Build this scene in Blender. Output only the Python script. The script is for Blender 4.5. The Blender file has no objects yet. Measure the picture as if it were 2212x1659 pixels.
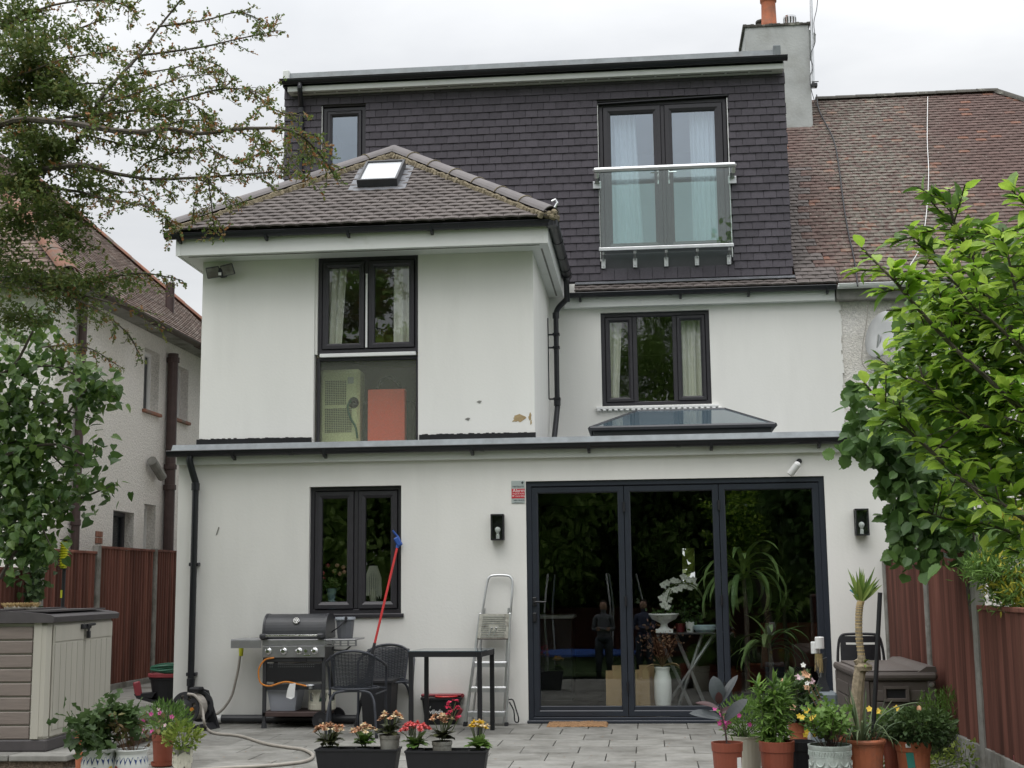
import bpy, math, random
import numpy as np
from mathutils import Vector, Matrix, Euler
random.seed(7); rng = np.random.default_rng(7)
R = math.radians; PI = math.pi
sc = bpy.context.scene
# ---------------------------------------------------------------- camera
F, YAW, PIT, ROLL = 2900., .098, .149, .0108
CAM = Vector((0., -13.75, 1.367))
_cy, _sy, _cp, _sp = math.cos(YAW), math.sin(YAW), math.cos(PIT), math.sin(PIT)
FW = Vector((-_sy*_cp, _cy*_cp, _sp)); _r = Vector((_cy, _sy, 0.)); _u = _r.cross(FW)
RT = _r*math.cos(ROLL) - _u*math.sin(ROLL); UP = _u*math.cos(ROLL) + _r*math.sin(ROLL)
cd = bpy.data.cameras.new('camera'); cam = bpy.data.objects.new('camera', cd); sc.collection.objects.link(cam)
cam.matrix_world = Matrix(((RT.x, UP.x, -FW.x, CAM.x), (RT.y, UP.y, -FW.y, CAM.y), (RT.z, UP.z, -FW.z, CAM.z), (0, 0, 0, 1)))
cd.sensor_width = 36; cd.lens = 36*F/2212; cd.clip_end = 2000; cd.clip_start = .1
sc.camera = cam
def ray(x, y): return FW + RT*((x-1106)/F) - UP*((y-829.5)/F)
def P(x, y, X=None, Y=None, Z=None):
    d = ray(x, y)
    k, v = (0, X) if X is not None else (1, Y) if Y is not None else (2, Z)
    return CAM + d*((v-CAM[k])/d[k])
def PP(x, y, pt, n):
    d = ray(x, y); return CAM + d*((Vector(pt)-CAM).dot(n)/d.dot(n))
# ---------------------------------------------------------------- world, sun, exposure
SUN_EL, SUN_AZ = R(62), R(205)
w = bpy.data.worlds.new('World'); sc.world = w; w.use_nodes = True
nt = w.node_tree; nt.nodes.clear(); N = nt.nodes.new; K = nt.links.new
out = N('ShaderNodeOutputWorld'); bg = N('ShaderNodeBackground'); bg.inputs[1].default_value = .112
sky = N('ShaderNodeTexSky'); sky.sky_type = 'NISHITA'; sky.sun_disc = False; sky.sun_elevation = SUN_EL; sky.sun_rotation = SUN_AZ
tc = N('ShaderNodeTexCoord'); sep = N('ShaderNodeSeparateXYZ'); K(tc.outputs['Generated'], sep.inputs[0])
# an overcast layer: pale cloud, a little brighter overhead, with soft banks in it
mp = N('ShaderNodeMapping'); mp.inputs['Scale'].default_value = (1.6, 1.6, 4.5); mp.inputs['Location'].default_value = (.35, .2, .1); K(tc.outputs['Generated'], mp.inputs[0])
n1 = N('ShaderNodeTexNoise'); n1.inputs['Scale'].default_value = 1.7; n1.inputs['Detail'].default_value = 6; n1.inputs['Roughness'].default_value = .5; n1.inputs['Distortion'].default_value = .3
K(mp.outputs[0], n1.inputs[0])
rp = N('ShaderNodeValToRGB'); e = rp.color_ramp.elements
e[0].position = .32; e[0].color = (5.85, 6.0, 6.22, 1); e[1].position = .72; e[1].color = (8.5, 8.55, 8.55, 1)
K(n1.outputs[0], rp.inputs[0])
mr = N('ShaderNodeMapRange'); mr.interpolation_type = 'SMOOTHSTEP'; K(sep.outputs[2], mr.inputs[0]); mr.inputs[1].default_value = .2; mr.inputs[2].default_value = 1; mr.inputs[3].default_value = .76; mr.inputs[4].default_value = 2.3
mu = N('ShaderNodeVectorMath'); mu.operation = 'SCALE'; K(rp.outputs[0], mu.inputs[0]); K(mr.outputs[0], mu.inputs[3])
mx = N('ShaderNodeMix'); mx.data_type = 'RGBA'; mx.inputs[0].default_value = .94; K(sky.outputs[0], mx.inputs[6]); K(mu.outputs[0], mx.inputs[7])
K(mx.outputs[2], bg.inputs[0]); K(bg.outputs[0], out.inputs[0])
sl = bpy.data.lights.new('sun', 'SUN'); sl.energy = .9; sl.angle = R(40); sl.color = (1, .975, .94)
so = bpy.data.objects.new('sun', sl); sc.collection.objects.link(so); so.location = (-5, -20, 30)
_d = Vector((math.sin(SUN_AZ)*math.cos(SUN_EL), math.cos(SUN_AZ)*math.cos(SUN_EL), math.sin(SUN_EL)))
so.rotation_euler = _d.to_track_quat('Z', 'Y').to_euler()
sc.view_settings.view_transform = 'Standard'; sc.view_settings.look = 'None'; sc.view_settings.exposure = .37; sc.view_settings.gamma = 1
sc.view_settings.use_curve_mapping = False
try:
    sc.cycles.use_denoising = True; sc.cycles.denoiser = 'OPENIMAGEDENOISE'
except Exception: pass
sc.cycles.max_bounces = 8; sc.cycles.transparent_max_bounces = 16; sc.cycles.caustics_reflective = False; sc.cycles.caustics_refractive = False
# ---------------------------------------------------------------- helpers
C = sc.collection
class MB:
    """collects boxes, tubes, lathes and leaves, then links them as one mesh object"""
    def __init__(s): s.v = []; s.f = []; s.r = []
    def add(s, vs, fs, rn=.5):
        o = len(s.v); s.v += [tuple(q) for q in vs]; s.f += [tuple(i+o for i in f) for f in fs]; s.r += [rn]*len(fs); return s
    def box(s, x0, x1, y0, y1, z0, z1, rn=.5, M=None):
        vs = [Vector((x, y, z)) for z in (z0, z1) for y in (y0, y1) for x in (x0, x1)]
        if M is not None: vs = [M @ q for q in vs]
        return s.add(vs, [(0, 2, 3, 1), (4, 5, 7, 6), (0, 1, 5, 4), (2, 6, 7, 3), (0, 4, 6, 2), (1, 3, 7, 5)], rn)
    def bbox(s, x0, x1, y0, y1, z0, z1, b=.01, rn=.5, M=None):
        """box with chamfered vertical and top/bottom edges"""
        b = min(b, (x1-x0)*.45, (y1-y0)*.45, (z1-z0)*.45)
        def ring(i, z): return [(x0+i, y0+b, z), (x0+b, y0+i, z), (x1-b, y0+i, z), (x1-i, y0+b, z), (x1-i, y1-b, z), (x1-b, y1-i, z), (x0+b, y1-i, z), (x0+i, y1-b, z)]
        rs = [ring(b*.6, z0), ring(0, z0+b), ring(0, z1-b), ring(b*.6, z1)]
        # keep corner points ordered at inset rings
        vs = [Vector(q) for r_ in rs for q in r_]
        if M is not None: vs = [M @ q for q in vs]
        fs = [tuple(range(7, -1, -1)), tuple(range(24, 32))]
        for k in range(3):
            for i in range(8): fs.append((k*8+i, k*8+(i+1) % 8, (k+1)*8+(i+1) % 8, (k+1)*8+i))
        return s.add(vs, fs, rn)
    def tube(s, pts, r, n=8, cap=True, rn=.5, closed=False):
        pts = [Vector(p) for p in pts]; m = len(pts)
        rs = r if isinstance(r, (list, tuple)) else [r]*m
        vs = []; a = None
        for i, p in enumerate(pts):
            t = (pts[(i+1) % m]-pts[i-1]) if closed else (pts[min(i+1, m-1)]-pts[max(i-1, 0)])
            if t.length < 1e-9: t = Vector((0, 0, 1))
            t.normalize()
            if a is None: a = t.orthogonal().normalized()
            a = (a - t*a.dot(t))
            a = a.normalized() if a.length > 1e-6 else t.orthogonal().normalized()
            b = t.cross(a)
            for k in range(n): vs.append(p + (a*math.cos(2*PI*k/n)+b*math.sin(2*PI*k/n))*rs[i])
        fs = []
        for i in range(m if closed else m-1):
            j = (i+1) % m
            for k in range(n): fs.append((i*n+k, i*n+(k+1) % n, j*n+(k+1) % n, j*n+k))
        if cap and not closed: fs += [tuple(range(n-1, -1, -1)), tuple((m-1)*n+k for k in range(n))]
        return s.add(vs, fs, rn)
    def lathe(s, prof, n=20, c=(0, 0, 0), rn=.5, M=None, wob=None):
        vs = []
        for r_, z in prof:
            for k in range(n):
                a = 2*PI*k/n; rr = r_*(wob(a, z) if wob else 1)
                q = Vector((rr*math.cos(a), rr*math.sin(a), z)); q = M @ q if M is not None else q
                vs.append(q+Vector(c))
        fs = []
        for i in range(len(prof)-1):
            for k in range(n): fs.append((i*n+k, i*n+(k+1) % n, (i+1)*n+(k+1) % n, (i+1)*n+k))
        if prof[0][0] > 1e-6: fs.append(tuple(range(n-1, -1, -1)))
        if prof[-1][0] > 1e-6: fs.append(tuple((len(prof)-1)*n+k for k in range(n)))
        return s.add(vs, fs, rn)
    def prism(s, poly, d, rn=.5):
        """extrude a polygon (3-D points) along vector d"""
        p = [Vector(q) for q in poly]; n = len(p); d = Vector(d)
        return s.add(p+[q+d for q in p], [tuple(range(n-1, -1, -1)), tuple(range(n, 2*n))]+[(i, (i+1) % n, n+(i+1) % n, n+i) for i in range(n)], rn)
    def ringrect(s, x0, x1, z0, z1, prof, rn=.5):
        """mitred rectangular frame, prof = closed list of (inset, y)"""
        n = len(prof); vs = []
        for sx, sz in ((0, 0), (1, 0), (1, 1), (0, 1)):
            for o, y in prof: vs.append(((x1-o) if sx else (x0+o), y, (z1-o) if sz else (z0+o)))
        fs = []
        for c_ in range(4):
            d_ = (c_+1) % 4
            for k in range(n): fs.append((c_*n+k, d_*n+k, d_*n+(k+1) % n, c_*n+(k+1) % n))
        return s.add(vs, fs, rn)
    def blade(s, base, d, up, L, W, droop=.3, fold=.15, n=4, rn=.5, prof=None):
        """one leaf: starts at base, heads along d, bends down by droop, folded along its midrib"""
        base = Vector(base); d = Vector(d).normalized(); up = Vector(up)
        side = d.cross(up); side = side.normalized() if side.length > 1e-5 else d.orthogonal().normalized(); up = side.cross(d)
        vs = []; fs = []
        p = base.copy(); ang = 0
        for i in range(n+1):
            t = i/n
            wdt = (prof(t) if prof else math.sin(PI*min(1, t*.93+.07))**.8*(1-.25*t))*W*.5
            if i == n: wdt = 0
            dd = d*math.cos(ang)-up*math.sin(ang); uu = up*math.cos(ang)+d*math.sin(ang)
            vs += [p-side*wdt+uu*wdt*fold, p, p+side*wdt+uu*wdt*fold]
            p = p+dd*(L/n); ang += droop/n*2
        for i in range(n):
            a = i*3; fs += [(a, a+1, a+4, a+3), (a+1, a+2, a+5, a+4)]
        return s.add(vs, fs, rn)
    def build(s, name, mat, parent=None, smooth=False, stuff=False, loc=None, rot=None):
        me = bpy.data.meshes.new(name); me.from_pydata(s.v, [], s.f)
        at = me.attributes.new('rnd', 'FLOAT', 'FACE'); at.data.foreach_set('value', s.r)
        me.materials.append(mat)
        if smooth: me.polygons.foreach_set('use_smooth', [True]*len(me.polygons))
        return link(name, me, parent, stuff, loc, rot)
def link(name, data, parent=None, stuff=False, loc=None, rot=None, scale=None):
    o = bpy.data.objects.new(name, data); C.objects.link(o)
    if parent is not None: o.parent = parent
    if stuff: o['kind'] = 'stuff'
    if loc is not None: o.location = loc
    if rot is not None: o.rotation_euler = rot
    if scale is not None: o.scale = scale
    return o
def tag(o, label, cat, group=None):
    o['label'] = label; o['category'] = cat
    if group: o['group'] = group
    return o
def thing(name, label, cat, loc=(0, 0, 0), rz=0, group=None):
    o = link(name, None, loc=loc, rot=(0, 0, rz)); o.empty_display_size = .1
    return tag(o, label, cat, group)
def struct(o): o['kind'] = 'structure'; return o
def kids(o, _c={}): return [c for c in bpy.data.objects if c.parent == o]
def copy_tree(o, parent=None, label=None, loc=None, rz=None):
    c = o.copy(); C.objects.link(c); c.parent = parent
    if label: c['label'] = label
    if loc is not None: c.location = loc
    if rz is not None: c.rotation_euler = (0, 0, rz)
    for ch in kids(o): copy_tree(ch, c)
    return c
def wall(xs, zs, y0, y1, holes=(), M=None, rn=.5):
    """a wall slab in X-Z between y0 (outside) and y1, with clean rectangular holes"""
    xs = sorted(set([*xs]+[h[0] for h in holes]+[h[1] for h in holes])); zs = sorted(set([*zs]+[h[2] for h in holes]+[h[3] for h in holes]))
    def solid(i, j):
        if not (0 <= i < len(xs)-1 and 0 <= j < len(zs)-1): return False
        cx, cz = (xs[i]+xs[i+1])/2, (zs[j]+zs[j+1])/2
        return not any(h[0] < cx < h[1] and h[2] < cz < h[3] for h in holes)
    mb = MB(); idx = {}; vs = []; fs = []
    def V(i, j, k):
        if (i, j, k) not in idx:
            idx[(i, j, k)] = len(vs); q = Vector((xs[i], (y0, y1)[k], zs[j])); vs.append(M @ q if M is not None else q)
        return idx[(i, j, k)]
    for i in range(len(xs)-1):
        for j in range(len(zs)-1):
            if not solid(i, j): continue
            fs.append((V(i, j, 0), V(i+1, j, 0), V(i+1, j+1, 0), V(i, j+1, 0)))
            fs.append((V(i, j, 1), V(i, j+1, 1), V(i+1, j+1, 1), V(i+1, j, 1)))
            if not solid(i-1, j): fs.append((V(i, j, 0), V(i, j+1, 0), V(i, j+1, 1), V(i, j, 1)))
            if not solid(i+1, j): fs.append((V(i+1, j, 0), V(i+1, j, 1), V(i+1, j+1, 1), V(i+1, j+1, 0)))
            if not solid(i, j-1): fs.append((V(i, j, 0), V(i, j, 1), V(i+1, j, 1), V(i+1, j, 0)))
            if not solid(i, j+1): fs.append((V(i, j+1, 0), V(i+1, j+1, 0), V(i+1, j+1, 1), V(i, j+1, 1)))
    return mb.add(vs, fs, rn)
def scatter(name, mat, pts, dirs, size, tmpl, tf, parent=None, rn=None, spread=.9, up=None, stuff=True):
    """many small leaves in one mesh: template verts (k,3) with x along the leaf, z its normal; random frames around dirs"""
    pts = np.asarray(pts, float); n = len(pts)
    if n == 0: return None
    d = np.asarray(dirs, float)+rng.normal(0, spread, (n, 3)); d /= np.linalg.norm(d, axis=1, keepdims=True)+1e-9
    u = (np.tile(np.array([0, 0, 1.]), (n, 1)) if up is None else np.tile(np.array(up, float), (n, 1)))+rng.normal(0, .55, (n, 3))
    s = np.cross(u, d); s /= np.linalg.norm(s, axis=1, keepdims=True)+1e-9; u = np.cross(d, s)
    t = np.asarray(tmpl, float); k = len(t)
    sz = np.asarray(size if np.ndim(size) else np.full(n, size))*rng.uniform(.65, 1.25, n)
    V = pts[:, None, :]+sz[:, None, None]*(t[None, :, 0:1]*d[:, None, :]+t[None, :, 1:2]*s[:, None, :]+t[None, :, 2:3]*u[:, None, :])
    me = bpy.data.meshes.new(name)
    fl = []
    for i in range(n):
        o = i*k
        for f in tf: fl.append([q+o for q in f])
    me.from_pydata(V.reshape(-1, 3).tolist(), [], fl)
    r_ = rng.uniform(0, 1, n) if rn is None else np.clip(np.asarray(rn)+rng.uniform(-.25, .25, n), 0, 1)
    at = me.attributes.new('rnd', 'FLOAT', 'FACE'); at.data.foreach_set('value', np.repeat(r_, len(tf)))
    me.materials.append(mat)
    return link(name, me, parent, stuff)
# leaf templates (x along, y across, z normal)
T_SMALL = [(0, 0, 0), (.35, .28, .06), (.6, .12, .03), (.75, .34, .08), (1, 0, 0), (.75, -.34, .08), (.6, -.12, .03), (.35, -.28, .06)]
F_SMALL = [(0, 1, 2, 4), (2, 3, 4), (0, 4, 6, 7), (4, 5, 6)]
T_OVAL = [(0, 0, 0), (.22, .2, .05), (.55, .28, .04), (1, 0, -.12), (.55, -.28, .04), (.22, -.2, .05), (.3, 0, -.02), (.6, 0, -.04)]
F_OVAL = [(0, 6, 1), (1, 6, 7, 2), (2, 7, 3), (0, 5, 6), (5, 4, 7, 6), (4, 3, 7)]
T_LANCE = [(0, 0, 0), (.3, .1, .03), (.65, .08, .0), (1, 0, -.1), (.65, -.08, 0), (.3, -.1, .03)]
F_LANCE = [(0, 5, 4, 3, 2, 1)]
T_HEART = [(0, 0, 0), (-.08, .3, .03), (.2, .45, .05), (.6, .3, 0), (1, 0, -.18), (.6, -.3, 0), (.2, -.45, .05), (-.08, -.3, .03), (.3, 0, -.05), (.62, 0, -.08)]
F_HEART = [(0, 8, 2, 1), (8, 9, 3, 2), (9, 4, 3), (0, 7, 6, 8), (8, 6, 5, 9), (9, 5, 4)]
_hz = [(0, 0), (-.06, .18), (.08, .36), (.16, .33), (.26, .44), (.38, .40), (.48, .45), (.6, .36), (.7, .34), (.78, .2), (.86, .16), (1, 0)]
T_HAZEL = [(x, y, .05*abs(y)*2-.1*x*x) for x, y in _hz]+[(x, -y, .05*abs(y)*2-.1*x*x) for x, y in _hz[1:-1]]
F_HAZEL = [tuple(range(0, 12)), tuple([0, 11]+list(range(21, 11, -1)))]
def curve_pts(pts, n):
    """smooth polyline through pts (Catmull-Rom), n segments per span"""
    p = [Vector(q) for q in pts]; p = [p[0]*2-p[1]]+p+[p[-1]*2-p[-2]]; o = []
    for i in range(1, len(p)-2):
        for k in range(n):
            t = k/n; a, b, c, d = p[i-1], p[i], p[i+1], p[i+2]
            o.append(.5*((2*b)+(c-a)*t+(2*a-5*b+4*c-d)*t*t+(3*b-3*c+d-a)*t**3))
    o.append(p[-2]); return o
# ---------------------------------------------------------------- materials
def mat(name, col, rough=.6, metal=0., var=.12, vs=3., bump=0., bs=80., spec=.5, rnd=0., col2=None, c2s=1.5, c2pos=(.5, .65), trans=0., streak=False, coat=0., detail=5, bdist=.01, voro=False, tcol=None):
    m = bpy.data.materials.new(name); m.use_nodes = True; nt = m.node_tree; nt.nodes.clear(); N = nt.nodes.new; K = nt.links.new
    o = N('ShaderNodeOutputMaterial'); b = N('ShaderNodeBsdfPrincipled'); g = N('ShaderNodeNewGeometry')
    b.inputs['Roughness'].default_value = rough; b.inputs['Metallic'].default_value = metal; b.inputs['Specular IOR Level'].default_value = spec; b.inputs['Coat Weight'].default_value = coat
    pos = g.outputs['Position']
    if streak:
        mp = N('ShaderNodeMapping'); mp.inputs['Scale'].default_value = (1, 1, .12) if streak is True else streak; K(pos, mp.inputs[0]); pos = mp.outputs[0]
    n = N('ShaderNodeTexNoise'); n.inputs['Scale'].default_value = vs; n.inputs['Detail'].default_value = detail; n.inputs['Roughness'].default_value = .6; K(pos, n.inputs[0])
    v = N('ShaderNodeMapRange'); K(n.outputs[0], v.inputs[0]); v.inputs[1].default_value = .25; v.inputs[2].default_value = .75; v.inputs[3].default_value = 1-var; v.inputs[4].default_value = 1+var
    val = v.outputs[0]
    if rnd:
        oi = N('ShaderNodeObjectInfo'); at = N('ShaderNodeAttribute'); at.attribute_name = 'rnd'
        ad = N('ShaderNodeMath'); ad.operation = 'ADD'; K(oi.outputs['Random'], ad.inputs[0]); K(at.outputs['Fac'], ad.inputs[1])
        md = N('ShaderNodeMath'); md.operation = 'FRACT'; K(ad.outputs[0], md.inputs[0])
        r2 = N('ShaderNodeMapRange'); K(md.outputs[0], r2.inputs[0]); r2.inputs[3].default_value = 1-rnd; r2.inputs[4].default_value = 1+rnd
        m2 = N('ShaderNodeMath'); m2.operation = 'MULTIPLY'; K(val, m2.inputs[0]); K(r2.outputs[0], m2.inputs[1]); val = m2.outputs[0]
    base = N('ShaderNodeRGB'); base.outputs[0].default_value = (*col, 1); cs = base.outputs[0]
    if col2 is not None:
        n2 = N('ShaderNodeTexNoise'); n2.inputs['Scale'].default_value = c2s; n2.inputs['Detail'].default_value = 7; n2.inputs['Roughness'].default_value = .65; K(g.outputs['Position'] if not streak else pos, n2.inputs[0])
        r3 = N('ShaderNodeMapRange'); K(n2.outputs[0], r3.inputs[0]); r3.inputs[1].default_value, r3.inputs[2].default_value = c2pos
        mx = N('ShaderNodeMix'); mx.data_type = 'RGBA'; K(r3.outputs[0], mx.inputs[0]); K(cs, mx.inputs[6]); mx.inputs[7].default_value = (*col2, 1); cs = mx.outputs[2]
    sm = N('ShaderNodeVectorMath'); sm.operation = 'SCALE'; K(cs, sm.inputs[0]); K(val, sm.inputs[3]); K(sm.outputs[0], b.inputs['Base Color'])
    if bump:
        bn = N('ShaderNodeTexVoronoi' if voro else 'ShaderNodeTexNoise'); bn.inputs['Scale'].default_value = bs
        if not voro: bn.inputs['Detail'].default_value = 4
        K(pos if streak and name != 'white_render' else g.outputs['Position'], bn.inputs[0]); bp = N('ShaderNodeBump'); bp.inputs['Strength'].default_value = bump; bp.inputs['Distance'].default_value = bdist
        K(bn.outputs[0], bp.inputs['Height']); K(bp.outputs[0], b.inputs['Normal'])
    sh = b.outputs[0]
    if trans:
        tr = N('ShaderNodeBsdfTranslucent'); K(sm.outputs[0], tr.inputs[0])
        if tcol:
            tm = N('ShaderNodeMix'); tm.data_type = 'RGBA'; tm.blend_type = 'MULTIPLY'; tm.inputs[0].default_value = 1; K(sm.outputs[0], tm.inputs[6]); tm.inputs[7].default_value = (*tcol, 1); K(tm.outputs[2], tr.inputs[0])
        ms = N('ShaderNodeMixShader'); ms.inputs[0].default_value = trans; K(sh, ms.inputs[1]); K(tr.outputs[0], ms.inputs[2]); sh = ms.outputs[0]
    K(sh, o.inputs[0]); m['b'] = 1
    return m
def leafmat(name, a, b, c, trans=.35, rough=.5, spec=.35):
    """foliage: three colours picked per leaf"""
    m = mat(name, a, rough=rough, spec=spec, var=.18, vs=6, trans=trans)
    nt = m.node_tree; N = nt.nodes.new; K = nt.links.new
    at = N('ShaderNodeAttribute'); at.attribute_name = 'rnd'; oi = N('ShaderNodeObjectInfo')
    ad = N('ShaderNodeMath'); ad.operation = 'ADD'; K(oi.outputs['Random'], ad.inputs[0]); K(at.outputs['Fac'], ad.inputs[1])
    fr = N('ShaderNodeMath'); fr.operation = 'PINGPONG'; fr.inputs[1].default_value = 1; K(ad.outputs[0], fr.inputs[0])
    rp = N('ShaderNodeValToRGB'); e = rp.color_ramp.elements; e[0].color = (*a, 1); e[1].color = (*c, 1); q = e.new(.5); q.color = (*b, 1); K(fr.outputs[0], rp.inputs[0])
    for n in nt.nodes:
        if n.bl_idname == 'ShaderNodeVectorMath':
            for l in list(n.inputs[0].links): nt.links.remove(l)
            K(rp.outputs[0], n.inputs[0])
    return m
def glass(name, tint=(.95, .97, .96), ior=1.6, rough=0., bump=0., bs=40., gcol=(1, 1, 1)):
    m = bpy.data.materials.new(name); m.use_nodes = True; nt = m.node_tree; nt.nodes.clear(); N = nt.nodes.new; K = nt.links.new
    o = N('ShaderNodeOutputMaterial'); t = N('ShaderNodeBsdfTransparent'); t.inputs[0].default_value = (*tint, 1); g = N('ShaderNodeBsdfGlossy'); g.inputs['Roughness'].default_value = rough; g.inputs[0].default_value = (*gcol, 1)
    lw = N('ShaderNodeLayerWeight'); lw.inputs[0].default_value = .5; pw = N('ShaderNodeMath'); pw.operation = 'POWER'; K(lw.outputs['Facing'], pw.inputs[0]); pw.inputs[1].default_value = 5
    f = N('ShaderNodeMapRange'); K(pw.outputs[0], f.inputs[0]); f.inputs[3].default_value = ((ior-1)/(ior+1))**2; ms = N('ShaderNodeMixShader'); K(f.outputs[0], ms.inputs[0]); K(t.outputs[0], ms.inputs[1]); K(g.outputs[0], ms.inputs[2]); K(ms.outputs[0], o.inputs[0])
    if bump:
        ge = N('ShaderNodeNewGeometry'); n = N('ShaderNodeTexNoise'); n.inputs['Scale'].default_value = bs; K(ge.outputs['Position'], n.inputs[0]); b = N('ShaderNodeBump'); b.inputs['Strength'].default_value = bump; b.inputs['Distance'].default_value = .02; K(n.outputs[0], b.inputs['Height']); K(b.outputs[0], g.inputs['Normal'])
    return m
M = {}
M['render'] = mat('white_render', (.80, .79, .755), rough=.85, var=.035, vs=1.2, bump=.2, bs=35, col2=(.74, .73, .695), c2s=1.6, c2pos=(.5, .85), bdist=.006, spec=.2, streak=(1.5, 1.5, .3))
M['fascia'] = mat('white_upvc', (.74, .75, .73), rough=.35, var=.03, vs=4, col2=(.6, .6, .55), c2s=2.5, c2pos=(.6, .85))
M['pebble'] = mat('pebbledash', (.76, .73, .69), rough=.95, var=.22, vs=34, bump=.7, bs=48, voro=True, bdist=.012, col2=(.6, .57, .51), c2s=.8, c2pos=(.5, .8), spec=.1)
M['pvc'] = mat('dark_upvc_frame', (.032, .030, .036), rough=.42, var=.15, vs=15, bump=.1, bs=200, bdist=.002)
M['alu'] = mat('dark_blue_grey_aluminium', (.022, .027, .038), rough=.38, var=.08, vs=8)
M['gutter'] = mat('black_plastic', (.012, .013, .017), rough=.35, var=.25, vs=5)
M['fibre'] = mat('grey_roof_edge_trim', (.17, .19, .2), rough=.55, var=.3, vs=7, col2=(.2, .2, .2), c2s=4, c2pos=(.55, .75))
M['lead'] = mat('lead_flashing', (.16, .165, .18), rough=.5, var=.3, vs=6, metal=.2, bump=.3, bs=12)
M['slate'] = mat('dark_hanging_tile', (.078, .070, .083), rough=.75, var=.16, vs=40, rnd=.14, bump=.3, bs=160, bdist=.003, spec=.3)
M['tile'] = mat('grey_brown_roof_tile', (.125, .108, .102), rough=.8, var=.2, vs=12, rnd=.16, bump=.3, bs=120, bdist=.004, spec=.25)
M['ridge'] = mat('smooth_grey_ridge_tile', (.17, .155, .155), rough=.8, var=.12, vs=6, rnd=.08, bump=.15, bs=140, bdist=.003)
M['mortar'] = mat('sandy_mortar', (.24, .20, .135), rough=.95, var=.35, vs=22, bump=.8, bs=50, bdist=.02)
M['redridge'] = mat('red_ridge_tile', (.25, .115, .075), rough=.85, var=.3, vs=6, rnd=.2, col2=(.14, .12, .1), c2s=3, c2pos=(.5, .62))
M['stone_dark'] = mat('lichened_ridge', (.07, .065, .055), rough=.9, var=.4, vs=14, col2=(.25, .25, .21), c2s=6, c2pos=(.55, .68))
M['chimney'] = mat('grey_cement_render', (.42, .43, .42), rough=.9, var=.12, vs=3, bump=.4, bs=25, col2=(.3, .3, .28), c2s=1.6, c2pos=(.5, .75))
M['terra'] = mat('terracotta', (.42, .13, .06), rough=.75, var=.18, vs=9, bump=.2, bs=60, col2=(.3, .12, .07), c2s=5)
M['terra2'] = mat('red_brown_plastic_pot', (.24, .062, .035), rough=.5, var=.12, vs=9)
M['soil'] = mat('dark_soil', (.03, .022, .016), rough=1, var=.5, vs=60, bump=1, bs=90, bdist=.02)
M['metal'] = mat('brushed_aluminium', (.62, .63, .64), rough=.33, metal=.85, var=.12, vs=12)
M['chrome'] = mat('polished_steel', (.75, .75, .76), rough=.14, metal=1, var=.05)
M['steel'] = mat('stainless_front', (.34, .34, .35), rough=.4, metal=.7, var=.12, vs=10)
M['black'] = mat('black_paint', (.014, .014, .017), rough=.4, var=.2, vs=10)
M['blackp'] = mat('black_rubbery_plastic', (.012, .012, .015), rough=.6, var=.2, vs=20)
M['charcoal'] = mat('charcoal_enamel', (.04, .041, .046), rough=.42, var=.18, vs=7)
M['wicker'] = mat('dark_blue_grey_wicker', (.035, .039, .05), rough=.45, var=.25, vs=30)
M['whitep'] = mat('white_plastic', (.75, .75, .74), rough=.4, var=.04)
M['white'] = mat('white_paint', (.8, .8, .79), rough=.5, var=.05)
M['fence'] = mat('red_brown_fence_board', (.135, .055, .041), rough=.85, var=.5, vs=9, rnd=.34, streak=(1, 1, .08), bump=.4, bs=40, col2=(.22, .10, .07), c2s=3, c2pos=(.55, .75), spec=.2)
M['concrete'] = mat('weathered_concrete', (.24, .235, .215), rough=.9, var=.25, vs=8, bump=.4, bs=50, bdist=.006, col2=(.13, .12, .1), c2s=3)
M['slab'] = mat('grey_paving_slab', (.235, .23, .212), rough=.85, var=.2, vs=7, rnd=.12, bump=.4, bs=90, bdist=.004, col2=(.13, .125, .11), c2s=2.6, c2pos=(.45, .72), spec=.25)
M['joint'] = mat('dark_joint_sand', (.07, .065, .055), rough=1, var=.4, vs=30)
M['earth'] = mat('brown_earth', (.16, .12, .09), rough=1, var=.5, vs=25, bump=1, bs=40, bdist=.03)
M['lawn'] = mat('lawn_green', (.05, .085, .025), rough=.95, var=.4, vs=9, bump=.8, bs=60)
M['coir'] = mat('coir_mat', (.33, .19, .095), rough=1, var=.25, vs=50, bump=1, bs=180, bdist=.01)
M['beige'] = mat('beige_plastic', (.43, .41, .355), rough=.55, var=.06, vs=9, streak=(1, 1, .1), bump=.25, bs=30, bdist=.004)
M['taupe'] = mat('taupe_wood_effect_plastic', (.20, .165, .145), rough=.6, var=.16, vs=14, streak=(.3, .3, 3), bump=.35, bs=30, bdist=.004)
M['lid'] = mat('grey_brown_lid', (.065, .058, .06), rough=.6, var=.15, vs=12)
M['boxbrown'] = mat('brown_resin', (.115, .097, .087), rough=.6, var=.12, vs=8)
M['red'] = mat('red_plastic', (.55, .03, .03), rough=.4, var=.08)
M['maroon'] = mat('dull_red_plastic', (.26, .04, .05), rough=.5, var=.1)
M['blue'] = mat('blue_plastic', (.03, .09, .35), rough=.4, var=.1)
M['orange'] = mat('orange_rubber_hose', (.62, .22, .03), rough=.5, var=.1)
M['hose'] = mat('grey_garden_hose', (.36, .33, .29), rough=.5, var=.15, vs=12)
M['greenhose'] = mat('green_hose', (.02, .12, .07), rough=.45, var=.2)
M['yellow'] = mat('yellow_plastic', (.6, .6, .03), rough=.5, var=.1)
M['cream'] = mat('cream_enamel', (.62, .6, .5), rough=.45, var=.06)
M['bark'] = mat('grey_brown_bark', (.09, .075, .06), rough=.95, var=.4, vs=20, bump=.8, bs=60, bdist=.01)
M['stem'] = mat('green_stem', (.10, .13, .05), rough=.7, var=.2)
M['curtain'] = mat('pale_curtain_cloth', (.78, .76, .68), rough=.9, var=.06, vs=4)
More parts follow.
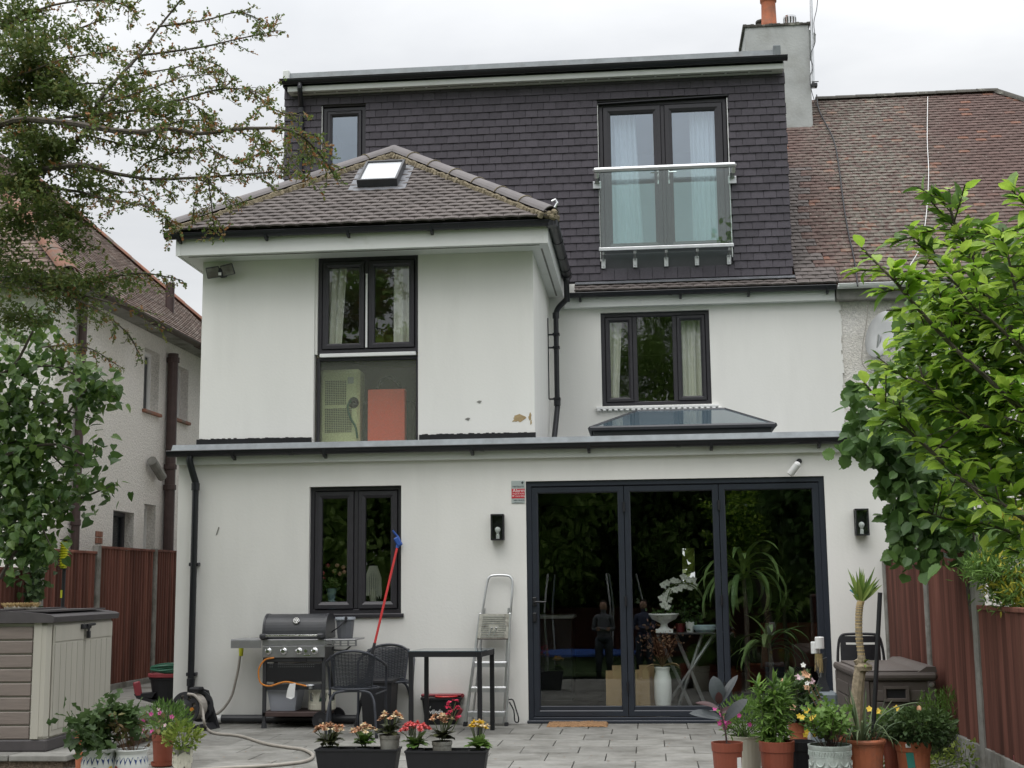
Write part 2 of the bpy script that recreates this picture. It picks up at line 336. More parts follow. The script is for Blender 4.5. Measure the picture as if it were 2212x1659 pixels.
M['curtainw'] = mat('white_voile_curtain', (.85, .85, .84), rough=.9, var=.03, trans=.15)
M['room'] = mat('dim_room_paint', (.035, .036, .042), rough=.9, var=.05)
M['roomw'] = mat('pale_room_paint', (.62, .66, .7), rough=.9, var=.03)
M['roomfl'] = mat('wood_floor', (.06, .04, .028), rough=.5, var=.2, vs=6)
M['brown'] = mat('brown_pipe_paint', (.065, .04, .037), rough=.6, var=.25, vs=9)
M['glass'] = glass('window_glass', ior=1.65)
M['dglass'] = glass('door_glass', tint=(.95, .97, .96), ior=1.58)
M['wavy'] = glass('wavy_window_glass', bump=.10, bs=6, ior=1.7)
M['sglass'] = glass('sky_window_glass', tint=(.9, .96, 1), ior=2.7, gcol=(.86, .93, 1))
M['bglass'] = glass('balcony_glass', tint=(.86, .93, .90), ior=1.75)
M['lglass'] = mat('blue_tinted_roof_glass', (.055, .085, .105), rough=.06, var=.05, spec=1.)
M['rl'] = mat('white_domed_rooflight', (.58, .6, .62), rough=.25, var=.02)
M['roommid'] = mat('mid_grey_room_paint', (.30, .29, .25), rough=.9, var=.05)
M['dpane'] = mat('dark_far_window_glass', (.02, .025, .03), rough=.12, var=.05)
# ================================================================ GROUND
XL, XR = -4.9, 2.4
g = MB(); g.box(-300, 300, -300, 400, -.85, -.7); struct(g.build('ground', M['lawn']))
g = MB(); g.box(-8.5, 4.5, -6.6, 9, -.7, -.03); patio = struct(g.build('patio', M['joint']))
sp = .478; meshes = []
for k in range(5):
    q = MB(); q.bbox(-.2355, .2355, -.231, .231, -.045, 0, .004)
    o = q.build('paving_slab', M['slab'], patio); o.data.name = 'paving_slab%d' % k; meshes.append(o.data); bpy.data.objects.remove(o)
row0 = -.02
for r_ in range(13):
    y = row0-sp*(r_+.5)
    off = [0, .5][r_ % 2]*sp+.11
    for i in range(-15, 7):
        x = i*sp+off
        if x < -7 or x > 2.75: continue
        if x < -4.6 and y > -3.3: continue
        link('paving_slab', random.choice(meshes), patio, loc=(x, y, random.uniform(-.002, .002)), rot=(random.uniform(-.003, .003), random.uniform(-.003, .003), random.choice([0, PI])+random.uniform(-.004, .004)))
# raised side terrace and step at the left, two small risers of brown earth
t = MB(); t.box(-6.9, -4.56, -3.4, -.75, -.03, .055); ter = struct(t.build('side_terrace', M['earth']))
for i in range(5):
    for j in range(6):
        x0 = -6.9+i*sp; y0 = -3.43+j*sp
        if y0 > -1.2: continue
        s_ = MB(); s_.bbox(x0+.005, x0+sp-.005, y0, y0+sp-.01, .056, .1, .006); s_.build('paving_slab', M['slab'], ter)
t = MB(); t.box(-6.72, XL, -.62, 9, -.03, .09); t.box(-6.72, -4.95, -1.0, -.62, -.03, .02); stp = struct(t.build('side_passage', M['earth']))
for i in range(4):
    x0 = -6.72+i*.452
    s_ = MB(); s_.bbox(x0, x0+.446, -.66, -.2, .092, .135, .006); s_.build('paving_slab', M['slab'], stp)
    s_ = MB(); s_.bbox(x0, x0+.446, -1.03, -.67, .022, .066, .006); s_.build('paving_slab', M['slab'], stp)
s_ = MB(); s_.box(-6.72, XL-.005, -.19, 9, .09, .125); s_.build('passage_paving', M['concrete'], stp)
# ================================================================ HOUSE
H = thing('house', 'white rendered house with black trims, dark tiled dormer and glass balcony', 'house', (0, 0, 0))
YA, YM, YD = 1.0, 3.6, 3.65
zc = P(1100, 945, Y=-.1).z             # top edge of the flat roof trim
zf = 2.66
dx0, dx1, dz1 = -1.222, 1.793, 2.425
wx0, wx1 = P(667, 1200, Y=0).x, P(866.5, 1200, Y=0).x
wz0, wz1 = P(770, 1330, Y=0).z, P(770, 1050, Y=0).z
q = wall([XL, XR], [-.03, 2.86], 0, .3, [(dx0, dx1, -.031, dz1), (wx0, wx1, wz0, wz1)]); q.build('ground_floor_wall', M['render'], H)
for x_ in (XL, XR-.3): q = MB(); q.box(x_, x_+.3, .301, YM+4, -.03, 2.86); q.build('side_wall', M['render'], H)
# flat roof, trim, gutter, fascia
q = MB(); q.box(XL-.05, XR-.0, -.02, 1.02, 2.861, 2.875); q.box(-1.2, XR, 1.02, YM, 2.861, 2.875); q.build('flat_roof', M['fibre'], H)
capx0, capx1 = P(369, 957, Y=-.12).x, 2.42
q = MB(); q.prism([(capx0, -.12, zc-.085), (capx0, -.06, zc), (capx0, .12, zc-.005), (capx0, .12, zc-.1)], (capx1-capx0, 0, 0)); q.build('roof_edge_trim', M['fibre'], H)
def gutter(x0, x1, y, zt, r=.055, parent=H, m='gutter', br=(), n=9, name='gutter'):
    q = MB(); prof = [(r*math.cos(a), r*math.sin(a)*1.0) for a in [PI+PI*i/n for i in range(n+1)]]
    inner = [(p_[0]*.88, p_[1]*.88) for p_ in prof][::-1]; pr = prof+inner
    q.prism([(x0, y+a, zt+b) for a, b in pr], (x1-x0, 0, 0))
    q.box(x0, x0+.006, y-r*.98, y+r*.98, zt-r*.75, zt-.004); q.box(x1-.006, x1, y-r*.98, y+r*.98, zt-r*.75, zt-.004)
    q.tube([(x0, y-r, zt), (x1, y-r, zt)], .006, 5)
    for b in br:
        q.prism([(b-.015, y-r-.006, zt-.004), (b-.015, y-r*.8, zt-.06), (b-.015, y-.01, zt-.085), (b-.015, y+r+.004, zt-.10), (b-.015, y+r+.004, zt-.004)], (.03, 0, 0))
    for b in np.arange(x0+1.3, x1-.3, 2.0): q.prism([(b, y+a*1.07, zt+c_*1.07) for a, c_ in pr], (.05, 0, 0))
    return q.build(name, M[m], parent)
gz = zc-.075
gutter(capx0-.03, 2.44, -.115, gz, .06, br=[P(x, 975, Y=-.1).x for x in (505, 702, 1020, 1272, 1537, 1770)])
q = MB(); q.bbox(capx0+.04, 2.43, -.055, -.002, zf-.0, gz-.01, .004)
for b in (-3.6, -.62, 1.75): q.bbox(b, b+.05, -.059, -.055, zf, gz-.02, .002)
q.build('fascia_board', M['fascia'], H)
q = MB(); q.box(capx0+.04, XL-.001, -.002, .9, zf, gz-.01); q.build('soffit', M['fascia'], H)
# ---- windows
def window(name, x0, x1, z0, z1, y, div=(), fw=.055, sash=.06, parent=H, m='pvc', gm='glass', sashes=None, depth=.07, holder=None):
    """outer frame, a sash in each bay, one pane per sash; y = front plane of the frame"""
    fr = MB(); fr.ringrect(x0, x1, z0, z1, [(0, y+depth), (0, y), (fw-.012, y), (fw, y+.012), (fw, y+depth)])
    xs = [x0+fw]+[d for d in div]+[x1-fw]
    for d in div: fr.bbox(d-fw*.5, d+fw*.5, y+.001, y+depth, z0+fw, z1-fw, .006)
    W = fr.build(name, M[m], parent)
    for i in range(len(xs)-1):
        a = xs[i]+(fw*.5 if i else 0)+.003; b = xs[i+1]-(fw*.5 if i < len(xs)-2 else 0)-.003
        s_ = sash if sashes is None else sashes[i]
        if s_ > 0:
            q = MB(); q.ringrect(a, b, z0+fw+.003, z1-fw-.003, [(0, y+depth*.8), (0, y-.012), (s_*.55, y-.012), (s_*.7, y-.004), (s_-.004, y+.006), (s_, y+.014), (s_, y+depth*.8)]); q.build('sash', M[m], W)
        q = MB(); q.box(a+s_-.002, b-s_+.002, y+.03, y+.036, z0+fw+s_-.002, z1-fw-s_+.002); q.build('pane', M[gm], W)
    return W
# ground-floor window
W1 = window('window', wx0, wx1, wz0+.02, wz1, .06, div=[(wx0+wx1)/2], fw=.05, sash=.07)
q = MB(); q.bbox(wx0-.02, wx1+.03, -.03, .1, wz0-.02, wz0+.02, .006); q.build('window_sill', M['pvc'], H)
# bifold doors
DR = MB(); DR.ringrect(dx0, dx1, .0, dz1, [(0, .11), (0, .02), (.05, .02), (.058, .03), (.058, .11)]); DR.bbox(dx0-.01, dx1+.02, -.035, .02, .0, .03, .006); DR = DR.build('folding_door', M['alu'], H)
lv = [(dx0+.06, P(1351.5, 1290, Y=0).x), (P(1353, 1290, Y=0).x, P(1559, 1290, Y=0).x), (P(1560.5, 1290, Y=0).x, dx1-.06)]
for i, (a, b) in enumerate(lv):
    q = MB(); q.ringrect(a, b, .065, dz1-.065, [(0, .09), (0, .028), (.05, .028), (.06, .036), (.062, .05), (.062, .09)])
    q.bbox(a+.06, b-.06, .034, .08, .12, .165, .004)
    L_ = q.build('door_leaf', M['alu'], DR)
    q = MB(); q.box(a+.058, b-.058, .06, .068, .163, dz1-.123); q.build('pane', M['dglass'], DR)
for x, z0 in ((lv[0][1]+.001, .3), (lv[0][1]+.001, 1.15), (lv[0][1]+.001, 2.1), (lv[1][1]+.001, .3), (lv[1][1]+.001, 1.15), (lv[1][1]+.001, 2.1)):
    q = MB(); q.tube([(x, .012, z0), (x, .012, z0+.1)], .012, 8); q.build('hinge', M['black'], DR)
hp = P(1153, 1300, Y=.02)
q = MB(); q.bbox(hp.x-.012, hp.x+.028, .008, .028, hp.z-.04, hp.z+.045, .005); q.tube([(hp.x+.008, .02, hp.z), (hp.x+.008, -.035, hp.z), (hp.x+.02, -.045, hp.z), (hp.x+.13, -.045, hp.z-.004)], .009, 8)
q.bbox(hp.x-.012, hp.x+.028, .008, .028, hp.z-.2, hp.z-.11, .005); q.build('handle', M['black'], DR)
# ---- annex (first floor, left)
AX0, AX1 = -5.03, -1.2
AS = -4.99
aw0, aw1 = P(679, 700, Y=YA).x, P(903, 700, Y=YA).x; az0, az1 = 2.9, P(790, 552, Y=YA).z
azt = P(800, 530, Y=YA).z+.12
q = wall([AX0, AX1], [2.876, azt], YA, YA+.28, [(aw0, aw1, az0, az1)]); q.build('annex_wall', M['render'], H)
q = MB(); q.box(AX1-.28, AX1, YA+.28, YM, 2.876, azt); q.box(AX0, AX0+.28, YA+.28, YM+2, 2.876, azt); q.build('annex_side_wall', M['render'], H)
# painted bitumen upstand at the foot of the annex
q = MB()
for a, b in ((P(424, 940, Y=.97).x, P(672, 940, Y=.97).x), (P(905, 935, Y=.97).x, P(1157, 930, Y=.97).x)):
    n = 40
    for i in range(n):
        u0 = a+(b-a)*i/n; u1 = a+(b-a)*(i+1)/n; h = .10+.035*math.sin(i*1.7)*random.random()+random.uniform(-.008, .008)
        q.box(u0, u1, YA-.022-random.random()*.003, YA-.001, 2.878, 3.045+random.uniform(-.006, .006))
q.build('upstand', M['black'], H)
# annex windows
sz = P(790, 762, Y=YA).z
W2 = window('window', aw0+.03, aw1, sz+.01, az1-.0, YA+.06, div=[P(792, 660, Y=YA+.06).x], fw=.052, sash=.062)
q = MB(); x_ = P(791.7, 660, Y=YA+.05).x; q.bbox(x_-.011, x_+.011, YA+.046, YA+.06, sz+.07, az1-.2, .003); q.build('glazing_strip', M['white'], W2)
q = MB(); q.bbox(aw0+.06, aw1-.03, YA+.02, YA+.059, sz-.035, sz+.005, .004); q.build('white_sill_strip', M['white'], W2)
W3 = window('window', aw0+.02, aw1, az0, sz-.037, YA+.06, fw=.035, sash=.0, gm='glass')
for c_ in kids(W3):
    if c_.name.startswith('pane'): c_.data.materials[0] = None; FROST = c_
# reveal render lip
q = MB(); q.box(aw0-.002, aw0+.028, YA+.03, YA+.2, sz, az1-.001); q.build('window_reveal', M['render'], H)
# annex eaves
fz0 = P(800, 538, Y=.6).z; gz2 = P(800, 489, Y=.5).z
ex0, ex1 = -5.21, -1.0
q = MB(); q.bbox(ex0, ex1, .6, .622, fz0, gz2-.01, .004); q.bbox(ex1-.022, ex1, .622, YM-.1, fz0, gz2-.01, .004); q.bbox(ex0, ex0+.022, .622, YM, fz0, gz2-.01, .004)
q.bbox(ex1-.05, ex1+.006, .594, .6, fz0-.004, gz2-.012, .003); q.bbox(ex0-.006, ex0+.05, .594, .6, fz0-.004, gz2-.012, .003)
q.build('fascia_board', M['fascia'], H)
q = MB(); q.box(ex0+.022, ex1-.022, .622, YA-.001, fz0+.015, fz0+.027); q.box(AX1+.001, ex1-.022, YA-.001, YM-.1, fz0+.015, fz0+.027); q.box(ex0+.022, AX0-.001, YA-.001, YM, fz0+.015, fz0+.027)
q.build('soffit', M['fascia'], H)
q = MB(); q.box(ex0+.1, ex1-.1, .72, .735, fz0+.009, fz0+.0145); q.box(ex1-.1, ex1-.08, .9, YM-.2, fz0+.009, fz0+.0145)
q.build('soffit_vent', M['concrete'], H)
gutter(P(354, 500, Y=.5).x, ex1+.1, .545, gz2, .058, br=[P(x, 500, Y=.5).x for x in (385, 572, 750, 931)])
# side gutter runs back above the annex side wall
q = MB(); r = .062; prof = [(r*math.cos(a), r*math.sin(a)) for a in [PI+PI*i/9 for i in range(10)]]; prof += [(a*.88, b*.88) for a, b in prof][::-1]
q.prism([(ex1+.062+a, .545, gz2+b) for a, b in prof], (0, YM-.35-.545, 0))
for y_ in (.60, 1.35, 2.1, 2.75, 3.05): q.prism([(ex1+.062+a*1.1, y_, gz2+b*1.1) for a, b in prof], (0, .06, 0))
q.lathe([(.064, -.066), (.066, 0), (.06, .004)], 14, (ex1+.055, .548, gz2)); q.build('side_gutter', M['gutter'], H)
# annex hip roof
ez = gz2+.03
EL, ER, AP = Vector((-5.27, .5, ez)), Vector((-.93, .5, ez)), Vector((-3.05, 2.4, P(852, 336, Y=2.4).z))
BL, BR, RB = Vector((-5.27, YM+.6, ez)), Vector((-.93, YD-.001, ez)), Vector((-3.05, YD-.001, AP.z))
q = MB(); q.add([EL, ER, AP, BR, RB, Vector((-5.27, YD-.001, ez))], [(0, 1, 2), (1, 3, 4, 2), (0, 2, 4, 5), (0, 5, 3, 1), (3, 5, 4)]); q.build('annex_roof_deck', M['tile'], H)
nf = (ER-EL).cross(AP-EL).normalized(); up_s = nf.cross(Vector((1, 0, 0))).normalized(); up_s = up_s if up_s.z > 0 else -up_s
slen = (AP-EL).dot(up_s)
def tile_mesh(name, w_, l_, th, camber=0., n=4, m='tile', lip=0.):
    q = MB(); vs = []
    for y_ in (0, l_):
        for top in (0, 1):
            for i in range(n+1):
                u = i/n-.5; vs.append((u*w_, y_, top*th+camber*(1-4*u*u)))
    k = n+1; fs = []
    for i in range(n):
        fs += [(i, k+i, k+i+1, i+1), (k+i, 3*k+i, 3*k+i+1, k+i+1), (2*k+i, 2*k+i+1, 3*k+i+1, 3*k+i), (i, i+1, 2*k+i+1, 2*k+i)]
    fs += [(0, 2*k, 3*k, k), (n, k+n, 3*k+n, 2*k+n)]
    q.add(vs, fs); o = q.build(name, M[m]); me = o.data; bpy.data.objects.remove(o); return me
def place_tiles(rowsf, T, parent, m, meshes, w_, base, ux, us, nn, tilt, limit=300, name='roof_tile', jit=.003, lift=.0, pick=None, gap=.005):
    """rowsf yields (s, [(u0,u1)..spans], offset); tiles clipped to spans. base + ux*u + us*s; first by closeness as objects, rest joined"""
    items = []
    for s_, spans, off in rowsf:
        for a, b in spans:
            i0 = math.floor((a-off)/w_); u = off+i0*w_
            while u < b-.004:
                l_, r__ = max(u, a), min(u+w_, b)
                if r__-l_ > .02: items.append(((l_+r__)/2, s_, (r__-l_)))
                u += w_
    def key(it):
        p = base+ux*it[0]+us*it[1]; return (pick(p) if pick else 0, (p-CAM).length)
    items.sort(key=key)
    R3 = Matrix((ux, us, nn)).transposed()
    rest = MB(); tm = meshes
    for i, (u, s_, wd) in enumerate(items):
        p = base+ux*u+us*(s_+random.uniform(-jit, jit))+nn*(lift+random.uniform(0, .002))
        rot = R3 @ Matrix.Rotation(tilt+random.uniform(-.012, .012), 3, 'X') @ Matrix.Rotation(random.uniform(-.006, .006), 3, 'Z')
        me = random.choice(tm)
        if i < limit:
            o = link(name, me, parent); o.location = p; o.rotation_euler = rot.to_euler(); o.scale = ((wd-gap)/w_, 1, 1)
        else:
            vs = [p+rot @ Vector((v.co.x*(wd-gap)/w_, v.co.y, v.co.z)) for v in me.vertices]
            rest.add(vs, [tuple(pl.vertices) for pl in me.polygons], random.random())
    if rest.v: rest.build(name+'_rest', m, parent, stuff=True)
tw = .165
TM = [tile_mesh('roof_tile', tw, .155, .019, .007, 4, 'tile') for _ in range(3)]
nr = int(slen/.1)
def rows_annex():
    for i in range(nr):
        s_ = i*.1-.03; f = max(0, s_+.06)/slen
        a = EL.x+(AP.x-EL.x)*f+.02; b = ER.x+(AP.x-ER.x)*f-.02
        if b-a > .1: yield s_, [(a-EL.x, b-EL.x)], (i % 2)*tw*.5
place_tiles(rows_annex(), None, H, M['tile'], TM, tw, EL, Vector((1, 0, 0)), up_s, nf if nf.z > 0 else -nf, R(-7), lift=.022)
nf = nf if nf.z > 0 else -nf
# hips: rounded tiles bedded on mortar
def hip(a, b, n, r=.105, m='ridge', parent=H, mort=True, name='ridge_tile', start=0.):
    d = (b-a); L_ = d.length; d.normalize(); ux = d; side = d.cross(Vector((0, 0, 1))).normalized(); up = side.cross(d)
    for i in range(n):
        p0 = a+d*(L_*i/n); p1 = a+d*(L_*(i+1)/n+.015); q = MB(); k = 8; vs = []
        for p, rr in ((p0, r*1.06), (p1, r)):
            for rad in (rr, rr-.014):
                for j in range(k+1):
                    t_ = PI*(.08+.84*j/k); vs.append(p+side*math.cos(t_)*rad+up*(math.sin(t_)*rad*.85-.02))
        K_ = k+1; fs = []
        for j in range(k): fs += [(j, j+1, 2*K_+j+1, 2*K_+j), (K_+j, 3*K_+j, 3*K_+j+1, K_+j+1), (j, K_+j, K_+j+1, j+1), (2*K_+j, 2*K_+j+1, 3*K_+j+1, 3*K_+j)]
        fs += [(0, 2*K_, 3*K_, K_), (k, K_+k, 3*K_+k, 2*K_+k)]
        q.add(vs, fs); q.build(name, M[m], parent, smooth=False)
    if mort:
        q = MB(); nseg = int(L_/.06)
        for sgn in (-1, 1):
            for i in range(nseg):
                p = a+d*(L_*(i+.5)/nseg)+side*sgn*(r*1.0)+up*(-.035); s_ = .045
                mt = Matrix.Translation(p) @ Matrix((d, side, up)).transposed().to_4x4() @ Euler((random.uniform(-.3, .3), random.uniform(-.2, .2), random.uniform(-.3, .3))).to_matrix().to_4x4()
                q.bbox(-s_*.75, s_*.75, -.028, .028, -.045, .022+random.uniform(-.006, .008), .01, M=mt)
        for i in range(1, n):
            p = a+d*(L_*i/n); q.tube([p+side*math.cos(t_)*(r*1.07)+up*(math.sin(t_)*r*.915-.02) for t_ in [PI*(.06+.88*j/10) for j in range(11)]], .006, 5)
        q.build('mortar_bedding', M['mortar'], parent)
hip(EL+Vector((.0, .02, .045)), AP+Vector((0, 0, .05)), 7, .12); hip(ER+Vector((-.02, .02, .045)), AP+Vector((0, 0, .05)), 7, .12)
hip(AP+Vector((0, .05, .04)), RB+Vector((0, 0, .04)), 3, mort=False)
q = MB()
for i in range(9): 
    p = ER+Vector((random.uniform(-.1, .03), random.uniform(-.03, .07), random.uniform(-.01, .07))); q.lathe([(.0, -.04), (.035, -.02), (.04, .01), (.02, .035), (0, .04)], 6, p)
q.build('mortar_end', M['mortar'], H)
q = MB(); p = ER+Vector((.02, -.02, .1)); q.tube([p, p+Vector((.03, 0, .05)), p+Vector((.01, 0, .09)), p+Vector((-.03, 0, .07))], .014, 6); q.build('hip_iron', M['metal'], H)
# rooflight on the front slope
a_ = [PP(x, y, EL, nf) for x, y in ((793, 371), (876, 368), (861, 411), (774, 413))]
cx = (a_[0].x+a_[3].x)/2; cx2 = (a_[1].x+a_[2].x)/2; s0 = (a_[3]-EL).dot(up_s); s1 = (a_[0]-EL).dot(up_s)
mt = Matrix.Translation(EL) @ Matrix((Vector((1, 0, 0)), up_s, nf)).transposed().to_4x4()
u0, u1 = (a_[0].x+a_[3].x)/2-EL.x, (a_[1].x+a_[2].x)/2-EL.x
q = MB(); q.bbox(u0, u1, s0, s0+.035, .03, .14, .006, M=mt); q.bbox(u0, u1, s1-.03, s1, .03, .14, .006, M=mt); q.bbox(u0, u0+.03, s0+.035, s1-.03, .03, .14, .005, M=mt); q.bbox(u1-.03, u1, s0+.035, s1-.03, .03, .14, .005, M=mt)
RLF = q.build('rooflight', M['charcoal'], H)
q = MB(); q.box(u0+.03, u1-.03, s0+.035, s1-.03, .11, .118, M=mt); q.build('pane', M['rl'] if 'rl' in M else M['sglass'], RLF)
q = MB(); q.box(u0-.1, u1+.1, s0-.1, s1+.06, .024, .044, M=mt); q.build('flashing', M['lead'], RLF)
# ---- main first-floor wall
mx0, mx1 = AX1, P(1818, 800, Y=YM).x
mw0, mw1 = P(1299, 780, Y=YM).x, P(1535, 780, Y=YM).x; mz0, mz1 = P(1420, 875, Y=YM).z, P(1420, 672, Y=YM).z
q = wall([mx0, mx1], [2.876, 5.3], YM, YM+.28, [(mw0, mw1, mz0, mz1)]); q.build('first_floor_wall', M['render'], H)
d1, d2 = P(1372, 780, Y=YM).x, P(1459, 780, Y=YM).x
W4 = window('window', mw0, mw1, mz0, mz1, YM+.05, div=[d1, d2], fw=.06, sashes=[.055, 0, .055], gm='wavy')
q = MB(); q.bbox(mw0+.08, mw0+.36, YM+.03, YM+.04, mz1-.055, mz1-.035, .003); q.bbox(mw1-.36, mw1-.08, YM+.03, YM+.04, mz1-.055, mz1-.035, .003); q.build('trickle_vent', M['black'], W4)
q = MB(); q.bbox(mw0-.08, mw1+.08, YM-.05, YM-.001, mz0-.045, mz0-.012, .005)
for i in range(22): q.bbox(mw0-.07+i*.074, mw0-.07+i*.074+.05, YM-.052, YM-.006, mz0-.068, mz0-.0455, .008)
q.build('window_sill', M['white'], H)
fz = P(1500, 657, Y=YM-.1).z; gz3 = P(1500, 627, Y=YM-.15).z
q = MB(); q.bbox(ex1+.0, P(1804, 640, Y=YM-.1).x, YM-.1, YM-.001, fz, gz3+.0, .006); q.bbox(P(1385, 650, Y=YM-.1).x, P(1388, 650, Y=YM-.1).x, YM-.104, YM-.1, fz, gz3-.02, .002); q.build('fascia_board', M['fascia'], H)
gutter(ex1+.06, P(1806, 625, Y=YM-.15).x, YM-.165, gz3, .055, br=[P(x, 640, Y=YM-.15).x for x in (1253, 1470, 1617, 1788)])
# lower roof strip of small tiles between gutter and dormer
TH = R(42)
usR = Vector((0, math.cos(TH), math.sin(TH))); nnR = Vector((0, -math.sin(TH), math.cos(TH)))
E0 = Vector((0, YM-.17, gz3+.02))
us3 = Vector((0, math.cos(R(33)), math.sin(R(33)))); nn3 = Vector((0, -math.sin(R(33)), math.cos(R(33))))
q = MB(); q.prism([(-.85, E0.y, E0.z-.02), (-.85, YD+.1, E0.z+.15), (-.85, YD+.1, E0.z-.1)], (2.9, 0, 0)); q.build('roof_strip_deck', M['tile'], H)
def rows_strip():
    for i in range(3): yield i*.095-.02, [(-.86, 2.02)], (i % 2)*tw*.5+.03
place_tiles(rows_strip(), None, H, M['tile'], TM, tw, E0, Vector((1, 0, 0)), us3, nn3, R(-7), lift=.015, name='eaves_tile')
q = MB(); n = 60; dzb = P(1500, 601, Y=YD).z
for i in range(n):
    a = -.85+2.9*i/n; b = -.85+2.9*(i+1)/n; k_ = random.random()*.012; q.prism([(a, YD-.12-k_, E0.z+.122), (a, YD-.12-k_, E0.z+.134), (a, YD-.004, dzb+.002), (a, YD-.004, dzb-.03)], (b-a, 0, 0))
q.build('lead_apron', M['lead'], H)
# ---- dormer
DX0, DX1 = -4.82, 1.985
dzb = P(1500, 601, Y=YD).z; dzt = P(1100, 178, Y=YD-.02).z+.1
sw0, sw1 = P(697, 300, Y=YD).x, P(789, 300, Y=YD).x; swt = P(740, 229, Y=YD).z; swb = swt-1.35
fw0, fw1 = P(1293, 300, Y=YD).x, P(1572, 300, Y=YD).x; fwt = P(1430, 214, Y=YD).z; fwb = P(1430, 545, Y=YD).z
q = wall([DX0, DX1], [dzb-.1, dzt], YD, YD+.25, [(sw0, sw1, swb, swt), (fw0, fw1, fwb, fwt)]); q.build('dormer_wall', M['slate'], H)
q = MB(); q.box(DX0, DX0+.2, YD+.25, 8.3, dzb-.1, dzt); q.box(DX1-.2, DX1, YD+.25, 8.3, dzb-.1, dzt); q.build('dormer_cheek', M['slate'], H)
q = MB(); q.box(DX0, DX1, YD-.02, 8.4, dzt, dzt+.02); q.build('dormer_roof', M['fibre'], H)
DM = [tile_mesh('hanging_tile', tw, .16, .016, .0015, 2, 'slate') for _ in range(3)]
def rows_dormer():
    i = 0; z = dzb
    ztop = dzt-.12
    while z < ztop-.03:
        lo, hi = z-.002, z+.104
        ex = []
        if hi > swb+.02 and lo < swt-.02: ex.append((sw0-.01, sw1+.01))
        if hi > fwb-.25 and lo < fwt-.02: ex.append((fw0-.01, fw1+.01))
        a = DX0+random.uniform(-.012, .008); spans = []
        for e0, e1 in sorted(ex): spans.append((a, e0)); a = e1
        spans.append((a, DX1+random.uniform(-.008, .012)))
        # hidden behind the annex roof: leave out
        spans = [(a, b) for a, b in spans if b-a > .02]
        if z < 5.9: spans = [(max(a, -1.35), b) for a, b in spans if b > -1.3]
        yield z, spans, (i % 2)*tw*.5
        z += .104; i += 1
place_tiles(rows_dormer(), None, H, M['slate'], DM, tw, Vector((0, YD-.022, 0)), Vector((1, 0, 0)), Vector((0, 0, 1)), Vector((0, -1, 0)), R(-7.5), name='hanging_tile', jit=.0015, pick=lambda p: 0 if p.x > -1.2 else 1)
# window in the dormer, left
W5 = window('window', sw0+.01, sw1-.005, swb, swt-.02, YD+.02, fw=.052, sash=.06, gm='sglass')
q = MB(); q.bbox(sw0+.18, sw1-.2, YD+.001, YD+.012, swt-.085, swt-.07, .003); q.build('trickle_vent', M['black'], W5)
q = MB(); q.box(sw0-.012, sw0-.002, YD-.02, YD+.02, swb, swt); q.build('edge_trim', M['white'], W5)
# french doors
W6 = window('french_doors', fw0+.01, fw1-.01, fwb, fwt-.02, YD+.03, div=[P(1432, 300, Y=YD).x], fw=.055, sash=.095, gm='sglass')
q = MB()
for x in (P(1421.5, 380, Y=YD).x, P(1445, 380, Y=YD).x): q.bbox(x-.012, x+.012, YD-.01, YD+.018, P(1430, 398, Y=YD).z, P(1430, 368, Y=YD).z, .006); q.tube([(x, YD-.01, P(1430, 374, Y=YD).z), (x, YD-.04, P(1430, 374, Y=YD).z), (x+(-.1 if x < .3 else .1), YD-.04, P(1430, 374, Y=YD).z)], .008, 6)
q.build('handle', M['chrome'], W6)
q = MB(); q.box(fw0-.01, fw0-.001, YD-.02, YD+.03, fwb-.1, fwt-.03); q.box(fw1+.001, fw1+.012, YD-.02, YD+.03, fwb-.1, fwt-.03); q.build('edge_trim', M['white'], W6)
q = MB(); q.bbox(fw0+.0, fw1+.0, YD-.018, YD+.01, fwb-.24, fwb-.003, .004); q.build('door_apron', M['charcoal'], H)
q = MB(); q.prism([(fw0-.02, YD-.034, fwt-.045), (fw0-.02, YD-.034, fwt-.03), (fw1+.02, YD-.034, fwt+.012), (fw1+.02, YD-.034, fwt-.003)], (0, .05, 0)); q.build('door_head', M['black'], H)
# dormer eaves
yF = YD-.2
fzb = P(1100, 176, Y=yF).z; gzd = P(1100, 149, Y=yF-.06).z
q = MB(); q.bbox(P(621, 190, Y=yF).x, P(1693, 150, Y=yF).x, yF, YD-.001, fzb, fzb+.075, .006)
for b in (-3.7, -1.9, .2): q.bbox(b, b+.05, yF-.004, yF, fzb, fzb+.07, .002)
q.build('fascia_board', M['fascia'], H)
q = MB()
x = DX0+.15
while x < DX1-.2: q.box(x, x+.28, yF+.06, yF+.085, fzb-.003, fzb-.0005); x += .31
q.build('soffit_vent', M['concrete'], H)
q = MB(); q.bbox(P(610, 180, Y=yF).x, P(1692, 130, Y=yF).x, yF+.012, YD-.002, fzb+.076, gzd, .006); q.build('dark_fascia', M['gutter'], H)
gutter(P(605, 176, Y=yF-.06).x, P(1701, 121, Y=yF-.06).x, yF-.05, gzd-.005, .06)
ct = P(1100, 133.5, Y=yF).z
q = MB(); q.prism([(DX0+.03, yF-.02, gzd-.02), (DX0+.03, yF+.03, ct), (DX0+.03, yF+.2, ct-.01), (DX0+.03, yF+.2, gzd-.02)], (DX1-.12-DX0, 0, 0))
a = P(1660, 100, Y=yF).x; b = P(1681, 100, Y=yF).x; q.bbox(a+.06, b+.03, yF-.01, yF+.2, gzd, ct+.05, .01); q.build('roof_edge_trim', M['fibre'], H)
a = P(613, 150, Y=yF).x; q = MB(); q.bbox(a, a+.085, yF-.045, yF+.15, gzd+.0, ct+.02, .008); q.build('trim_end', M['fascia'], H)
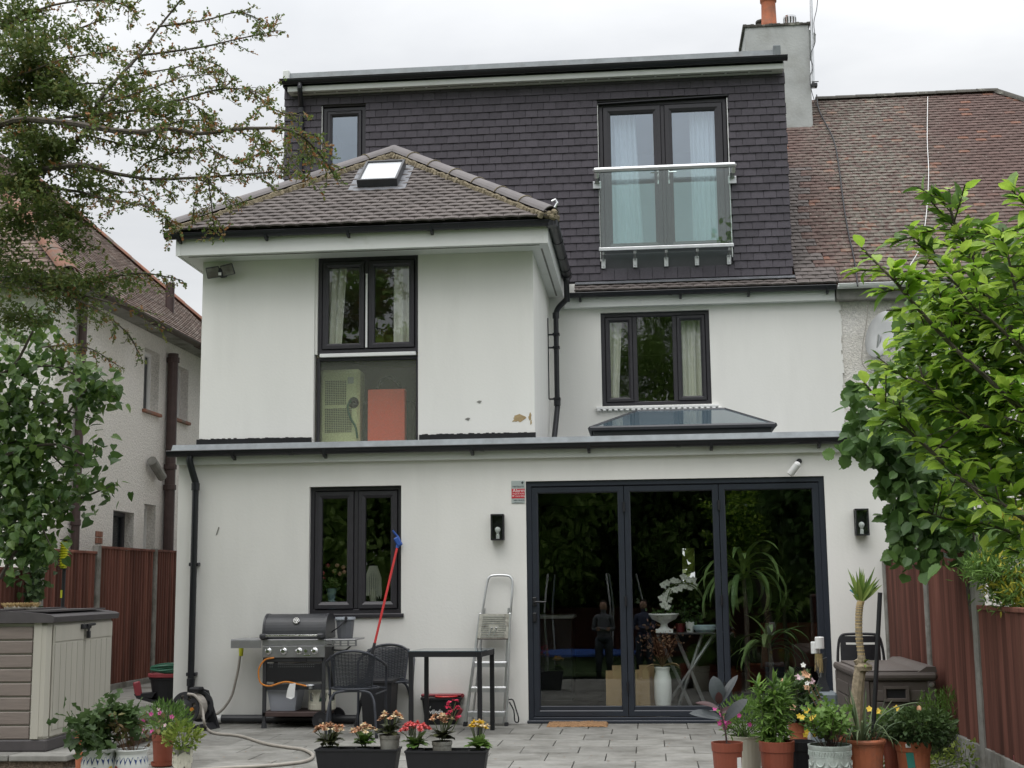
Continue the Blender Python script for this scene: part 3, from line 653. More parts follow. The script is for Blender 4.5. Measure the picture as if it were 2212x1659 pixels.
# ---- glass balcony
by = YD-.22
q = MB(); hr = [P(1280, 368.5, Y=by), P(1591, 356, Y=by)]; zh = (hr[0].z+hr[1].z)/2; bx0, bx1 = hr[0].x, hr[1].x
q.bbox(bx0, bx1, by-.04, by+.03, zh-.03, zh+.03, .026); BAL = q.build('glass_balcony', M['metal'], H)
zb = (P(1293, 541, Y=by).z+P(1585, 528.5, Y=by).z)/2; cx0, cx1 = P(1293.5, 540, Y=by).x, P(1585, 530, Y=by).x
q = MB(); q.bbox(cx0, cx1, by-.03, by+.03, zb-.022, zb+.022, .005); q.build('bottom_rail', M['metal'], BAL)
q = MB(); q.box(P(1297, 450, Y=by).x, P(1579, 450, Y=by).x, by-.006, by+.006, zb+.02, zh-.028); q.build('glass_panel', M['bglass'], BAL)
for i in range(5):
    x = P([1302, 1371, 1439, 1506, 1576][i], 540, Y=by).x
    q = MB(); q.tube([(x, by, zb-.024), (x, by+.01, zb-.05), (x, YD-.06, zb-.075), (x, YD-.04, zb-.1)], .02, 8); q.bbox(x-.028, x+.028, YD-.045, YD-.02, zb-.21, zb-.09, .004)
    q.lathe([(0, -.008), (.009, -.006), (.009, .006), (0, .008)], 8, (x, YD-.05, zb-.18)); q.build('bracket', M['metal'], BAL)
for x in (bx0+.05, bx1-.05):
    q = MB(); q.tube([(x, by, zh-.03), (x, by+.02, zh-.08), (x, YD-.06, zh-.1)], .035, 10); q.bbox(x-.055, x+.055, YD-.06, YD-.028, zh-.2, zh-.1, .004)
    for s_ in (-.03, .03): q.lathe([(0, -.012), (.012, -.008), (.012, .008), (0, .012)], 8, (x+s_, YD-.064, zh-.12))
    q.build('rail_bracket', M['metal'], BAL)
# ---- lantern on the flat roof
lz0 = 2.876
lb0, lb1 = P(1275, 928, Y=.9).x, P(1674, 921, Y=.9).x
lzt = P(1470, 888, Y=1.9).z; lr0, lr1 = P(1375, 888, Y=1.9).x, P(1567, 885, Y=1.9).x
lzb = P(1475, 922, Y=.9).z
A, B_, C_, D_ = Vector((lb0, .9, lzb)), Vector((lb1, .9, lzb)), Vector((lb1, 2.9, lzb)), Vector((lb0, 2.9, lzb)); E_, F_ = Vector((lr0, 1.9, lzt)), Vector((lr1, 1.9, lzt))
q = MB(); q.bbox(lb0+.03, lb1-.03, .93, 2.87, lz0, lzb-.02, .01); q.ringrect(0, 0, 0, 0, [(0, 0), (0, 0), (0, 0)]) if False else None
for a, b in ((A, B_), (B_, C_), (C_, D_), (D_, A), (A, E_), (B_, F_), (C_, F_), (D_, E_), (E_, F_)): q.tube([a, b], .028, 6)
LAN = q.build('roof_lantern', M['charcoal'], H)
for vs in ([A, B_, F_, E_], [B_, C_, F_], [C_, D_, E_, F_], [D_, A, E_]):
    q = MB(); n_ = (vs[1]-vs[0]).cross(vs[2]-vs[0]).normalized(); q.prism([v+n_*.004 for v in vs], n_*.01); q.build('pane', M['lglass'], LAN)
# ---- downpipes
def pipe(pts, r, m='gutter', parent=H, sock=(), name='downpipe', n=12, br=()):
    q = MB(); q.tube(curve_pts(pts, 4) if len(pts) > 2 else pts, r, n)
    for (x, y, z) in sock: q.lathe([(r*1.02, -.04), (r*1.22, -.036), (r*1.22, .036), (r*1.02, .04)], n, (x, y, z))
    for (x, y, z) in br: q.bbox(x-r*1.5, x+r*1.5, y-r*.4, y+.08, z-.018, z+.018, .006)
    return q.build(name, M[m], parent, smooth=False)
p1 = P(420, 1200, Y=-.06); p2 = P(411, 1520, Y=-.06)
pipe([(P(411, 985, Y=-.11).x, -.115, gz-.05), (P(411, 985, Y=-.11).x, -.115, gz-.12), (p1.x-.005, -.062, gz-.33), (p1.x-.005, -.062, gz-.36)], .036, sock=[(p1.x-.005, -.062, gz-.37)])
pipe([(p1.x-.005, -.062, gz-.36), (p1.x-.005, -.062, 1.0), (p1.x-.007, -.062, .0)], .034, sock=[(p1.x-.006, -.062, .42)], br=[(p1.x-.005, -.06, 1.62), (p1.x-.006, -.06, .5)])
dx_ = P(650, 300, Y=YD-.08).x
pipe([(P(648, 182, Y=yF-.05).x, yF-.05, gzd-.06), (P(648, 182, Y=yF-.05).x, yF-.05, gzd-.16), (dx_, YD-.07, gzd-.32), (dx_, YD-.07, gzd-.36)], .035, sock=[(dx_, YD-.07, gzd-.38)])
pipe([(dx_, YD-.07, gzd-.36), (dx_, YD-.07, 5.6)], .033, m='gutter', br=[(dx_, YD-.06, 7.2)])
cxp = P(1202, 760, Y=YM-.25).x
pipe([(ex1+.06, YM-.5, gz2-.02), (ex1+.06, YM-.5, gz2-.12), (ex1+.06, YM-.4, gz3-.15)], .036, sock=[(ex1+.06, YM-.5, gz2-.06)])
pipe([(ex1+.06, YM-.35, gz3-.1), (cxp+.04, YM-.28, gz3-.2), (cxp, YM-.25, gz3-.28), (cxp, YM-.25, gz3-.34)], .036, sock=[(cxp, YM-.25, gz3-.3)])
zk = P(1208, 870, Y=YM-.25).z
pipe([(cxp, YM-.25, gz3-.3), (cxp, YM-.25, zk)], .034, br=[])
pipe([(cxp, YM-.25, zk), (cxp, YM-.27, zk-.08), (cxp-.03, YM-.9, 2.92)], .036, sock=[(cxp, YM-.25, zk)])
q = MB()
for z in (zk+.05, (zk+gz3)/2, gz3-.55): q.tube([(AX1, YM-.25, z), (cxp-.03, YM-.25, z)], .012, 6); q.bbox(cxp-.045, cxp+.045, YM-.3, YM-.2, z-.015, z+.015, .005)
q.tube([(AX1+.02, YM-.6, gz3-.4), (AX1+.02, YM-.6, zk)], .008, 5)
q.build('pipe_clip', M['gutter'], H)
# little bits of wear on the render: crack marks, patch of bare plaster
q = MB()
for (x, y, rx_, ry_) in ((1122, 903, .08, .045), (1145, 900, .02, .055), (1147, 912, .012, .03), (1113, 908, .04, .025)):
    p = P(x, y, Y=YA-.0025); q.prism([p+Vector((rx_*math.cos(a)*random.uniform(.45, 1.1), 0, ry_*math.sin(a)*random.uniform(.45, 1.1))) for a in [-j*PI/8 for j in range(16)]], (0, .002, 0))
q.build('bare_plaster_patch', mat('bare_plaster', (.38, .28, .15), rough=.95, var=.3, vs=20), H)
q = MB()
for (x, y) in ((470, 1146),):
    p = P(x, y, Y=-.004); q.prism([p+Vector((a, 0, b)) for a, b in ((-.02, -.05), (-.005, -.045), (.02, .03), (.008, .04))], (0, .003, 0))
for (x, y) in ((1035, 868), (1010, 905)):
    p = P(x, y, Y=YA-.004); q.prism([p+Vector((a, 0, b)) for a, b in ((-.03, -.0), (.01, -.02), (.03, .01), (.0, .015))], (0, .003, 0))
q.build('chip_mark', M['concrete'], H)
# ---- rooms behind the windows (floors, walls, ceilings)
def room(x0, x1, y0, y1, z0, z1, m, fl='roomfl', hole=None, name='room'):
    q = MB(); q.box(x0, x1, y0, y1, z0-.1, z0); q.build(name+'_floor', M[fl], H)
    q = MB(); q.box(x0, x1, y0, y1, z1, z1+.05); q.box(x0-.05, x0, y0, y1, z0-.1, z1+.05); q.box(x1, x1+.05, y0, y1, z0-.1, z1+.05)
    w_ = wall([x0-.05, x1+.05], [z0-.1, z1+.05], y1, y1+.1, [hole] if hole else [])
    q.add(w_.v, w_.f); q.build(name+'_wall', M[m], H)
b0, b1 = P(1474, 1220, Y=7.5), P(1501, 1220, Y=7.5); bz0, bz1 = P(1488, 1262, Y=7.5).z, P(1488, 1184, Y=7.5).z
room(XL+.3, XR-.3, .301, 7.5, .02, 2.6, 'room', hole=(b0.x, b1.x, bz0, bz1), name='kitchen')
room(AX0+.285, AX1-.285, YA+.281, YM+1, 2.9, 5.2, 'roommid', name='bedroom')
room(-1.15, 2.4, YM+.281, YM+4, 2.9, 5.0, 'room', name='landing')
room(DX0+.25, -2.6, YD+.251, YD+2.4, 5.5, dzt-.05, 'roomw', name='bathroom')
room(-2.4, DX1-.25, YD+.251, YD+3.5, 5.45, dzt-.05, 'roomw', name='loft_room')
def curtain(x0, x1, y, z0, z1, folds, amp=.03, m='curtain', label='', x0b=None, x1b=None, group=None):
    q = MB(); n = folds*8; vs = []; fs = []; ph = random.random()*6
    x0b = x0 if x0b is None else x0b; x1b = x1 if x1b is None else x1b
    for j in range(7):
        t_ = j/6
        for i in range(n+1):
            u = i/n; x = (x0+(x1-x0)*u)*(1-t_)+(x0b+(x1b-x0b)*u)*t_
            vs.append((x, y+amp*math.sin(u*folds*2*PI+ph+.5*t_)*(1+.3*math.sin(u*9+ph)), z1+(z0-z1)*t_))
    for j in range(6):
        for i in range(n): fs.append((j*(n+1)+i, j*(n+1)+i+1, (j+1)*(n+1)+i+1, (j+1)*(n+1)+i))
    q.add(vs, fs); o = q.build('curtain', M[m], smooth=True); return tag(o, label, 'curtain', group)
y = YA+.2
curtain(P(699, 650, Y=y).x-.05, P(752, 580, Y=y).x, y, sz-.0, az1-.02, 4, label='pale gathered curtain at the left of the upper annex window', x1b=P(738, 740, Y=y).x)
curtain(P(851, 650, Y=y).x, P(890, 650, Y=y).x+.05, y, sz-.0, az1-.02, 3, label='pale gathered curtain at the right of the upper annex window')
y = YM+.2
curtain(P(1310, 780, Y=y).x-.05, P(1344, 700, Y=y).x, y, mz0, mz1, 3, label='cream curtain at the left of the three-pane first-floor window', x1b=P(1336, 850, Y=y).x)
curtain(P(1470, 780, Y=y).x, P(1522, 780, Y=y).x, y, mz0, mz1, 4, label='cream curtain at the right of the three-pane first-floor window')
y = YD+.2
curtain(P(1320, 350, Y=y).x-.05, P(1370, 260, Y=y).x, y, fwb+.0, fwt+.02, 6, .03, 'curtainw', 'white voile curtain behind the left french door of the dormer', x1b=P(1392, 520, Y=y).x)
curtain(P(1492, 350, Y=y).x, P(1548, 350, Y=y).x+.05, y, fwb+.0, fwt+.02, 6, .03, 'curtainw', 'white voile curtain behind the right french door of the dormer')
# ================================================================ RIGHT NEIGHBOUR (attached)
NR = thing('neighbour_house', 'pebbledashed house joined on at the right under a mossy red tiled roof', 'house')
NZ = gz3+.02; NY = YM-.15
ridge_p = P(1950, 212, Y=8.0); run = ridge_p.y-NY; rise = P(1950, 212, Y=8.0).z-NZ; TH = math.atan2(rise, run)
usR = Vector((0, math.cos(TH), math.sin(TH))); nnR = Vector((0, -math.sin(TH), math.cos(TH))); sl_ = math.hypot(run, rise)
nx0 = mx1+.0; nx1 = 10.5
pb = mx1-.02
q = MB(); q.box(mx1, nx1, YM+.03, YM+.3, -.03, NZ); q.build('neighbour_wall', M['pebble'], NR)
# ragged edge where smooth render meets pebbledash
q = MB(); z = 2.9
while z < NZ-.12:
    h = random.uniform(.03, .09); q.box(mx1-.03, mx1+random.uniform(.0, .035), YM-.002, YM+.031, z, z+h); z += h
q.build('render_edge', M['render'], H)
q = MB(); rx = P(2152, 203, Y=8.0).x
q.add([(DX1-.1, NY+.05, NZ-.03), (nx1, NY+.05, NZ-.03), (rx, 8.0, ridge_p.z-.04), (DX1-.1, 8.0, ridge_p.z-.04), (DX1-.1, 12, NZ-.1), (nx1, 12, NZ-.1)], [(0, 1, 2, 3), (3, 2, 5, 4), (1, 5, 2), (0, 3, 4), (0, 4, 5, 1)])
M['redtile'] = mat('mossy_red_brown_tile', (.17, .075, .06), rough=.9, var=.25, vs=10, rnd=.13, bump=.4, bs=80, bdist=.004, spec=.2)
m = M['redtile']; nt = m.node_tree; N = nt.nodes.new; K = nt.links.new
# colour areas of the old roof: grey-green lichen band, dark brown beyond, a few orange tiles
ge = N('ShaderNodeNewGeometry'); n1 = N('ShaderNodeTexNoise'); n1.inputs['Scale'].default_value = .9; n1.inputs['Detail'].default_value = 8; n1.inputs['Roughness'].default_value = .7; K(ge.outputs['Position'], n1.inputs[0])
sx = N('ShaderNodeSeparateXYZ'); K(ge.outputs['Position'], sx.inputs[0])
fx = N('ShaderNodeFloatCurve'); c = fx.mapping.curves[0]; fm = N('ShaderNodeMapRange'); K(sx.outputs[0], fm.inputs[0]); fm.inputs[1].default_value = 2; fm.inputs[2].default_value = 8; K(fm.outputs[0], fx.inputs[1])
c.points[0].location = (0, .3); c.points[1].location = (1, .22); c.points.new(.12, .55); c.points.new(.28, .85); c.points.new(.42, .55); c.points.new(.6, .25); fx.mapping.update()
ad = N('ShaderNodeMath'); ad.operation = 'ADD'; K(fx.outputs[0], ad.inputs[0]); K(n1.outputs[0], ad.inputs[1])
mr_ = N('ShaderNodeMapRange'); K(ad.outputs[0], mr_.inputs[0]); mr_.inputs[1].default_value = .85; mr_.inputs[2].default_value = 1.35; mr_.inputs[4].default_value = .8
n3 = N('ShaderNodeTexNoise'); n3.inputs['Scale'].default_value = 14; n3.inputs['Detail'].default_value = 6; K(ge.outputs['Position'], n3.inputs[0]); r3 = N('ShaderNodeMapRange'); K(n3.outputs[0], r3.inputs[0]); r3.inputs[1].default_value = .38; r3.inputs[2].default_value = .6
mm = N('ShaderNodeMath'); mm.operation = 'MULTIPLY'; K(mr_.outputs[0], mm.inputs[0]); K(r3.outputs[0], mm.inputs[1])
mixa = N('ShaderNodeMix'); mixa.data_type = 'RGBA'; K(mm.outputs[0], mixa.inputs[0]); mixa.inputs[7].default_value = (.20, .195, .165, 1)
# pale lichen spots
vo = N('ShaderNodeTexNoise'); vo.inputs['Scale'].default_value = 30; vo.inputs['Detail'].default_value = 4; K(ge.outputs['Position'], vo.inputs[0]); vr = N('ShaderNodeMapRange'); K(vo.outputs[0], vr.inputs[0]); vr.inputs[1].default_value = .66; vr.inputs[2].default_value = .72; vr.inputs[4].default_value = .7
mixb = N('ShaderNodeMix'); mixb.data_type = 'RGBA'; K(vr.outputs[0], mixb.inputs[0]); K(mixa.outputs[2], mixb.inputs[6]); mixb.inputs[7].default_value = (.42, .41, .36, 1)
# orange tiles picked at random
oi = N('ShaderNodeObjectInfo'); at = N('ShaderNodeAttribute'); at.attribute_name = 'rnd'; a2 = N('ShaderNodeMath'); a2.operation = 'ADD'; K(oi.outputs['Random'], a2.inputs[0]); K(at.outputs['Fac'], a2.inputs[1]); fr = N('ShaderNodeMath'); fr.operation = 'FRACT'; K(a2.outputs[0], fr.inputs[0])
st = N('ShaderNodeMapRange'); K(fr.outputs[0], st.inputs[0]); st.inputs[1].default_value = .93; st.inputs[2].default_value = .96; st.inputs[4].default_value = .8
mixc = N('ShaderNodeMix'); mixc.data_type = 'RGBA'; K(st.outputs[0], mixc.inputs[0]); mixc.inputs[6].default_value = (.125, .084, .075, 1); mixc.inputs[7].default_value = (.20, .10, .07, 1); K(mixc.outputs[2], mixa.inputs[6])
for n in nt.nodes:
    if n.bl_idname == 'ShaderNodeVectorMath':
        for l in list(n.inputs[0].links): nt.links.remove(l)
        K(mixb.outputs[2], n.inputs[0])
q.build('neighbour_roof_deck', M['redtile'], NR)
RM = [tile_mesh('roof_tile', tw, .15, .025, .004, 3, 'redtile') for _ in range(3)]
GM_ = [tile_mesh('grey_roof_tile', tw, .15, .022, .005, 3, 'tile') for _ in range(3)]
nrow = int(sl_/.1)
E1 = Vector((0, NY, NZ+.01))
chx0, chx1 = P(1612, 60, Y=6.4).x, P(1757, 272, Y=6.4).x
chp = PP(1758, 278, E1, nnR); CY = chp.y
def rows_nr(kind):
    for i in range(nrow):
        s_ = i*.1-.03; f = s_/sl_
        xr = nx1+(rx-nx1)*max(0, f); y_ = NY+usR.y*s_
        xs_ = DX1+.02
        # the strip of newer grey tiles next to the dormer, with a stepped edge
        g1 = DX1+.36-.14*math.sin(f*7)+(.16 if (i//2) % 2 else 0) if f < .56 else DX1
        if i < 4: g1 = DX1+.55
        xr = min(xr, 7.6)
        if y_ > CY-.06: xs_ = max(xs_, chx1+.08); g1 = min(g1, xs_)
        if kind == 'g':
            if g1 > xs_+.05: yield s_, [(xs_, g1)], (i % 2)*tw*.5+.03
        else: yield s_, [(max(xs_, g1), xr)], (i % 2)*tw*.5+.03
place_tiles(rows_nr('r'), None, NR, M['redtile'], RM, tw, E1, Vector((1, 0, 0)), usR, nnR, R(-7), lift=.02, jit=.005, limit=290)
place_tiles(rows_nr('g'), None, NR, M['tile'], GM_, tw, E1, Vector((1, 0, 0)), usR, nnR, R(-7), lift=.024, jit=.006, name='grey_roof_tile')
hip(Vector((P(1762, 221, Y=8.0).x, 8.0, ridge_p.z+.0)), Vector((rx, 8.0, ridge_p.z+.01)), 9, .12, 'stone_dark', NR, mort=False)
hip(Vector((rx, 8.0, ridge_p.z)), Vector((rx+2.2, 8.0-2.2*run/ (nx1-rx) if False else 8.0-1.9, ridge_p.z-1.75)), 5, .12, 'stone_dark', NR, mort=False)
gutter(P(1808, 622, Y=NY).x, 8.5, NY-.06, NZ-.02, .055, NR, 'fascia', name='white_gutter')
q = MB(); q.bbox(P(1808, 640, Y=NY).x, 8.5, NY+.02, YM+.028, NZ-.2, NZ-.03, .006); q.build('neighbour_fascia', M['concrete'], NR)
# white cable and dark cable lying on the roof
def on_roof(x, y, l=.03): return PP(x, y, E1+nnR*(.045+l), nnR)
q = MB(); q.tube(curve_pts([on_roof(x, y) for x, y in ((2004, 209), (2003, 300), (2006, 370), (2003, 440), (1996, 500), (1985, 540), (1966, 573))], 4), .0055, 6); tag(q.build('white_cable', M['whitep']), 'white cable hanging straight down the mossy red roof', 'cable')
q = MB(); q.tube(curve_pts([on_roof(x, y) for x, y in ((1764, 205), (1770, 240), (1800, 300), (1812, 360), (1822, 440), (1832, 500), (1845, 560), (1853, 618))], 4), .011, 6); tag(q.build('dark_cable', M['blackp']), 'thin dark cable running down from the chimney over the mossy roof', 'cable')
# lower flat-roofed part of the neighbour behind the fence
q = MB(); q.box(2.75, 8, -.4, YM, -.03, 1.86); q.build('neighbour_lean_to', M['pebble'], NR)
q = MB(); q.box(2.6, 8, -.55, YM, 1.86, 1.98); q.build('neighbour_lean_to_roof', M['gutter'], NR)
# ---- chimney
CH = thing('chimney_stack', 'tall pale rendered chimney stack between the dormer and the mossy roof', 'chimney')
ctz = P(1680, 57, Y=CY).z; cbz = chp.z-.25
c0, c1 = P(1611, 130, Y=CY).x, P(1750.5, 150, Y=CY).x
q = MB(); q.add([(c0, CY, cbz), (c1, CY, cbz), (c1, CY+.95, cbz), (c0, CY+.95, cbz), (c0+.01, CY, ctz), (c1, CY, ctz), (c1, CY+.95, ctz), (c0+.01, CY+.95, ctz)], [(0, 1, 5, 4), (1, 2, 6, 5), (2, 3, 7, 6), (3, 0, 4, 7), (4, 5, 6, 7), (3, 2, 1, 0)]); q.build('stack', M['chimney'], CH)
q = MB(); n_ = 18
for i in range(n_):
    a = c0-.03+(c1-c0+.06)*i/n_; q.bbox(a, a+(c1-c0+.06)/n_+.004, CY-.02-random.random()*.01, CY+.98, ctz, ctz+.035+random.random()*.02, .008)
q.build('flaunching', M['stone_dark'], CH)
q = MB(); q.prism([(c1, CY+.1, ctz-.02), (c1+.13, CY+.1, ctz-.12), (c1+.06, CY+.1, ctz-.45), (c1, CY+.1, ctz-.62)], (0, .6, 0)); q.build('side_flashing', M['chimney'], CH)
q = MB()
for i in range(12): 
    a = c0+(c1-c0+.15)*i/12; q.bbox(a, a+.09, CY-.05-random.random()*.02, CY-.002, chp.z-.14+random.uniform(-.01, .01), chp.z+.0, .015)
q.bbox(c1, c1+.09, CY-.05, CY+.25, chp.z-.08, chp.z+.03, .02); q.build('mortar_fillet', M['mortar'], CH)
def pot(x, y0, y1, r, Y, m, name, label, coil=False):
    a, b = P(x, y1, Y=Y), P(x, y0, Y=Y); h = b.z-a.z
    q = MB(); q.lathe([(r*1.0, 0), (r*1.02, h*.2), (r*.97, h*.22), (r*.9, h*.8), (r*.93, h*.82), (r*1.05, h*.84), (r*1.05, h*.95), (r*.98, h), (r*.8, h), (r*.8, h*.7)], 20)
    return tag(q.build(name, M[m], loc=(a.x, Y, ctz+.02), smooth=True), label, 'chimney pot')
pot(1661.5, -22, 54, .128, CY+.25, 'terra', 'chimney_pot', 'large orange clay chimney pot at the front of the rendered stack')
pot(1646, 20, 54, .1, CY+.45, 'stone_dark', 'chimney_pot', 'low brown clay chimney pot just behind the large orange one')
a = P(1706, 40, Y=CY+.4); r = .12
q = MB(); q.lathe([(r*.9, 0), (r*.9, .03), (.03, .06), (.0, .06)], 16, (0, 0, .27)); COW = tag(q.build('chimney_cowl', M['chrome'], loc=(a.x, CY+.4, ctz+.02)), 'slotted silver metal cowl on the chimney stack', 'chimney cowl')
for i in range(14):
    t_ = 2*PI*i/14; q = MB(); q.bbox(-.011, .011, -.003, .003, 0, .28, .002, M=Matrix.Translation((r*.88*math.cos(t_), r*.88*math.sin(t_), 0)) @ Matrix.Rotation(t_+PI/2, 4, 'Z')); q.build('slat', M['metal'], COW)
q = MB(); q.lathe([(r*1.15, 0), (r*1.15, .06), (r*1.0, .1), (r*.95, .1)], 16); q.build('base', M['stone_dark'], COW)
# aerial pole
q = MB(); pa = P(1757, 190, Y=CY-.06); pb_ = P(1751, -40, Y=CY-.06); q.tube([pa, pb_], .024, 8); AE = tag(q.build('aerial_pole', M['metal']), 'grey aerial pole strapped to the corner of the chimney', 'aerial pole')
q = MB(); pc = P(1757, 182, Y=CY-.06); q.bbox(pc.x-.035, pc.x+.06, CY-.1, CY-.001, pc.z-.05, pc.z+.01, .006); q.tube([pc+Vector((-.03, -.03, .03)), pc+Vector((.08, -.03, .03))], .008, 6); q.build('bracket', M['black'], AE)
q = MB(); q.tube(curve_pts([P(x, y, Y=CY-.1) for x, y in ((1767, -10), (1764, 20), (1758, 50), (1761, 90), (1750, 120), (1756, 145), (1750, 165), (1752, 190), (1757, 210), (1764, 230))], 4), .006, 5); q.build('cable', M['blackp'], AE)
# satellite dish
dp = P(1903, 722, Y=YM-.25)
q = MB(); prof = [(0, -.055), (.16, -.04), (.3, 0), (.31, 0), (.3, .012), (.16, -.025), (0, -.042)]
mt = Matrix.Rotation(R(-62), 4, 'Z') @ Matrix.Rotation(R(78), 4, 'X')
q.lathe(prof, 28, M=mt.to_3x3()); DI = tag(q.build('satellite_dish', mat('matt_dish_white', (.55, .56, .56), rough=.6), loc=dp, smooth=True), 'white satellite dish on the pebbledashed wall beside the tree', 'satellite dish')
q = MB(); q.tube([(-.02, .02, 0), (-.05, .12, -.32), (-.05, .25, -.45)], .02, 8); q.tube([(0, 0, -.28), (.25, -.35, -.1)], .012, 6); q.build('arm', M['metal'], DI)
q = MB(); q.tube(curve_pts([Vector((-.1, .2, .55)), Vector((-.14, .18, .2)), Vector((-.2, .2, -.1)), Vector((-.21, .2, -.35)), Vector((-.05, .22, -.5))], 5), .006, 5); q.build('cable', M['hose'], DI)
# ================================================================ LEFT NEIGHBOUR
NL = thing('neighbour_house', 'white pebbledashed house at the left with brown pipes and a hipped roof', 'house')
WX = -7.12; EX = -6.86; ezl = P(430, 745, X=EX).z; ny0 = P(150, 585, X=EX).y; wy0 = ny0+.28
nl_h = [(700, 1300, 0, 0)]
def wp(x, y): return P(x, y, X=WX)
lw = []
q = MB(); lt = R(43)
# windows on the side wall: (near px, far px, top, bottom at near edge)
def lwin(xa, xb, yt, yb): a = wp(xa, yt); b = wp(xb, yt); c_ = wp(xa, yb); return (a.y, b.y, c_.z, a.z)
# zoom readings of reveal openings: x left/right, y top, y bottom (2212 scale)
Ls = [lwin(313, 346, 750, 884), lwin(371, 408, 783, 900), lwin(245, 290, 1102, 1250), lwin(312, 337, 1088, 1250)]
MW = Matrix(((0, 1, 0, 0), (1, 0, 0, 0), (0, 0, 1, 0), (0, 0, 0, 1)))     # swaps x and y
sw_ = wall([wy0, 14], [-.1, ezl+.1], WX, WX-.25, Ls, M=MW); sw_.f = [tuple(reversed(f)) for f in sw_.f]; sw_.build('pebbledash_wall', M['pebble'], NL)
q = MB(); q.box(-14, WX-.25, wy0, wy0+.25, -.1, ezl+.1); q.build('rear_wall', M['pebble'], NL)
for i, (a, b, z0, z1) in enumerate(Ls):
    fr = MB(); pr = [(0, -.2), (0, -.13), (.05, -.13), (.06, -.15), (.06, -.2)]
    fr.ringrect(a, b, z0, z1, pr); fr.v = [(WX+y_, x_, z_) for x_, y_, z_ in fr.v]; fr.f = [tuple(reversed(f)) for f in fr.f]
    Wn = fr.build('window', M['whitep'] if i != 2 else M['pvc'], NL)
    q = MB(); q.box(WX-.175, WX-.17, a+.055, b-.055, z0+.055, z1-.055); q.build('pane', M['dpane'], Wn)
    if i < 2: q = MB(); q.bbox(WX-.12, WX+.05, a-.04, b+.04, z0-.05, z0-.004, .008); q.build('window_sill', M['redridge'], NL)
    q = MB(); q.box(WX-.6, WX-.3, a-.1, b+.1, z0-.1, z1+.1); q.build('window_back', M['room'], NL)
# hipped roof: side slope towards us, near hip, far hip
depthY = 11.5
h_ = 3.35; ap1 = Vector((EX-h_/math.tan(lt), ny0+h_/math.tan(lt), ezl+h_)); fy = None
n_side = Vector((math.sin(lt), 0, math.cos(lt))); ep = Vector((EX, ny0, ezl))
pa = PP(195, 496, ep, n_side); pb2 = PP(386, 660, ep, n_side)
dh = (pb2-pa); k_ = (ezl-pb2.z)/dh.z; fc = pb2+dh*k_                   # far eaves corner
k2 = (ap1.z-pb2.z)/dh.z; fa = pb2+dh*k2
fc.x = EX; 
c0_ = Vector((EX, ny0, ezl)); c1_ = Vector((EX, fc.y, ezl)); wL = -18
q = MB(); q.add([c0_, c1_, fa, ap1, Vector((wL, ny0, ezl)), Vector((wL, ap1.y, ap1.z)), Vector((wL, fc.y, ezl)), Vector((wL, fa.y, fa.z))], [(0, 1, 2, 3), (4, 0, 3, 5), (1, 6, 7, 2), (5, 3, 2, 7), (0, 4, 6, 1)]); q.build('neighbour_roof_deck', M['redtile'], NL)
M['oldtile'] = mat('brown_grey_old_tile', (.15, .105, .085), rough=.9, var=.3, vs=8, rnd=.25, bump=.3, bs=70, bdist=.004, col2=(.24, .2, .17), c2s=4, c2pos=(.5, .65))
us_ = Vector((-math.cos(lt), 0, math.sin(lt))); OT = [tile_mesh('old_roof_tile', .17, .15, .024, .004, 2, 'oldtile') for _ in range(2)]
def rows_l():
    n = int(h_/math.sin(lt)/.1)
    for i in range(n):
        s_ = i*.1-.03; z_ = ezl+s_*math.sin(lt); f = s_*math.sin(lt)/h_
        a = ny0+(ap1.y-ny0)*f; b = fc.y+(fa.y-fc.y)*f
        if b > a+.1: yield s_, [(a, min(b, 9))], (i % 2)*.085
place_tiles(rows_l(), None, NL, M['oldtile'], OT, .17, Vector((EX, 0, ezl+.01)), Vector((0, 1, 0)), us_, n_side, R(-7), lift=.02, jit=.006, limit=150)
us2 = Vector((0, math.cos(lt), math.sin(lt))); nn2 = Vector((0, -math.sin(lt), math.cos(lt)))
def rows_l2():
    n = int(h_/math.sin(lt)/.1)
    for i in range(n):
        s_ = i*.1-.03; f = s_*math.sin(lt)/h_; b = EX+(ap1.x-EX)*f
        yield s_, [(-11.5, b)], (i % 2)*.085
place_tiles(rows_l2(), None, NL, M['oldtile'], OT, .17, Vector((0, ny0, ezl+.01)), Vector((1, 0, 0)), us2, nn2, R(-7), lift=.02, jit=.006, limit=120, name='rear_roof_tile')
hip(c0_+Vector((0, 0, .04)), ap1+Vector((0, 0, .04)), 10, .12, 'redridge', NL, mort=False); hip(c1_+Vector((0, 0, .04)), fa+Vector((0, 0, .04)), 14, .12, 'redridge', NL, mort=False)
q = MB(); q.box(WX, EX+.02, ny0, fc.y, ezl-.06, ezl-.02); q.box(-14, EX+.02, ny0, wy0, ezl-.06, ezl-.02); q.build('neighbour_soffit', M['concrete'], NL)
r = .06; prof = [(r*math.cos(a), r*math.sin(a)) for a in [PI+PI*i/9 for i in range(10)]]; prof += [(a*.85, b*.85) for a, b in prof][::-1]
q = MB(); q.prism([(EX+.06+a, ny0-.05, ezl-.02+b) for a, b in prof], (0, fc.y-ny0, 0))
for yy in (6.0, 6.15, 4.2, 2.4): q.prism([(EX+.06+a*1.2, yy, ezl-.02+b*1.2) for a, b in prof], (0, .06, 0))
q.build('brown_gutter', M['brown'], NL); gutter(-12, EX+.1, ny0-.06, ezl-.02, .06, NL, 'blackp', name='rear_gutter')
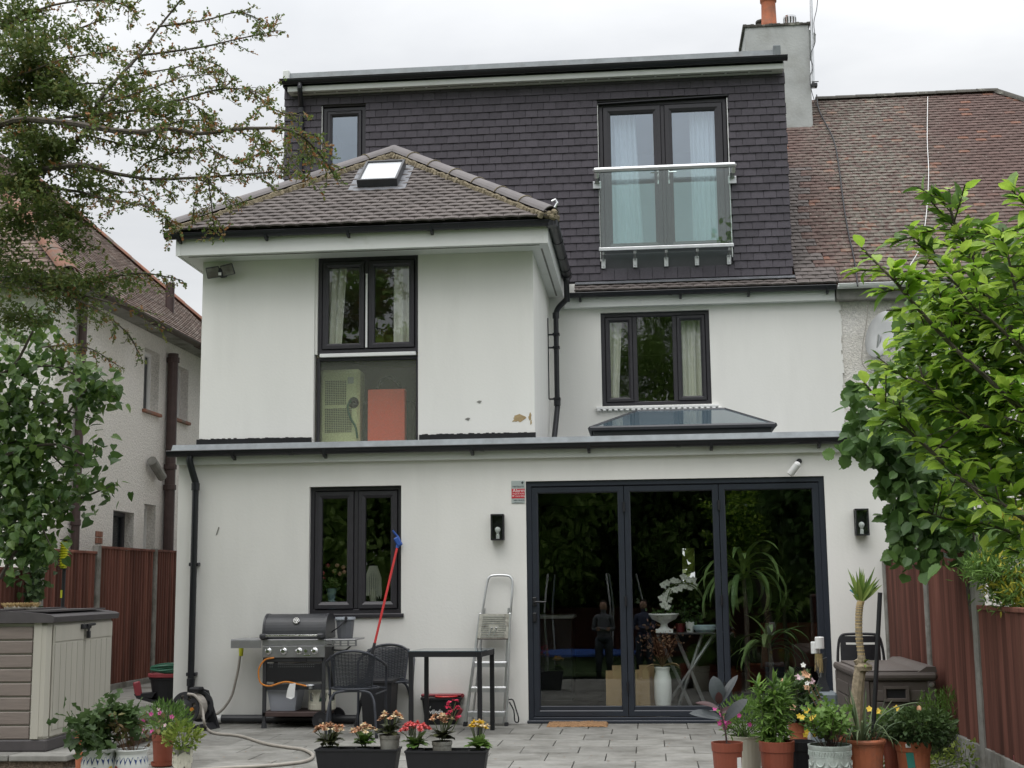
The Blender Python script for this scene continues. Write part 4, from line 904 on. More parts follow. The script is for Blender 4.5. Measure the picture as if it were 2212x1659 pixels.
# brown pipes
a = P(180, 690, X=WX+.07); pipe([(a.x, a.y, ezl-.05), (a.x, a.y, .0)], .052, 'brown', NL, name='rain_pipe', sock=[(a.x, a.y, z) for z in (4.4, 2.2)], br=[])
a = P(372, 860, X=WX+.09); pipe([(a.x, a.y, ezl-.25), (a.x, a.y, .0)], .078, 'brown', NL, name='soil_pipe', sock=[(a.x, a.y, z) for z in (P(368, 775, X=a.x).z, P(362, 1007, X=a.x).z, P(362, 1052, X=a.x).z)])
b = P(350, 1030, X=a.x); c_ = P(328, 995, X=a.x); pipe([b, c_], .07, 'concrete', NL, name='pipe_branch')
a = P(368, 612, X=-7.5); b = P(367, 700, X=-7.5); pipe([Vector((a.x, a.y, b.z-.2)), a], .07, 'brown', NL, name='vent_pipe')
p = P(213, 1161, X=WX+.002); q = MB()
for i in range(2):
    for j in range(3): q.bbox(WX+.001, WX+.016, p.y-.11+j*.075, p.y-.045+j*.075, p.z-.08+i*.085, p.z-.005+i*.085, .004)
q.build('air_brick', M['redridge'], NL)
# ================================================================ FENCES
def fence(name, label, panels, X, face, board=.1, gravel=True, m='fence', post_w=.1, rib=False, skip=()):
    """panels: list of (y0, y1, ztop, zbot); face=+1 shows towards +x"""
    T = thing('fence', label, 'fence', (0, 0, 0))
    for (y0, y1, zt, zb) in panels:
        gb = .2 if gravel else 0
        if gravel: q = MB(); q.bbox(X-.025, X+.025, y0+.05, y1-.05, zb, zb+gb, .006); q.box(X-.03*1, X+.03, y0+.12, y1-.12, zb+.04, zb+.055); q.build('gravel_board', M['concrete'], T)
        n = max(1, round((y1-y0-.1)/board)); bw = (y1-y0-.1)/n
        bm = {}
        for i in range(n):
            y = y0+.05+(i+.5)*bw; q = MB()
            h = zt-zb-gb-.02
            key = round(h, 2)
            if key not in bm:
                if rib: q.prism([(-.004*face, -bw*.5, 0), (.02*face, -bw*.3, 0), (.02*face, bw*.12, 0), (-.004*face, bw*.3, 0), (-.004*face, bw*.5, 0), (-.012*face, bw*.5, 0), (-.012*face, -bw*.5, 0)], (0, 0, h))
                else: q.prism([(.004*face, -bw*.56, 0), (.016*face, bw*.5, 0), (.004*face, bw*.5, 0), (-.002*face, -bw*.56, 0)], (0, 0, h))
                o = q.build('fence_board', M[m], T); bm[key] = o.data; o.location = (X, y, zb+gb)
            else: link('fence_board', bm[key], T, loc=(X+random.uniform(-.002, .002), y, zb+gb+random.uniform(-.004, .004)))
        q = MB(); q.bbox(X-.025, X+.03, y0+.05, y1-.05, zt-.02, zt+.012, .005); q.build('cap_rail', M[m], T)
    ys = sorted(set([p[0] for p in panels]+[p[1] for p in panels]))
    for y in ys:
        if any(abs(y-s_) < .01 for s_ in skip): continue
        zt = max(p[2] for p in panels if abs(p[0]-y) < .01 or abs(p[1]-y) < .01)
        q = MB(); q.bbox(X-.04, X+.04, y-.052, y+.052, -.05, zt+.02, .012); q.build('post', M['concrete'], T)
    return T
FX = -6.72
def fy_(x, X, z=.5): return P(x, 1262, X=X).y
def tz(x, y, X): return P(x, y, X=X).z
ya, yb_, yc, yd = fy_(84, FX), fy_(207, FX), fy_(331, FX), fy_(450, FX)
fence('fence', 'red brown ribbed fence with concrete posts along the left side passage', [(ya, yb_, tz(150, 1190, FX), .0), (yb_, yc, tz(270, 1185, FX), .0), (yc, yd, tz(355, 1190, FX), .0), (yd, yd+1.8, tz(355, 1190, FX), .0), (yd+1.8, yd+3.6, tz(355, 1190, FX), .0)], FX, 1, board=.09, rib=True)
fence('fence', 'lower red brown fence panel at the far left behind the beige shed', [(ya-1.85, ya, tz(30, 1228, FX), .0)], FX, 1, board=.105, rib=True, skip=(ya,))
FR = 2.36
r1, r2, r3 = fy_(2006, FR), fy_(2110, FR), fy_(2330, FR)
fence('fence', 'dark red brown board fence with concrete posts at the right of the patio', [(r1, -.02, tz(1960, 1199, FR), .0), (r2, r1, tz(2060, 1187, FR), .0)], FR, -1, board=.125)
fence('fence', 'lower red brown board fence panel nearest on the right', [(r3, r2+.0, tz(2165, 1314, FR), .0)], FR, -1, board=.125, skip=(r2,))
# ================================================================ behind the photographer: lawn, hedge and tall trees mirrored in the glass
def big_tree(x, y, h, r, label, seed, cols=('tree1')):
    rg = np.random.default_rng(seed); T = thing('garden_tree', label, 'tree', (x, y, -.7), group='trees at the end of the garden')
    q = MB(); q.tube(curve_pts([(0, 0, 0), (.1, 0, h*.3), (-.1, .1, h*.6), (0, 0, h*.85)], 4), [.25-.2*i/12 for i in range(13)], 8)
    for i in range(9):
        a = rg.uniform(0, 6.28); z = h*rg.uniform(.3, .75); q.tube([(0, 0, z), (math.cos(a)*r*.5, math.sin(a)*r*.5, z+.8), (math.cos(a)*r*.85, math.sin(a)*r*.85, z+1.1)], [.08, .05, .02], 6)
    q.build('trunk', M['bark'], T)
    nb = 34; cs = [(rg.normal(0, r*.42), rg.normal(0, r*.42), h*rg.uniform(.12, .95), rg.uniform(.6, 1.3)) for _ in range(nb)]
    pts = []; rn = []
    for c_ in cs:
        k = 300; d = rg.normal(0, 1, (k, 3)); d /= np.linalg.norm(d, axis=1, keepdims=True); pts.append(np.array(c_[:3])+d*c_[3]*rg.uniform(.4, 1.15, (k, 1))); rn += [rg.uniform(.1, .9)]*k
    pts = np.concatenate(pts); scatter('foliage', M['tree1'], pts, np.tile([0, 0, -.3], (len(pts), 1)), .3, T_OVAL, F_OVAL, T, rn=rn)
M['tree1'] = leafmat('dark_garden_leaves', (.11, .18, .05), (.18, .29, .07), (.28, .4, .1))
lab = ['tall leafy tree reflected in the ground-floor glass']
for i, (x, y, h, r) in enumerate(((-13, -27, 9, 3.2), (-9.5, -29, 10.5, 3), (-6, -27.5, 9, 3), (-2.8, -29, 8.4, 2.8), (.2, -28, 8.8, 2.8), (3.2, -28.5, 9.5, 3.2), (6.3, -27.5, 10.5, 3.2), (9.8, -29, 11, 3.4), (13, -27, 9, 3.2), (7.4, -21, 7, 2.4), (-9.2, -20, 7.5, 2.5), (-11, -13, 7, 2.3), (9, -14, 6.5, 2.3))):
    big_tree(x, y, h, r, lab[0], 100+i)
for i, (x, y, h, r) in enumerate(((-15, -33, 12, 3.6), (-10.5, -34, 11.5, 3.4), (-5.5, -33, 10.8, 3.4), (-1, -34, 9.8, 3.2), (3.5, -33.5, 10.8, 3.4), (8.5, -34, 12, 3.6), (13.5, -32, 12, 3.6), (-3.4, -23.5, 14.5, 2.4), (4.2, -23, 14, 2.3), (.8, -31, 14, 3), (-7, -31, 14, 3))):
    big_tree(x, y, h, r, lab[0], 200+i)
q = MB(); q.box(-12, 12, -26.05, -26, -.7, .7); tag(q.build('garden_fence', M['fence']), 'brown fence across the end of the garden seen only in reflections', 'fence')
# ================================================================ THINGS ON THE WALLS
def wall_light(x, y, label):
    a = P(x, y, Y=-.06); T = thing('wall_light', label, 'wall light', (a.x, 0, a.z), 0, 'box lanterns on the wall')
    q = MB(); q.bbox(-.062, .062, -.012, 0, -.125, .125, .004); q.build('back_plate', M['black'], T)
    q = MB(); w_, d_, h_ = .06, .11, .125
    for sx in (-1, 1):
        for y_ in (-.012-.008, -d_): q.bbox(sx*w_-.006, sx*w_+.006, y_-.006, y_+.006, -h_, h_, .002)
    for z in (-h_, h_):
        q.box(-w_-.006, w_+.006, -d_-.006, -.012, z-.007, z+.007)
    q.build('frame', M['black'], T)
    q = MB(); q.box(-w_+.006, w_-.006, -d_-.001, -d_+.002, -h_+.007, h_-.007); q.box(-w_-.001, -w_+.001, -d_+.006, -.02, -h_+.007, h_-.007); q.box(w_-.001, w_+.001, -d_+.006, -.02, -h_+.007, h_-.007); q.build('glass', M['glass'], T)
    q = MB(); q.lathe([(.018, -.118), (.018, -.075), (.012, -.07)], 12, (0, -.055, 0)); q.build('lamp_holder', M['whitep'], T)
    q = MB(); q.lathe([(.012, -.072), (.016, -.055), (.027, -.035), (.029, -.02), (.022, -.004), (.01, .003), (0, .005)], 14, (0, -.055, 0)); q.build('bulb', M['white'], T, smooth=True)
    return T
wall_light(1075, 1139, 'black box wall light beside the alarm sign, left of the doors'); wall_light(1861, 1128, 'black box wall light at the right of the doors near the fence')
# alarm sign
a = P(1104.5, 1038.5, Y=-.012); b = P(1134, 1087, Y=-.012); sw, sh = b.x-a.x, a.z-b.z
S = thing('alarm_sign', 'grey and red alarm warning sign on the wall at the door corner', 'sign', (a.x, -.002, b.z))
M['signgrey'] = mat('sign_grey', (.42, .47, .46), rough=.5, var=.03); M['signred'] = mat('sign_red', (.55, .03, .045), rough=.5, var=.03); M['ink'] = mat('dark_ink', (.03, .04, .045), rough=.6)
q = MB(); q.bbox(0, sw, -.006, 0, 0, sh, .004); q.build('plate', M['signgrey'], S); q = MB(); q.box(.001, sw-.001, -.0075, -.0062, sh*.22, sh*.64); q.build('red_panel', M['signred'], S)
def text(s, size, x, y, z, m, parent, name='lettering', align='LEFT', ext=.0006, rot=(PI/2, 0, 0), off=0):
    c = bpy.data.curves.new(name, 'FONT'); c.body = s; c.size = size; c.align_x = align; c.extrude = ext; c.offset = off; c.materials.append(m)
    t = bpy.data.objects.new(name, c); C.objects.link(t); dg = bpy.context.evaluated_depsgraph_get(); me = bpy.data.meshes.new_from_object(t.evaluated_get(dg)); bpy.data.objects.remove(t)
    if not me.materials: me.materials.append(m)
    return link(name, me, parent, loc=(x, y, z), rot=rot)
text('verisure', .036, .01, -.0075, sh*.70, M['ink'], S); text('Alarm', .05, .012, -.0085, sh*.49, M['white'], S); text('Images & Audio', .019, .012, -.0085, sh*.40, M['white'], S); text('recording', .025, .04, -.0085, sh*.29, M['white'], S)
text('0800 108 8225', .018, .024, -.0075, sh*.11, M['ink'], S); text('www.verisure.co.uk', .011, .024, -.0075, sh*.035, M['ink'], S)
q = MB(); q.prism([(sw*.72, -.0065, sh*.9), (sw*.82, -.0065, sh*.83), (sw*.92, -.0065, sh*.92), (sw*.82, -.0065, sh*.97)], (0, -.001, 0)); q.build('emblem', M['ink'], S)
q = MB(); q.prism([(.01, -.008, sh*.3), (.035, -.008, sh*.33), (.01, -.008, sh*.36)], (0, -.001, 0)); q.build('camera_symbol', M['white'], S)
# floodlight with two heads
a = P(478, 587, Y=YA-.1); T = thing('floodlight', 'twin headed security floodlight high on the left wall', 'floodlight', (a.x, YA, a.z), 0)
q = MB(); q.lathe([(.0, -.0), (.05, -.0), (.05, .05), (0, .05)], 14, M=Matrix.Rotation(R(90), 3, 'X')); q.build('base', M['charcoal'], T)
for sx in (-1, 1):
    mt = Matrix.Translation((sx*.085, -.13, .0+sx*.012)) @ Euler((R(25), R(-9), R(-sx*8))).to_matrix().to_4x4()
    q = MB(); q.bbox(-.078, .078, -.012, .012, -.065, .065, .01, M=mt); hd = q.build('lamp_head', M['charcoal'], T)
    q = MB(); q.box(-.068, .068, -.0145, -.0122, -.055, .055, M=mt); q.build('lens', M['concrete'], hd)
q = MB(); q.bbox(-.025, .025, -.15, -.04, -.06, .035, .012); q.build('sensor', M['blackp'], T)
q = MB(); q.bbox(-.018, .018, -.155, -.151, -.055, -.02, .003); q.build('sensor_lens', M['whitep'], T)
# bullet camera
a = P(1716, 1012, Y=-.12); T = thing('security_camera', 'small white bullet camera angled down above the doors', 'camera', (a.x, 0, a.z))
mt = Matrix.Translation((0, -.12, 0)) @ Matrix.Rotation(R(38), 4, 'Y') @ Matrix.Rotation(R(18), 4, 'X')
q = MB(); q.lathe([(.0, -.075), (.03, -.075), (.036, -.07), (.036, .055), (.03, .07), (.012, .078), (0, .078)], 18, M=mt.to_3x3(), c=(0, -.12, 0)); q.build('body', M['whitep'], T, smooth=False)
q = MB(); q.lathe([(0, -.079), (.026, -.079), (.026, -.074), (0, -.074)], 14, M=mt.to_3x3(), c=(0, -.12, 0)); q.build('lens', M['blackp'], T)
q = MB(); q.tube([(.035, -.12, .06), (.06, -.1, .075), (.062, -.02, .08)], .009, 6); q.lathe([(0, 0), (.028, 0), (.028, .02), (0, .02)], 12, (.062, 0, .08), M=Matrix.Rotation(R(90), 3, 'X')); q.build('bracket', M['blackp'], T)
# pipe lying at the foot of the wall
a, b = P(446, 1561, Y=-.06), P(770, 1561, Y=-.06)
q = MB(); q.tube([(a.x, -.06, .055), (b.x, -.06, .05)], .042, 12); T = tag(q.build('grey_pipe', M['charcoal']), 'grey waste pipe lying along the foot of the wall', 'pipe')
q = MB(); q.tube([(a.x+.1, -.06, .055), (a.x+.16, -.06, .055)], .047, 12); q.build('coupling', M['whitep'], T)
# ================================================================ BARBECUE
f0 = P(564, 1574, Z=0); by0 = f0.y+.02; X0 = f0.x
B = thing('gas_barbecue', 'black and steel gas barbecue on a two-wheeled trolley against the wall', 'barbecue', (X0, by0, 0))
def bz(y, yy=0.): return P(640, y, Y=by0+yy).z
def bx(x, yy=0.): return P(x, 1450, Y=by0+yy).x-X0
bw = bx(702); bd = .44
q = MB(); q.bbox(0, bw, -.02, .0, bz(1420), bz(1395), .004); pan = q.build('control_panel', M['steel'], B)
for x in (609.5-27, 615, 648.5, 682): pass
for kx in (580.5, 613.7, 646.8, 680.5):
    x = bx(kx); q = MB(); q.lathe([(0, .0), (.034, 0), (.034, .006), (.024, .012), (.023, .035), (.018, .038), (0, .038)], 18, (x, -.02, bz(1406)), M=Matrix.Rotation(R(90), 3, 'X')); q.bbox(x-.005, x+.005, -.066, -.055, bz(1406)-.02, bz(1406)+.02, .003); q.build('knob', M['chrome'], B, smooth=False)
q = MB(); q.lathe([(0, 0), (.018, 0), (.016, .02), (0, .02)], 14, (bx(662), -.02, bz(1406)), M=Matrix.Rotation(R(90), 3, 'X')); q.bbox(bx(656), bx(671), -.023, -.019, bz(1417), bz(1414), .001); q.build('igniter', M['chrome'], B)
q = MB(); q.bbox(-.005, bw+.005, -.015, bd, bz(1394.5), bz(1381), .006); q.build('firebox_rim', M['steel'], B)
q = MB(); q.bbox(.01, bw-.01, .0, bd, bz(1430), bz(1395), .01); q.build('firebox', M['charcoal'], B)
z0, z1 = bz(1380.5), P(640, 1326, Y=by0+.2).z; hh = z1-z0; prof = []
for i in range(13):
    t_ = i/12; prof.append((0, -.0+.02+(1-math.cos(t_*PI/2*1.0))*bd*.42 if t_ < 1 else bd*.45, z0+hh*math.sin(t_*PI/2)**.8))
prof += [(0, bd*.8, z1-.01), (0, bd, z0+hh*.55), (0, bd, z0)]
lw0, lw1 = bx(563.5), bw-.003
q = MB(); q.prism([(lw0+.012, y_, z_) for _, y_, z_ in prof], (lw1-lw0-.024, 0, 0)); lid_ = q.build('lid', M['charcoal'], B)
for xa in (lw0, lw1-.02): q = MB(); q.prism([(xa, y_-.006+(.012 if y_ > .3 else 0), z_+.006 if z_ > z0 else z_) for _, y_, z_ in prof], (.02, 0, 0)); q.build('lid_end', M['charcoal'], lid_)
q = MB(); q.tube([(lw0+.06, -.055, z0+.035), (lw1-.06, -.055, z0+.035)], .013, 12); q.build('lid_handle', M['chrome'], lid_)
for xa in (lw0+.035, lw1-.035): q = MB(); q.bbox(xa-.04, xa+.03, -.07, .05, z0+.005, z0+.055, .014); q.build('handle_mount', M['charcoal'], lid_)
q = MB(); q.lathe([(0, 0), (.036, 0), (.036, .006), (.03, .012), (0, .012)], 20, (bx(639.6, .07), .055, P(639, 1341, Y=by0+.07).z), M=Matrix.Rotation(R(62), 3, 'X')); q.build('thermometer', M['chrome'], lid_)
# side shelves
q = MB(); q.bbox(bx(499.5), -.006, -.03, bd-.05, bz(1383), bz(1379.5)-.0, .004); q.bbox(bx(499.5), -.006, -.034, -.03, bz(1399), bz(1383)+.004, .003); q.bbox(bx(499.5), bx(499.5)+.01, -.03, bd-.05, bz(1399)+.01, bz(1383), .003); q.build('side_shelf', M['steel'], B)
xs0, xs1 = bw+.006, bx(770)
q = MB(); q.bbox(xs0, xs1, -.03, bd-.05, bz(1384), bz(1381), .004)
for i in range(5): xx = xs0+(xs1-xs0)*i/4; q.box(xx-.01, xx+.01, -.034, -.0302, bz(1396), bz(1383.5))
q.box(xs0, xs1, -.034, -.0302, bz(1396.5), bz(1394.5)); q.box(xs0, xs1, -.034, -.0302, bz(1390.5), bz(1389)); q.box(xs0, xs1, -.034, -.0302, bz(1385.5), bz(1383)); q.build('side_shelf', M['steel'], B)
q = MB(); q.tube(curve_pts([(bw+.08, -.01, bz(1396)-.01), (bw+.08, -.01, bz(1404)), (bw+.2, -.01, bz(1405)), (bw+.26, -.01, bz(1396))], 4), .008, 6); q.build('tool_rail', M['black'], B)
# trolley
for (lx, ly) in ((0, 0), (bw-.035, 0), (0, bd-.04), (bw-.035, bd-.04)):
    q = MB(); q.bbox(lx, lx+.035, ly, ly+.035, .03 if lx < .1 else .06, bz(1420), .003); q.lathe([(.03, 0), (.024, .05), (.022, .06)], 10, (lx+.0175, ly+.0175, 0)) if lx < .1 else None; q.build('leg', M['charcoal'], B)
q = MB(); q.bbox(.0, bw, -.0, bd, bz(1546)-.01, bz(1538), .006); q.build('bottom_shelf', M['brown'], B)
q = MB(); q.bbox(.036, bw-.036, .008, .016, bz(1473), bz(1433), .003)
q.build('front_panel', M['black'], B)
q = MB()
for i in range(22):
    for j in range(2):
        if i in (2, 3): continue
        q.box(.07+i*.021, .077+i*.021, .0055, .0078, bz(1441)+j*.02, bz(1441)+j*.02+.006)
q.build('panel_hole', M['steel'], B, stuff=True)
q = MB(); q.bbox(.036, bw-.036, .0, .02, bz(1490), bz(1477), .004); q.build('crossbar', M['charcoal'], B)
q = MB(); q.bbox(bw*.5, bw*.5+.13, -.01, .03, bz(1430), bz(1420.5), .004); q.build('drip_tray', M['blackp'], B)
for (wx, wy, rr) in ((bx(695, -.03), -.045, .082), (bx(724, .35), bd+.0, .08)):
    q = MB(); mt = Matrix.Rotation(R(90), 3, 'X')
    q.lathe([(rr*.62, -.018), (rr, -.022), (rr, .022), (rr*.62, .018)], 24, (wx, wy, rr), M=mt)
    W_ = q.build('wheel', M['blackp'], B)
    q = MB()
    for i in range(28): a = 2*PI*i/28; q.box(-.003, .003, -.021, .021, rr-.001, rr+.004, M=Matrix.Translation((wx, wy, rr)) @ Matrix.Rotation(a, 4, 'Y'))
    q.build('tread', M['blackp'], W_)
    q = MB(); q.lathe([(0, -.02), (.02, -.02), (.02, .02), (0, .02)], 12, (wx, wy, rr), M=mt)
    for i in range(6): a = PI*i/3; q.tube([(wx, wy, rr), (wx+rr*.64*math.cos(a), wy, rr+rr*.64*math.sin(a))], .008, 5)
    q.build('hub', M['charcoal'], W_)
def W(x, y, z): return Vector((X0+x, by0+y, z))
# gas hose, regulator, tag, cylinder, tub
hp_ = [P(x, y, Y=by0-.03) for x, y in ((592, 1421), (573, 1425), (560, 1443), (559, 1463), (565, 1477), (582, 1482), (600, 1477), (618, 1473), (640, 1477), (662, 1482))]
q = MB(); q.tube(curve_pts(hp_, 4), .0085, 8); T = tag(q.build('gas_hose', M['orange']), 'orange rubber gas hose looping in front of the barbecue trolley', 'gas hose')
q = MB(); a = P(671, 1481, Y=by0+.0); q.lathe([(0, -.03), (.02, -.03), (.02, -.005), (.038, 0), (.034, .014), (0, .018)], 14, a); q.tube([a+Vector((-.06, -.02, 0)), a], .01, 8); q.build('regulator', M['metal'], T)
a = P(630, 1477, Y=by0-.045); q = MB(); q.prism([a+Vector(p_) for p_ in ((-.02, 0, 0), (.04, 0, .005), (.03, 0, -.13), (-.005, -.004, -.15), (-.055, 0, -.13), (-.04, 0, -.05))], (0, .003, 0)); tag(q.build('paper_tag', M['white']), 'crumpled white paper tag hanging from the orange gas hose', 'tag')
zs = bz(1538)+.002; cr = (bx(720)-bx(656))*.5*.93; cc = W((bx(656)+bx(720))*.5-.01, .2, zs)
q = MB(); hz = P(680, 1491, Y=by0+.1).z-zs; q.lathe([(cr*.9, 0), (cr, .012), (cr, hz*.32), (cr*.96, hz*.33), (cr*.96, hz*.36)], 28); T = thing('gas_cylinder', 'cream gas cylinder with slotted collar on the barbecue shelf', 'gas cylinder', cc); q.build('foot_ring', M['cream'], T)
q = MB(); q.lathe([(cr*.9, hz*.3), (cr*.9, hz*.34), (cr*.7, hz*.5), (0, hz*.6)], 24); q.build('body', M['greenhose'], T)
nseg = 24; q = MB()
for i in range(nseg):
    a0, a1 = 2*PI*i/nseg, 2*PI*(i+1)/nseg
    for (za, zb_, on) in ((hz*.36, hz*.46, 1), (hz*.88, hz, 1), (hz*.46, hz*.88, (i % 4) in (0, 1))):
        if on:
            sk = .0 if za != hz*.46 else .12
            q.add([(cr*.97*math.cos(a0), cr*.97*math.sin(a0), za), (cr*.97*math.cos(a1), cr*.97*math.sin(a1), za), (cr*.97*math.cos(a1+sk), cr*.97*math.sin(a1+sk), zb_), (cr*.97*math.cos(a0+sk), cr*.97*math.sin(a0+sk), zb_),
                   (cr*.93*math.cos(a0), cr*.93*math.sin(a0), za), (cr*.93*math.cos(a1), cr*.93*math.sin(a1), za), (cr*.93*math.cos(a1+sk), cr*.93*math.sin(a1+sk), zb_), (cr*.93*math.cos(a0+sk), cr*.93*math.sin(a0+sk), zb_)],
                  [(0, 1, 2, 3), (7, 6, 5, 4), (0, 3, 7, 4), (1, 5, 6, 2), (3, 2, 6, 7), (0, 4, 5, 1)])
q.build('collar', M['cream'], T)
M['tub'] = mat('milky_plastic', (.42, .44, .5), rough=.3, var=.06)
t0, t1 = bx(586, .2), bx(650, .2); q = MB(); zt_ = P(620, 1492, Y=by0+.15).z
q.add([(t0+.03, .1, zs), (t1-.03, .1, zs), (t1-.03, .34, zs), (t0+.03, .34, zs), (t0, .07, zt_), (t1, .07, zt_), (t1, .37, zt_), (t0, .37, zt_)], [(3, 2, 1, 0), (0, 1, 5, 4), (1, 2, 6, 5), (2, 3, 7, 6), (3, 0, 4, 7), (4, 5, 6, 7)])
q.bbox(t0-.012, t1+.012, .06, .38, zt_+.001, zt_+.02, .004); tag(q.build('plastic_tub', M['tub'], loc=(X0, by0, 0)), 'milky plastic tub on the lower barbecue shelf', 'tub')
# grey bucket on the right shelf
a0, a1 = bx(724, .15), bx(765, .15); rr = (a1-a0)/2; zb0 = bz(1381)+.002; hb = P(740, 1333, Y=by0+.15).z-zb0
T = thing('bucket', 'grey lidded plastic bucket on the barbecue side shelf', 'bucket', W((a0+a1)/2, .16, zb0))
q = MB(); q.lathe([(rr*.78, 0), (rr*.82, .01), (rr*.97, hb*.84), (rr*.97, hb*.86)], 10); q.build('pail', mat('grey_bucket_plastic', (.13, .135, .15), rough=.45, var=.06), T)
q = MB(); q.lathe([(rr*1.05, hb*.86), (rr*1.08, hb*.9), (rr*1.04, hb), (0, hb)], 20); q.build('lid', mat('pale_grey_lid', (.33, .36, .40), rough=.4, var=.06), T)
q = MB(); q.tube(curve_pts([(rr*.3, -rr*.98, hb*.9), (-rr*.4, -rr*1.2, hb*.55), (-rr*1.1, -rr*.9, hb*.35), (-rr*1.3, -rr*.4, hb*.3)], 4), .007, 6); q.lathe([(0, -.03), (.015, -.02), (.015, .02), (0, .03)], 8, (rr*.3, -rr*1.0, hb*.9)); q.build('handle', M['blackp'], T)
# wall tap hose
q = MB(); q.tube(curve_pts([P(x, y, Y=-.08) for x, y in ((520, 1402), (519, 1412), (515, 1443), (508, 1475), (500, 1504), (482, 1531), (460, 1547), (440, 1550))], 4), .014, 8); T = tag(q.build('supply_hose', M['hose']), 'brown-grey hose from the wall tap down to the hose reel', 'hose')
a = P(521, 1400, Y=-.08); q = MB(); q.lathe([(0, -.08), (.02, -.08), (.024, -.03), (.024, .0), (.018, .02), (0, .02)], 12, a); q.build('connector', M['yellow'], T); 
q = MB(); q.tube([a+Vector((0, 0, .02)), a+Vector((0, .0, .06)), a+Vector((0, .08, .06))], .014, 8); q.build('tap', M['metal'], T)
# ---- hose reel
a = P(402, 1529, Y=-.62); rr = .155; T = thing('hose_reel', 'dark grey garden hose reel standing by the corner downpipe', 'hose reel', (a.x, a.y, 0), R(-14))
zc_ = a.z
def disc(y0, dx=0, dz=0, name='drum_side'):
    q = MB(); n = 40; vs = []; fs = []
    radii = [0, .04, rr*.52, rr*.82, rr*.97, rr]; k = len(radii)
    for s_ in (0, 1):
        for r_ in radii:
            for i in range(n): t_ = 2*PI*i/n; vs.append((dx+r_*math.cos(t_), y0+s_*.02-(.012 if r_ < .05 else 0), zc_+dz+r_*math.sin(t_)))
    for s_ in (0, 1):
        for j in range(k-1):
            for i in range(n):
                if j == 2 and (i % 5) in (1, 2): continue
                a_, b_ = s_*k*n+j*n+i, s_*k*n+j*n+(i+1) % n; f = (a_, b_, b_+n, a_+n); fs.append(f if s_ == 0 else f[::-1])
    for i in range(n): a_, b_ = (k-1)*n+i, (k-1)*n+(i+1) % n; fs.append((a_, b_, b_+k*n, a_+k*n))
    return q.add(vs, fs).build(name, M['charcoal'], T)
disc(-.02); disc(.2, .02, .0)
q = MB(); q.lathe([(rr*.5, -.0), (rr*.5, .2)], 20, (0, .2, zc_), M=Matrix.Rotation(R(90), 3, 'X')); q.build('drum', M['blackp'], T)
q = MB()
for i in range(9):
    for j in range(2): q.tube([(math.cos(t_)*(rr*.58+j*.028), .01+i*.021, zc_+math.sin(t_)*(rr*.58+j*.028)) for t_ in [2*PI*k/20 for k in range(20)]], .0115, 6, closed=True)
q.build('wound_hose', M['hose'], T)
q = MB(); q.prism([(.02, .22, zc_+.17), (.09, .22, zc_+.15), (.23, .22, .0), (.16, .22, 0), (.0, .22, zc_)], (0, .04, 0)); q.prism([(.1, -.05, .04), (.14, -.05, .0), (.23, -.05, 0), (.17, -.05, .06)], (0, .3, 0)); q.bbox(-.03, .08, .08, .2, zc_+.15, zc_+.19, .015); q.build('stand', M['blackp'], T)
q = MB(); q.bbox(-.01, .01, -.04, -.02, zc_-.03, zc_+.04, .004); q.build('crank', M['hose'], T); q = MB(); q.lathe([(0, 0), (.017, 0), (.017, .02), (0, .02)], 12, (.085, -.02, zc_-.01), M=Matrix.Rotation(R(90), 3, 'X')); q.build('orange_knob', M['orange'], T)
gp = [P(x, y, Y=-.68) for x, y in ((405, 1499), (420, 1502), (432, 1516), (438, 1535))]+[P(441, 1560, Y=-.75)]+[P(x, y, Z=.015) for x, y in ((447, 1574), (465, 1584), (519, 1590), (572, 1606), (620, 1614), (655, 1619), (676, 1631), (663, 1643), (620, 1650), (560, 1655), (480, 1659), (400, 1664))]
q = MB(); q.tube(curve_pts(gp, 5), .0135, 8); tag(q.build('garden_hose', M['hose'], smooth=True), 'pale grey garden hose snaking across the paving from the reel', 'hose')
# ================================================================ CHAIRS, TABLE
def weave(q, P3, w_t, w_b, h, nx=13, nz=26, curve=.03):
    """woven panel in a local frame: P3(u, v) -> point, u in -1..1, v in 0..1"""
    for i in range(nx):
        u = -1+2*i/(nx-1); q.tube([P3(u, v/6) for v in range(7)], .0035, 4, cap=False)
    for j in range(nz):
        v = (j+.5)/nz; pts = []
        for i in range((nx-1)*2+1):
            u = -1+i/(nx-1); ph = (i//1+j*2) % 4; o = .006*(1 if ((i//2)+j) % 2 else -1)*(1 if i % 2 == 0 else 0)
            p = P3(u, v); n_ = P3.n(u, v); pts.append(p+n_*o)
        q.tube(pts, .0055, 4, cap=False, rn=random.random())
class Pan:
    def __init__(s, w0, w1, z0, z1, y0, y1, bow): s.a = (w0, w1, z0, z1, y0, y1, bow)
    def __call__(s, u, v): w0, w1, z0, z1, y0, y1, b = s.a; return Vector((u*(w0+(w1-w0)*v), y0+(y1-y0)*v+b*u*u, z0+(z1-z0)*v+.02*(1-u*u)*(v**3)))
    def n(s, u, v): return Vector((0, -1, 0))
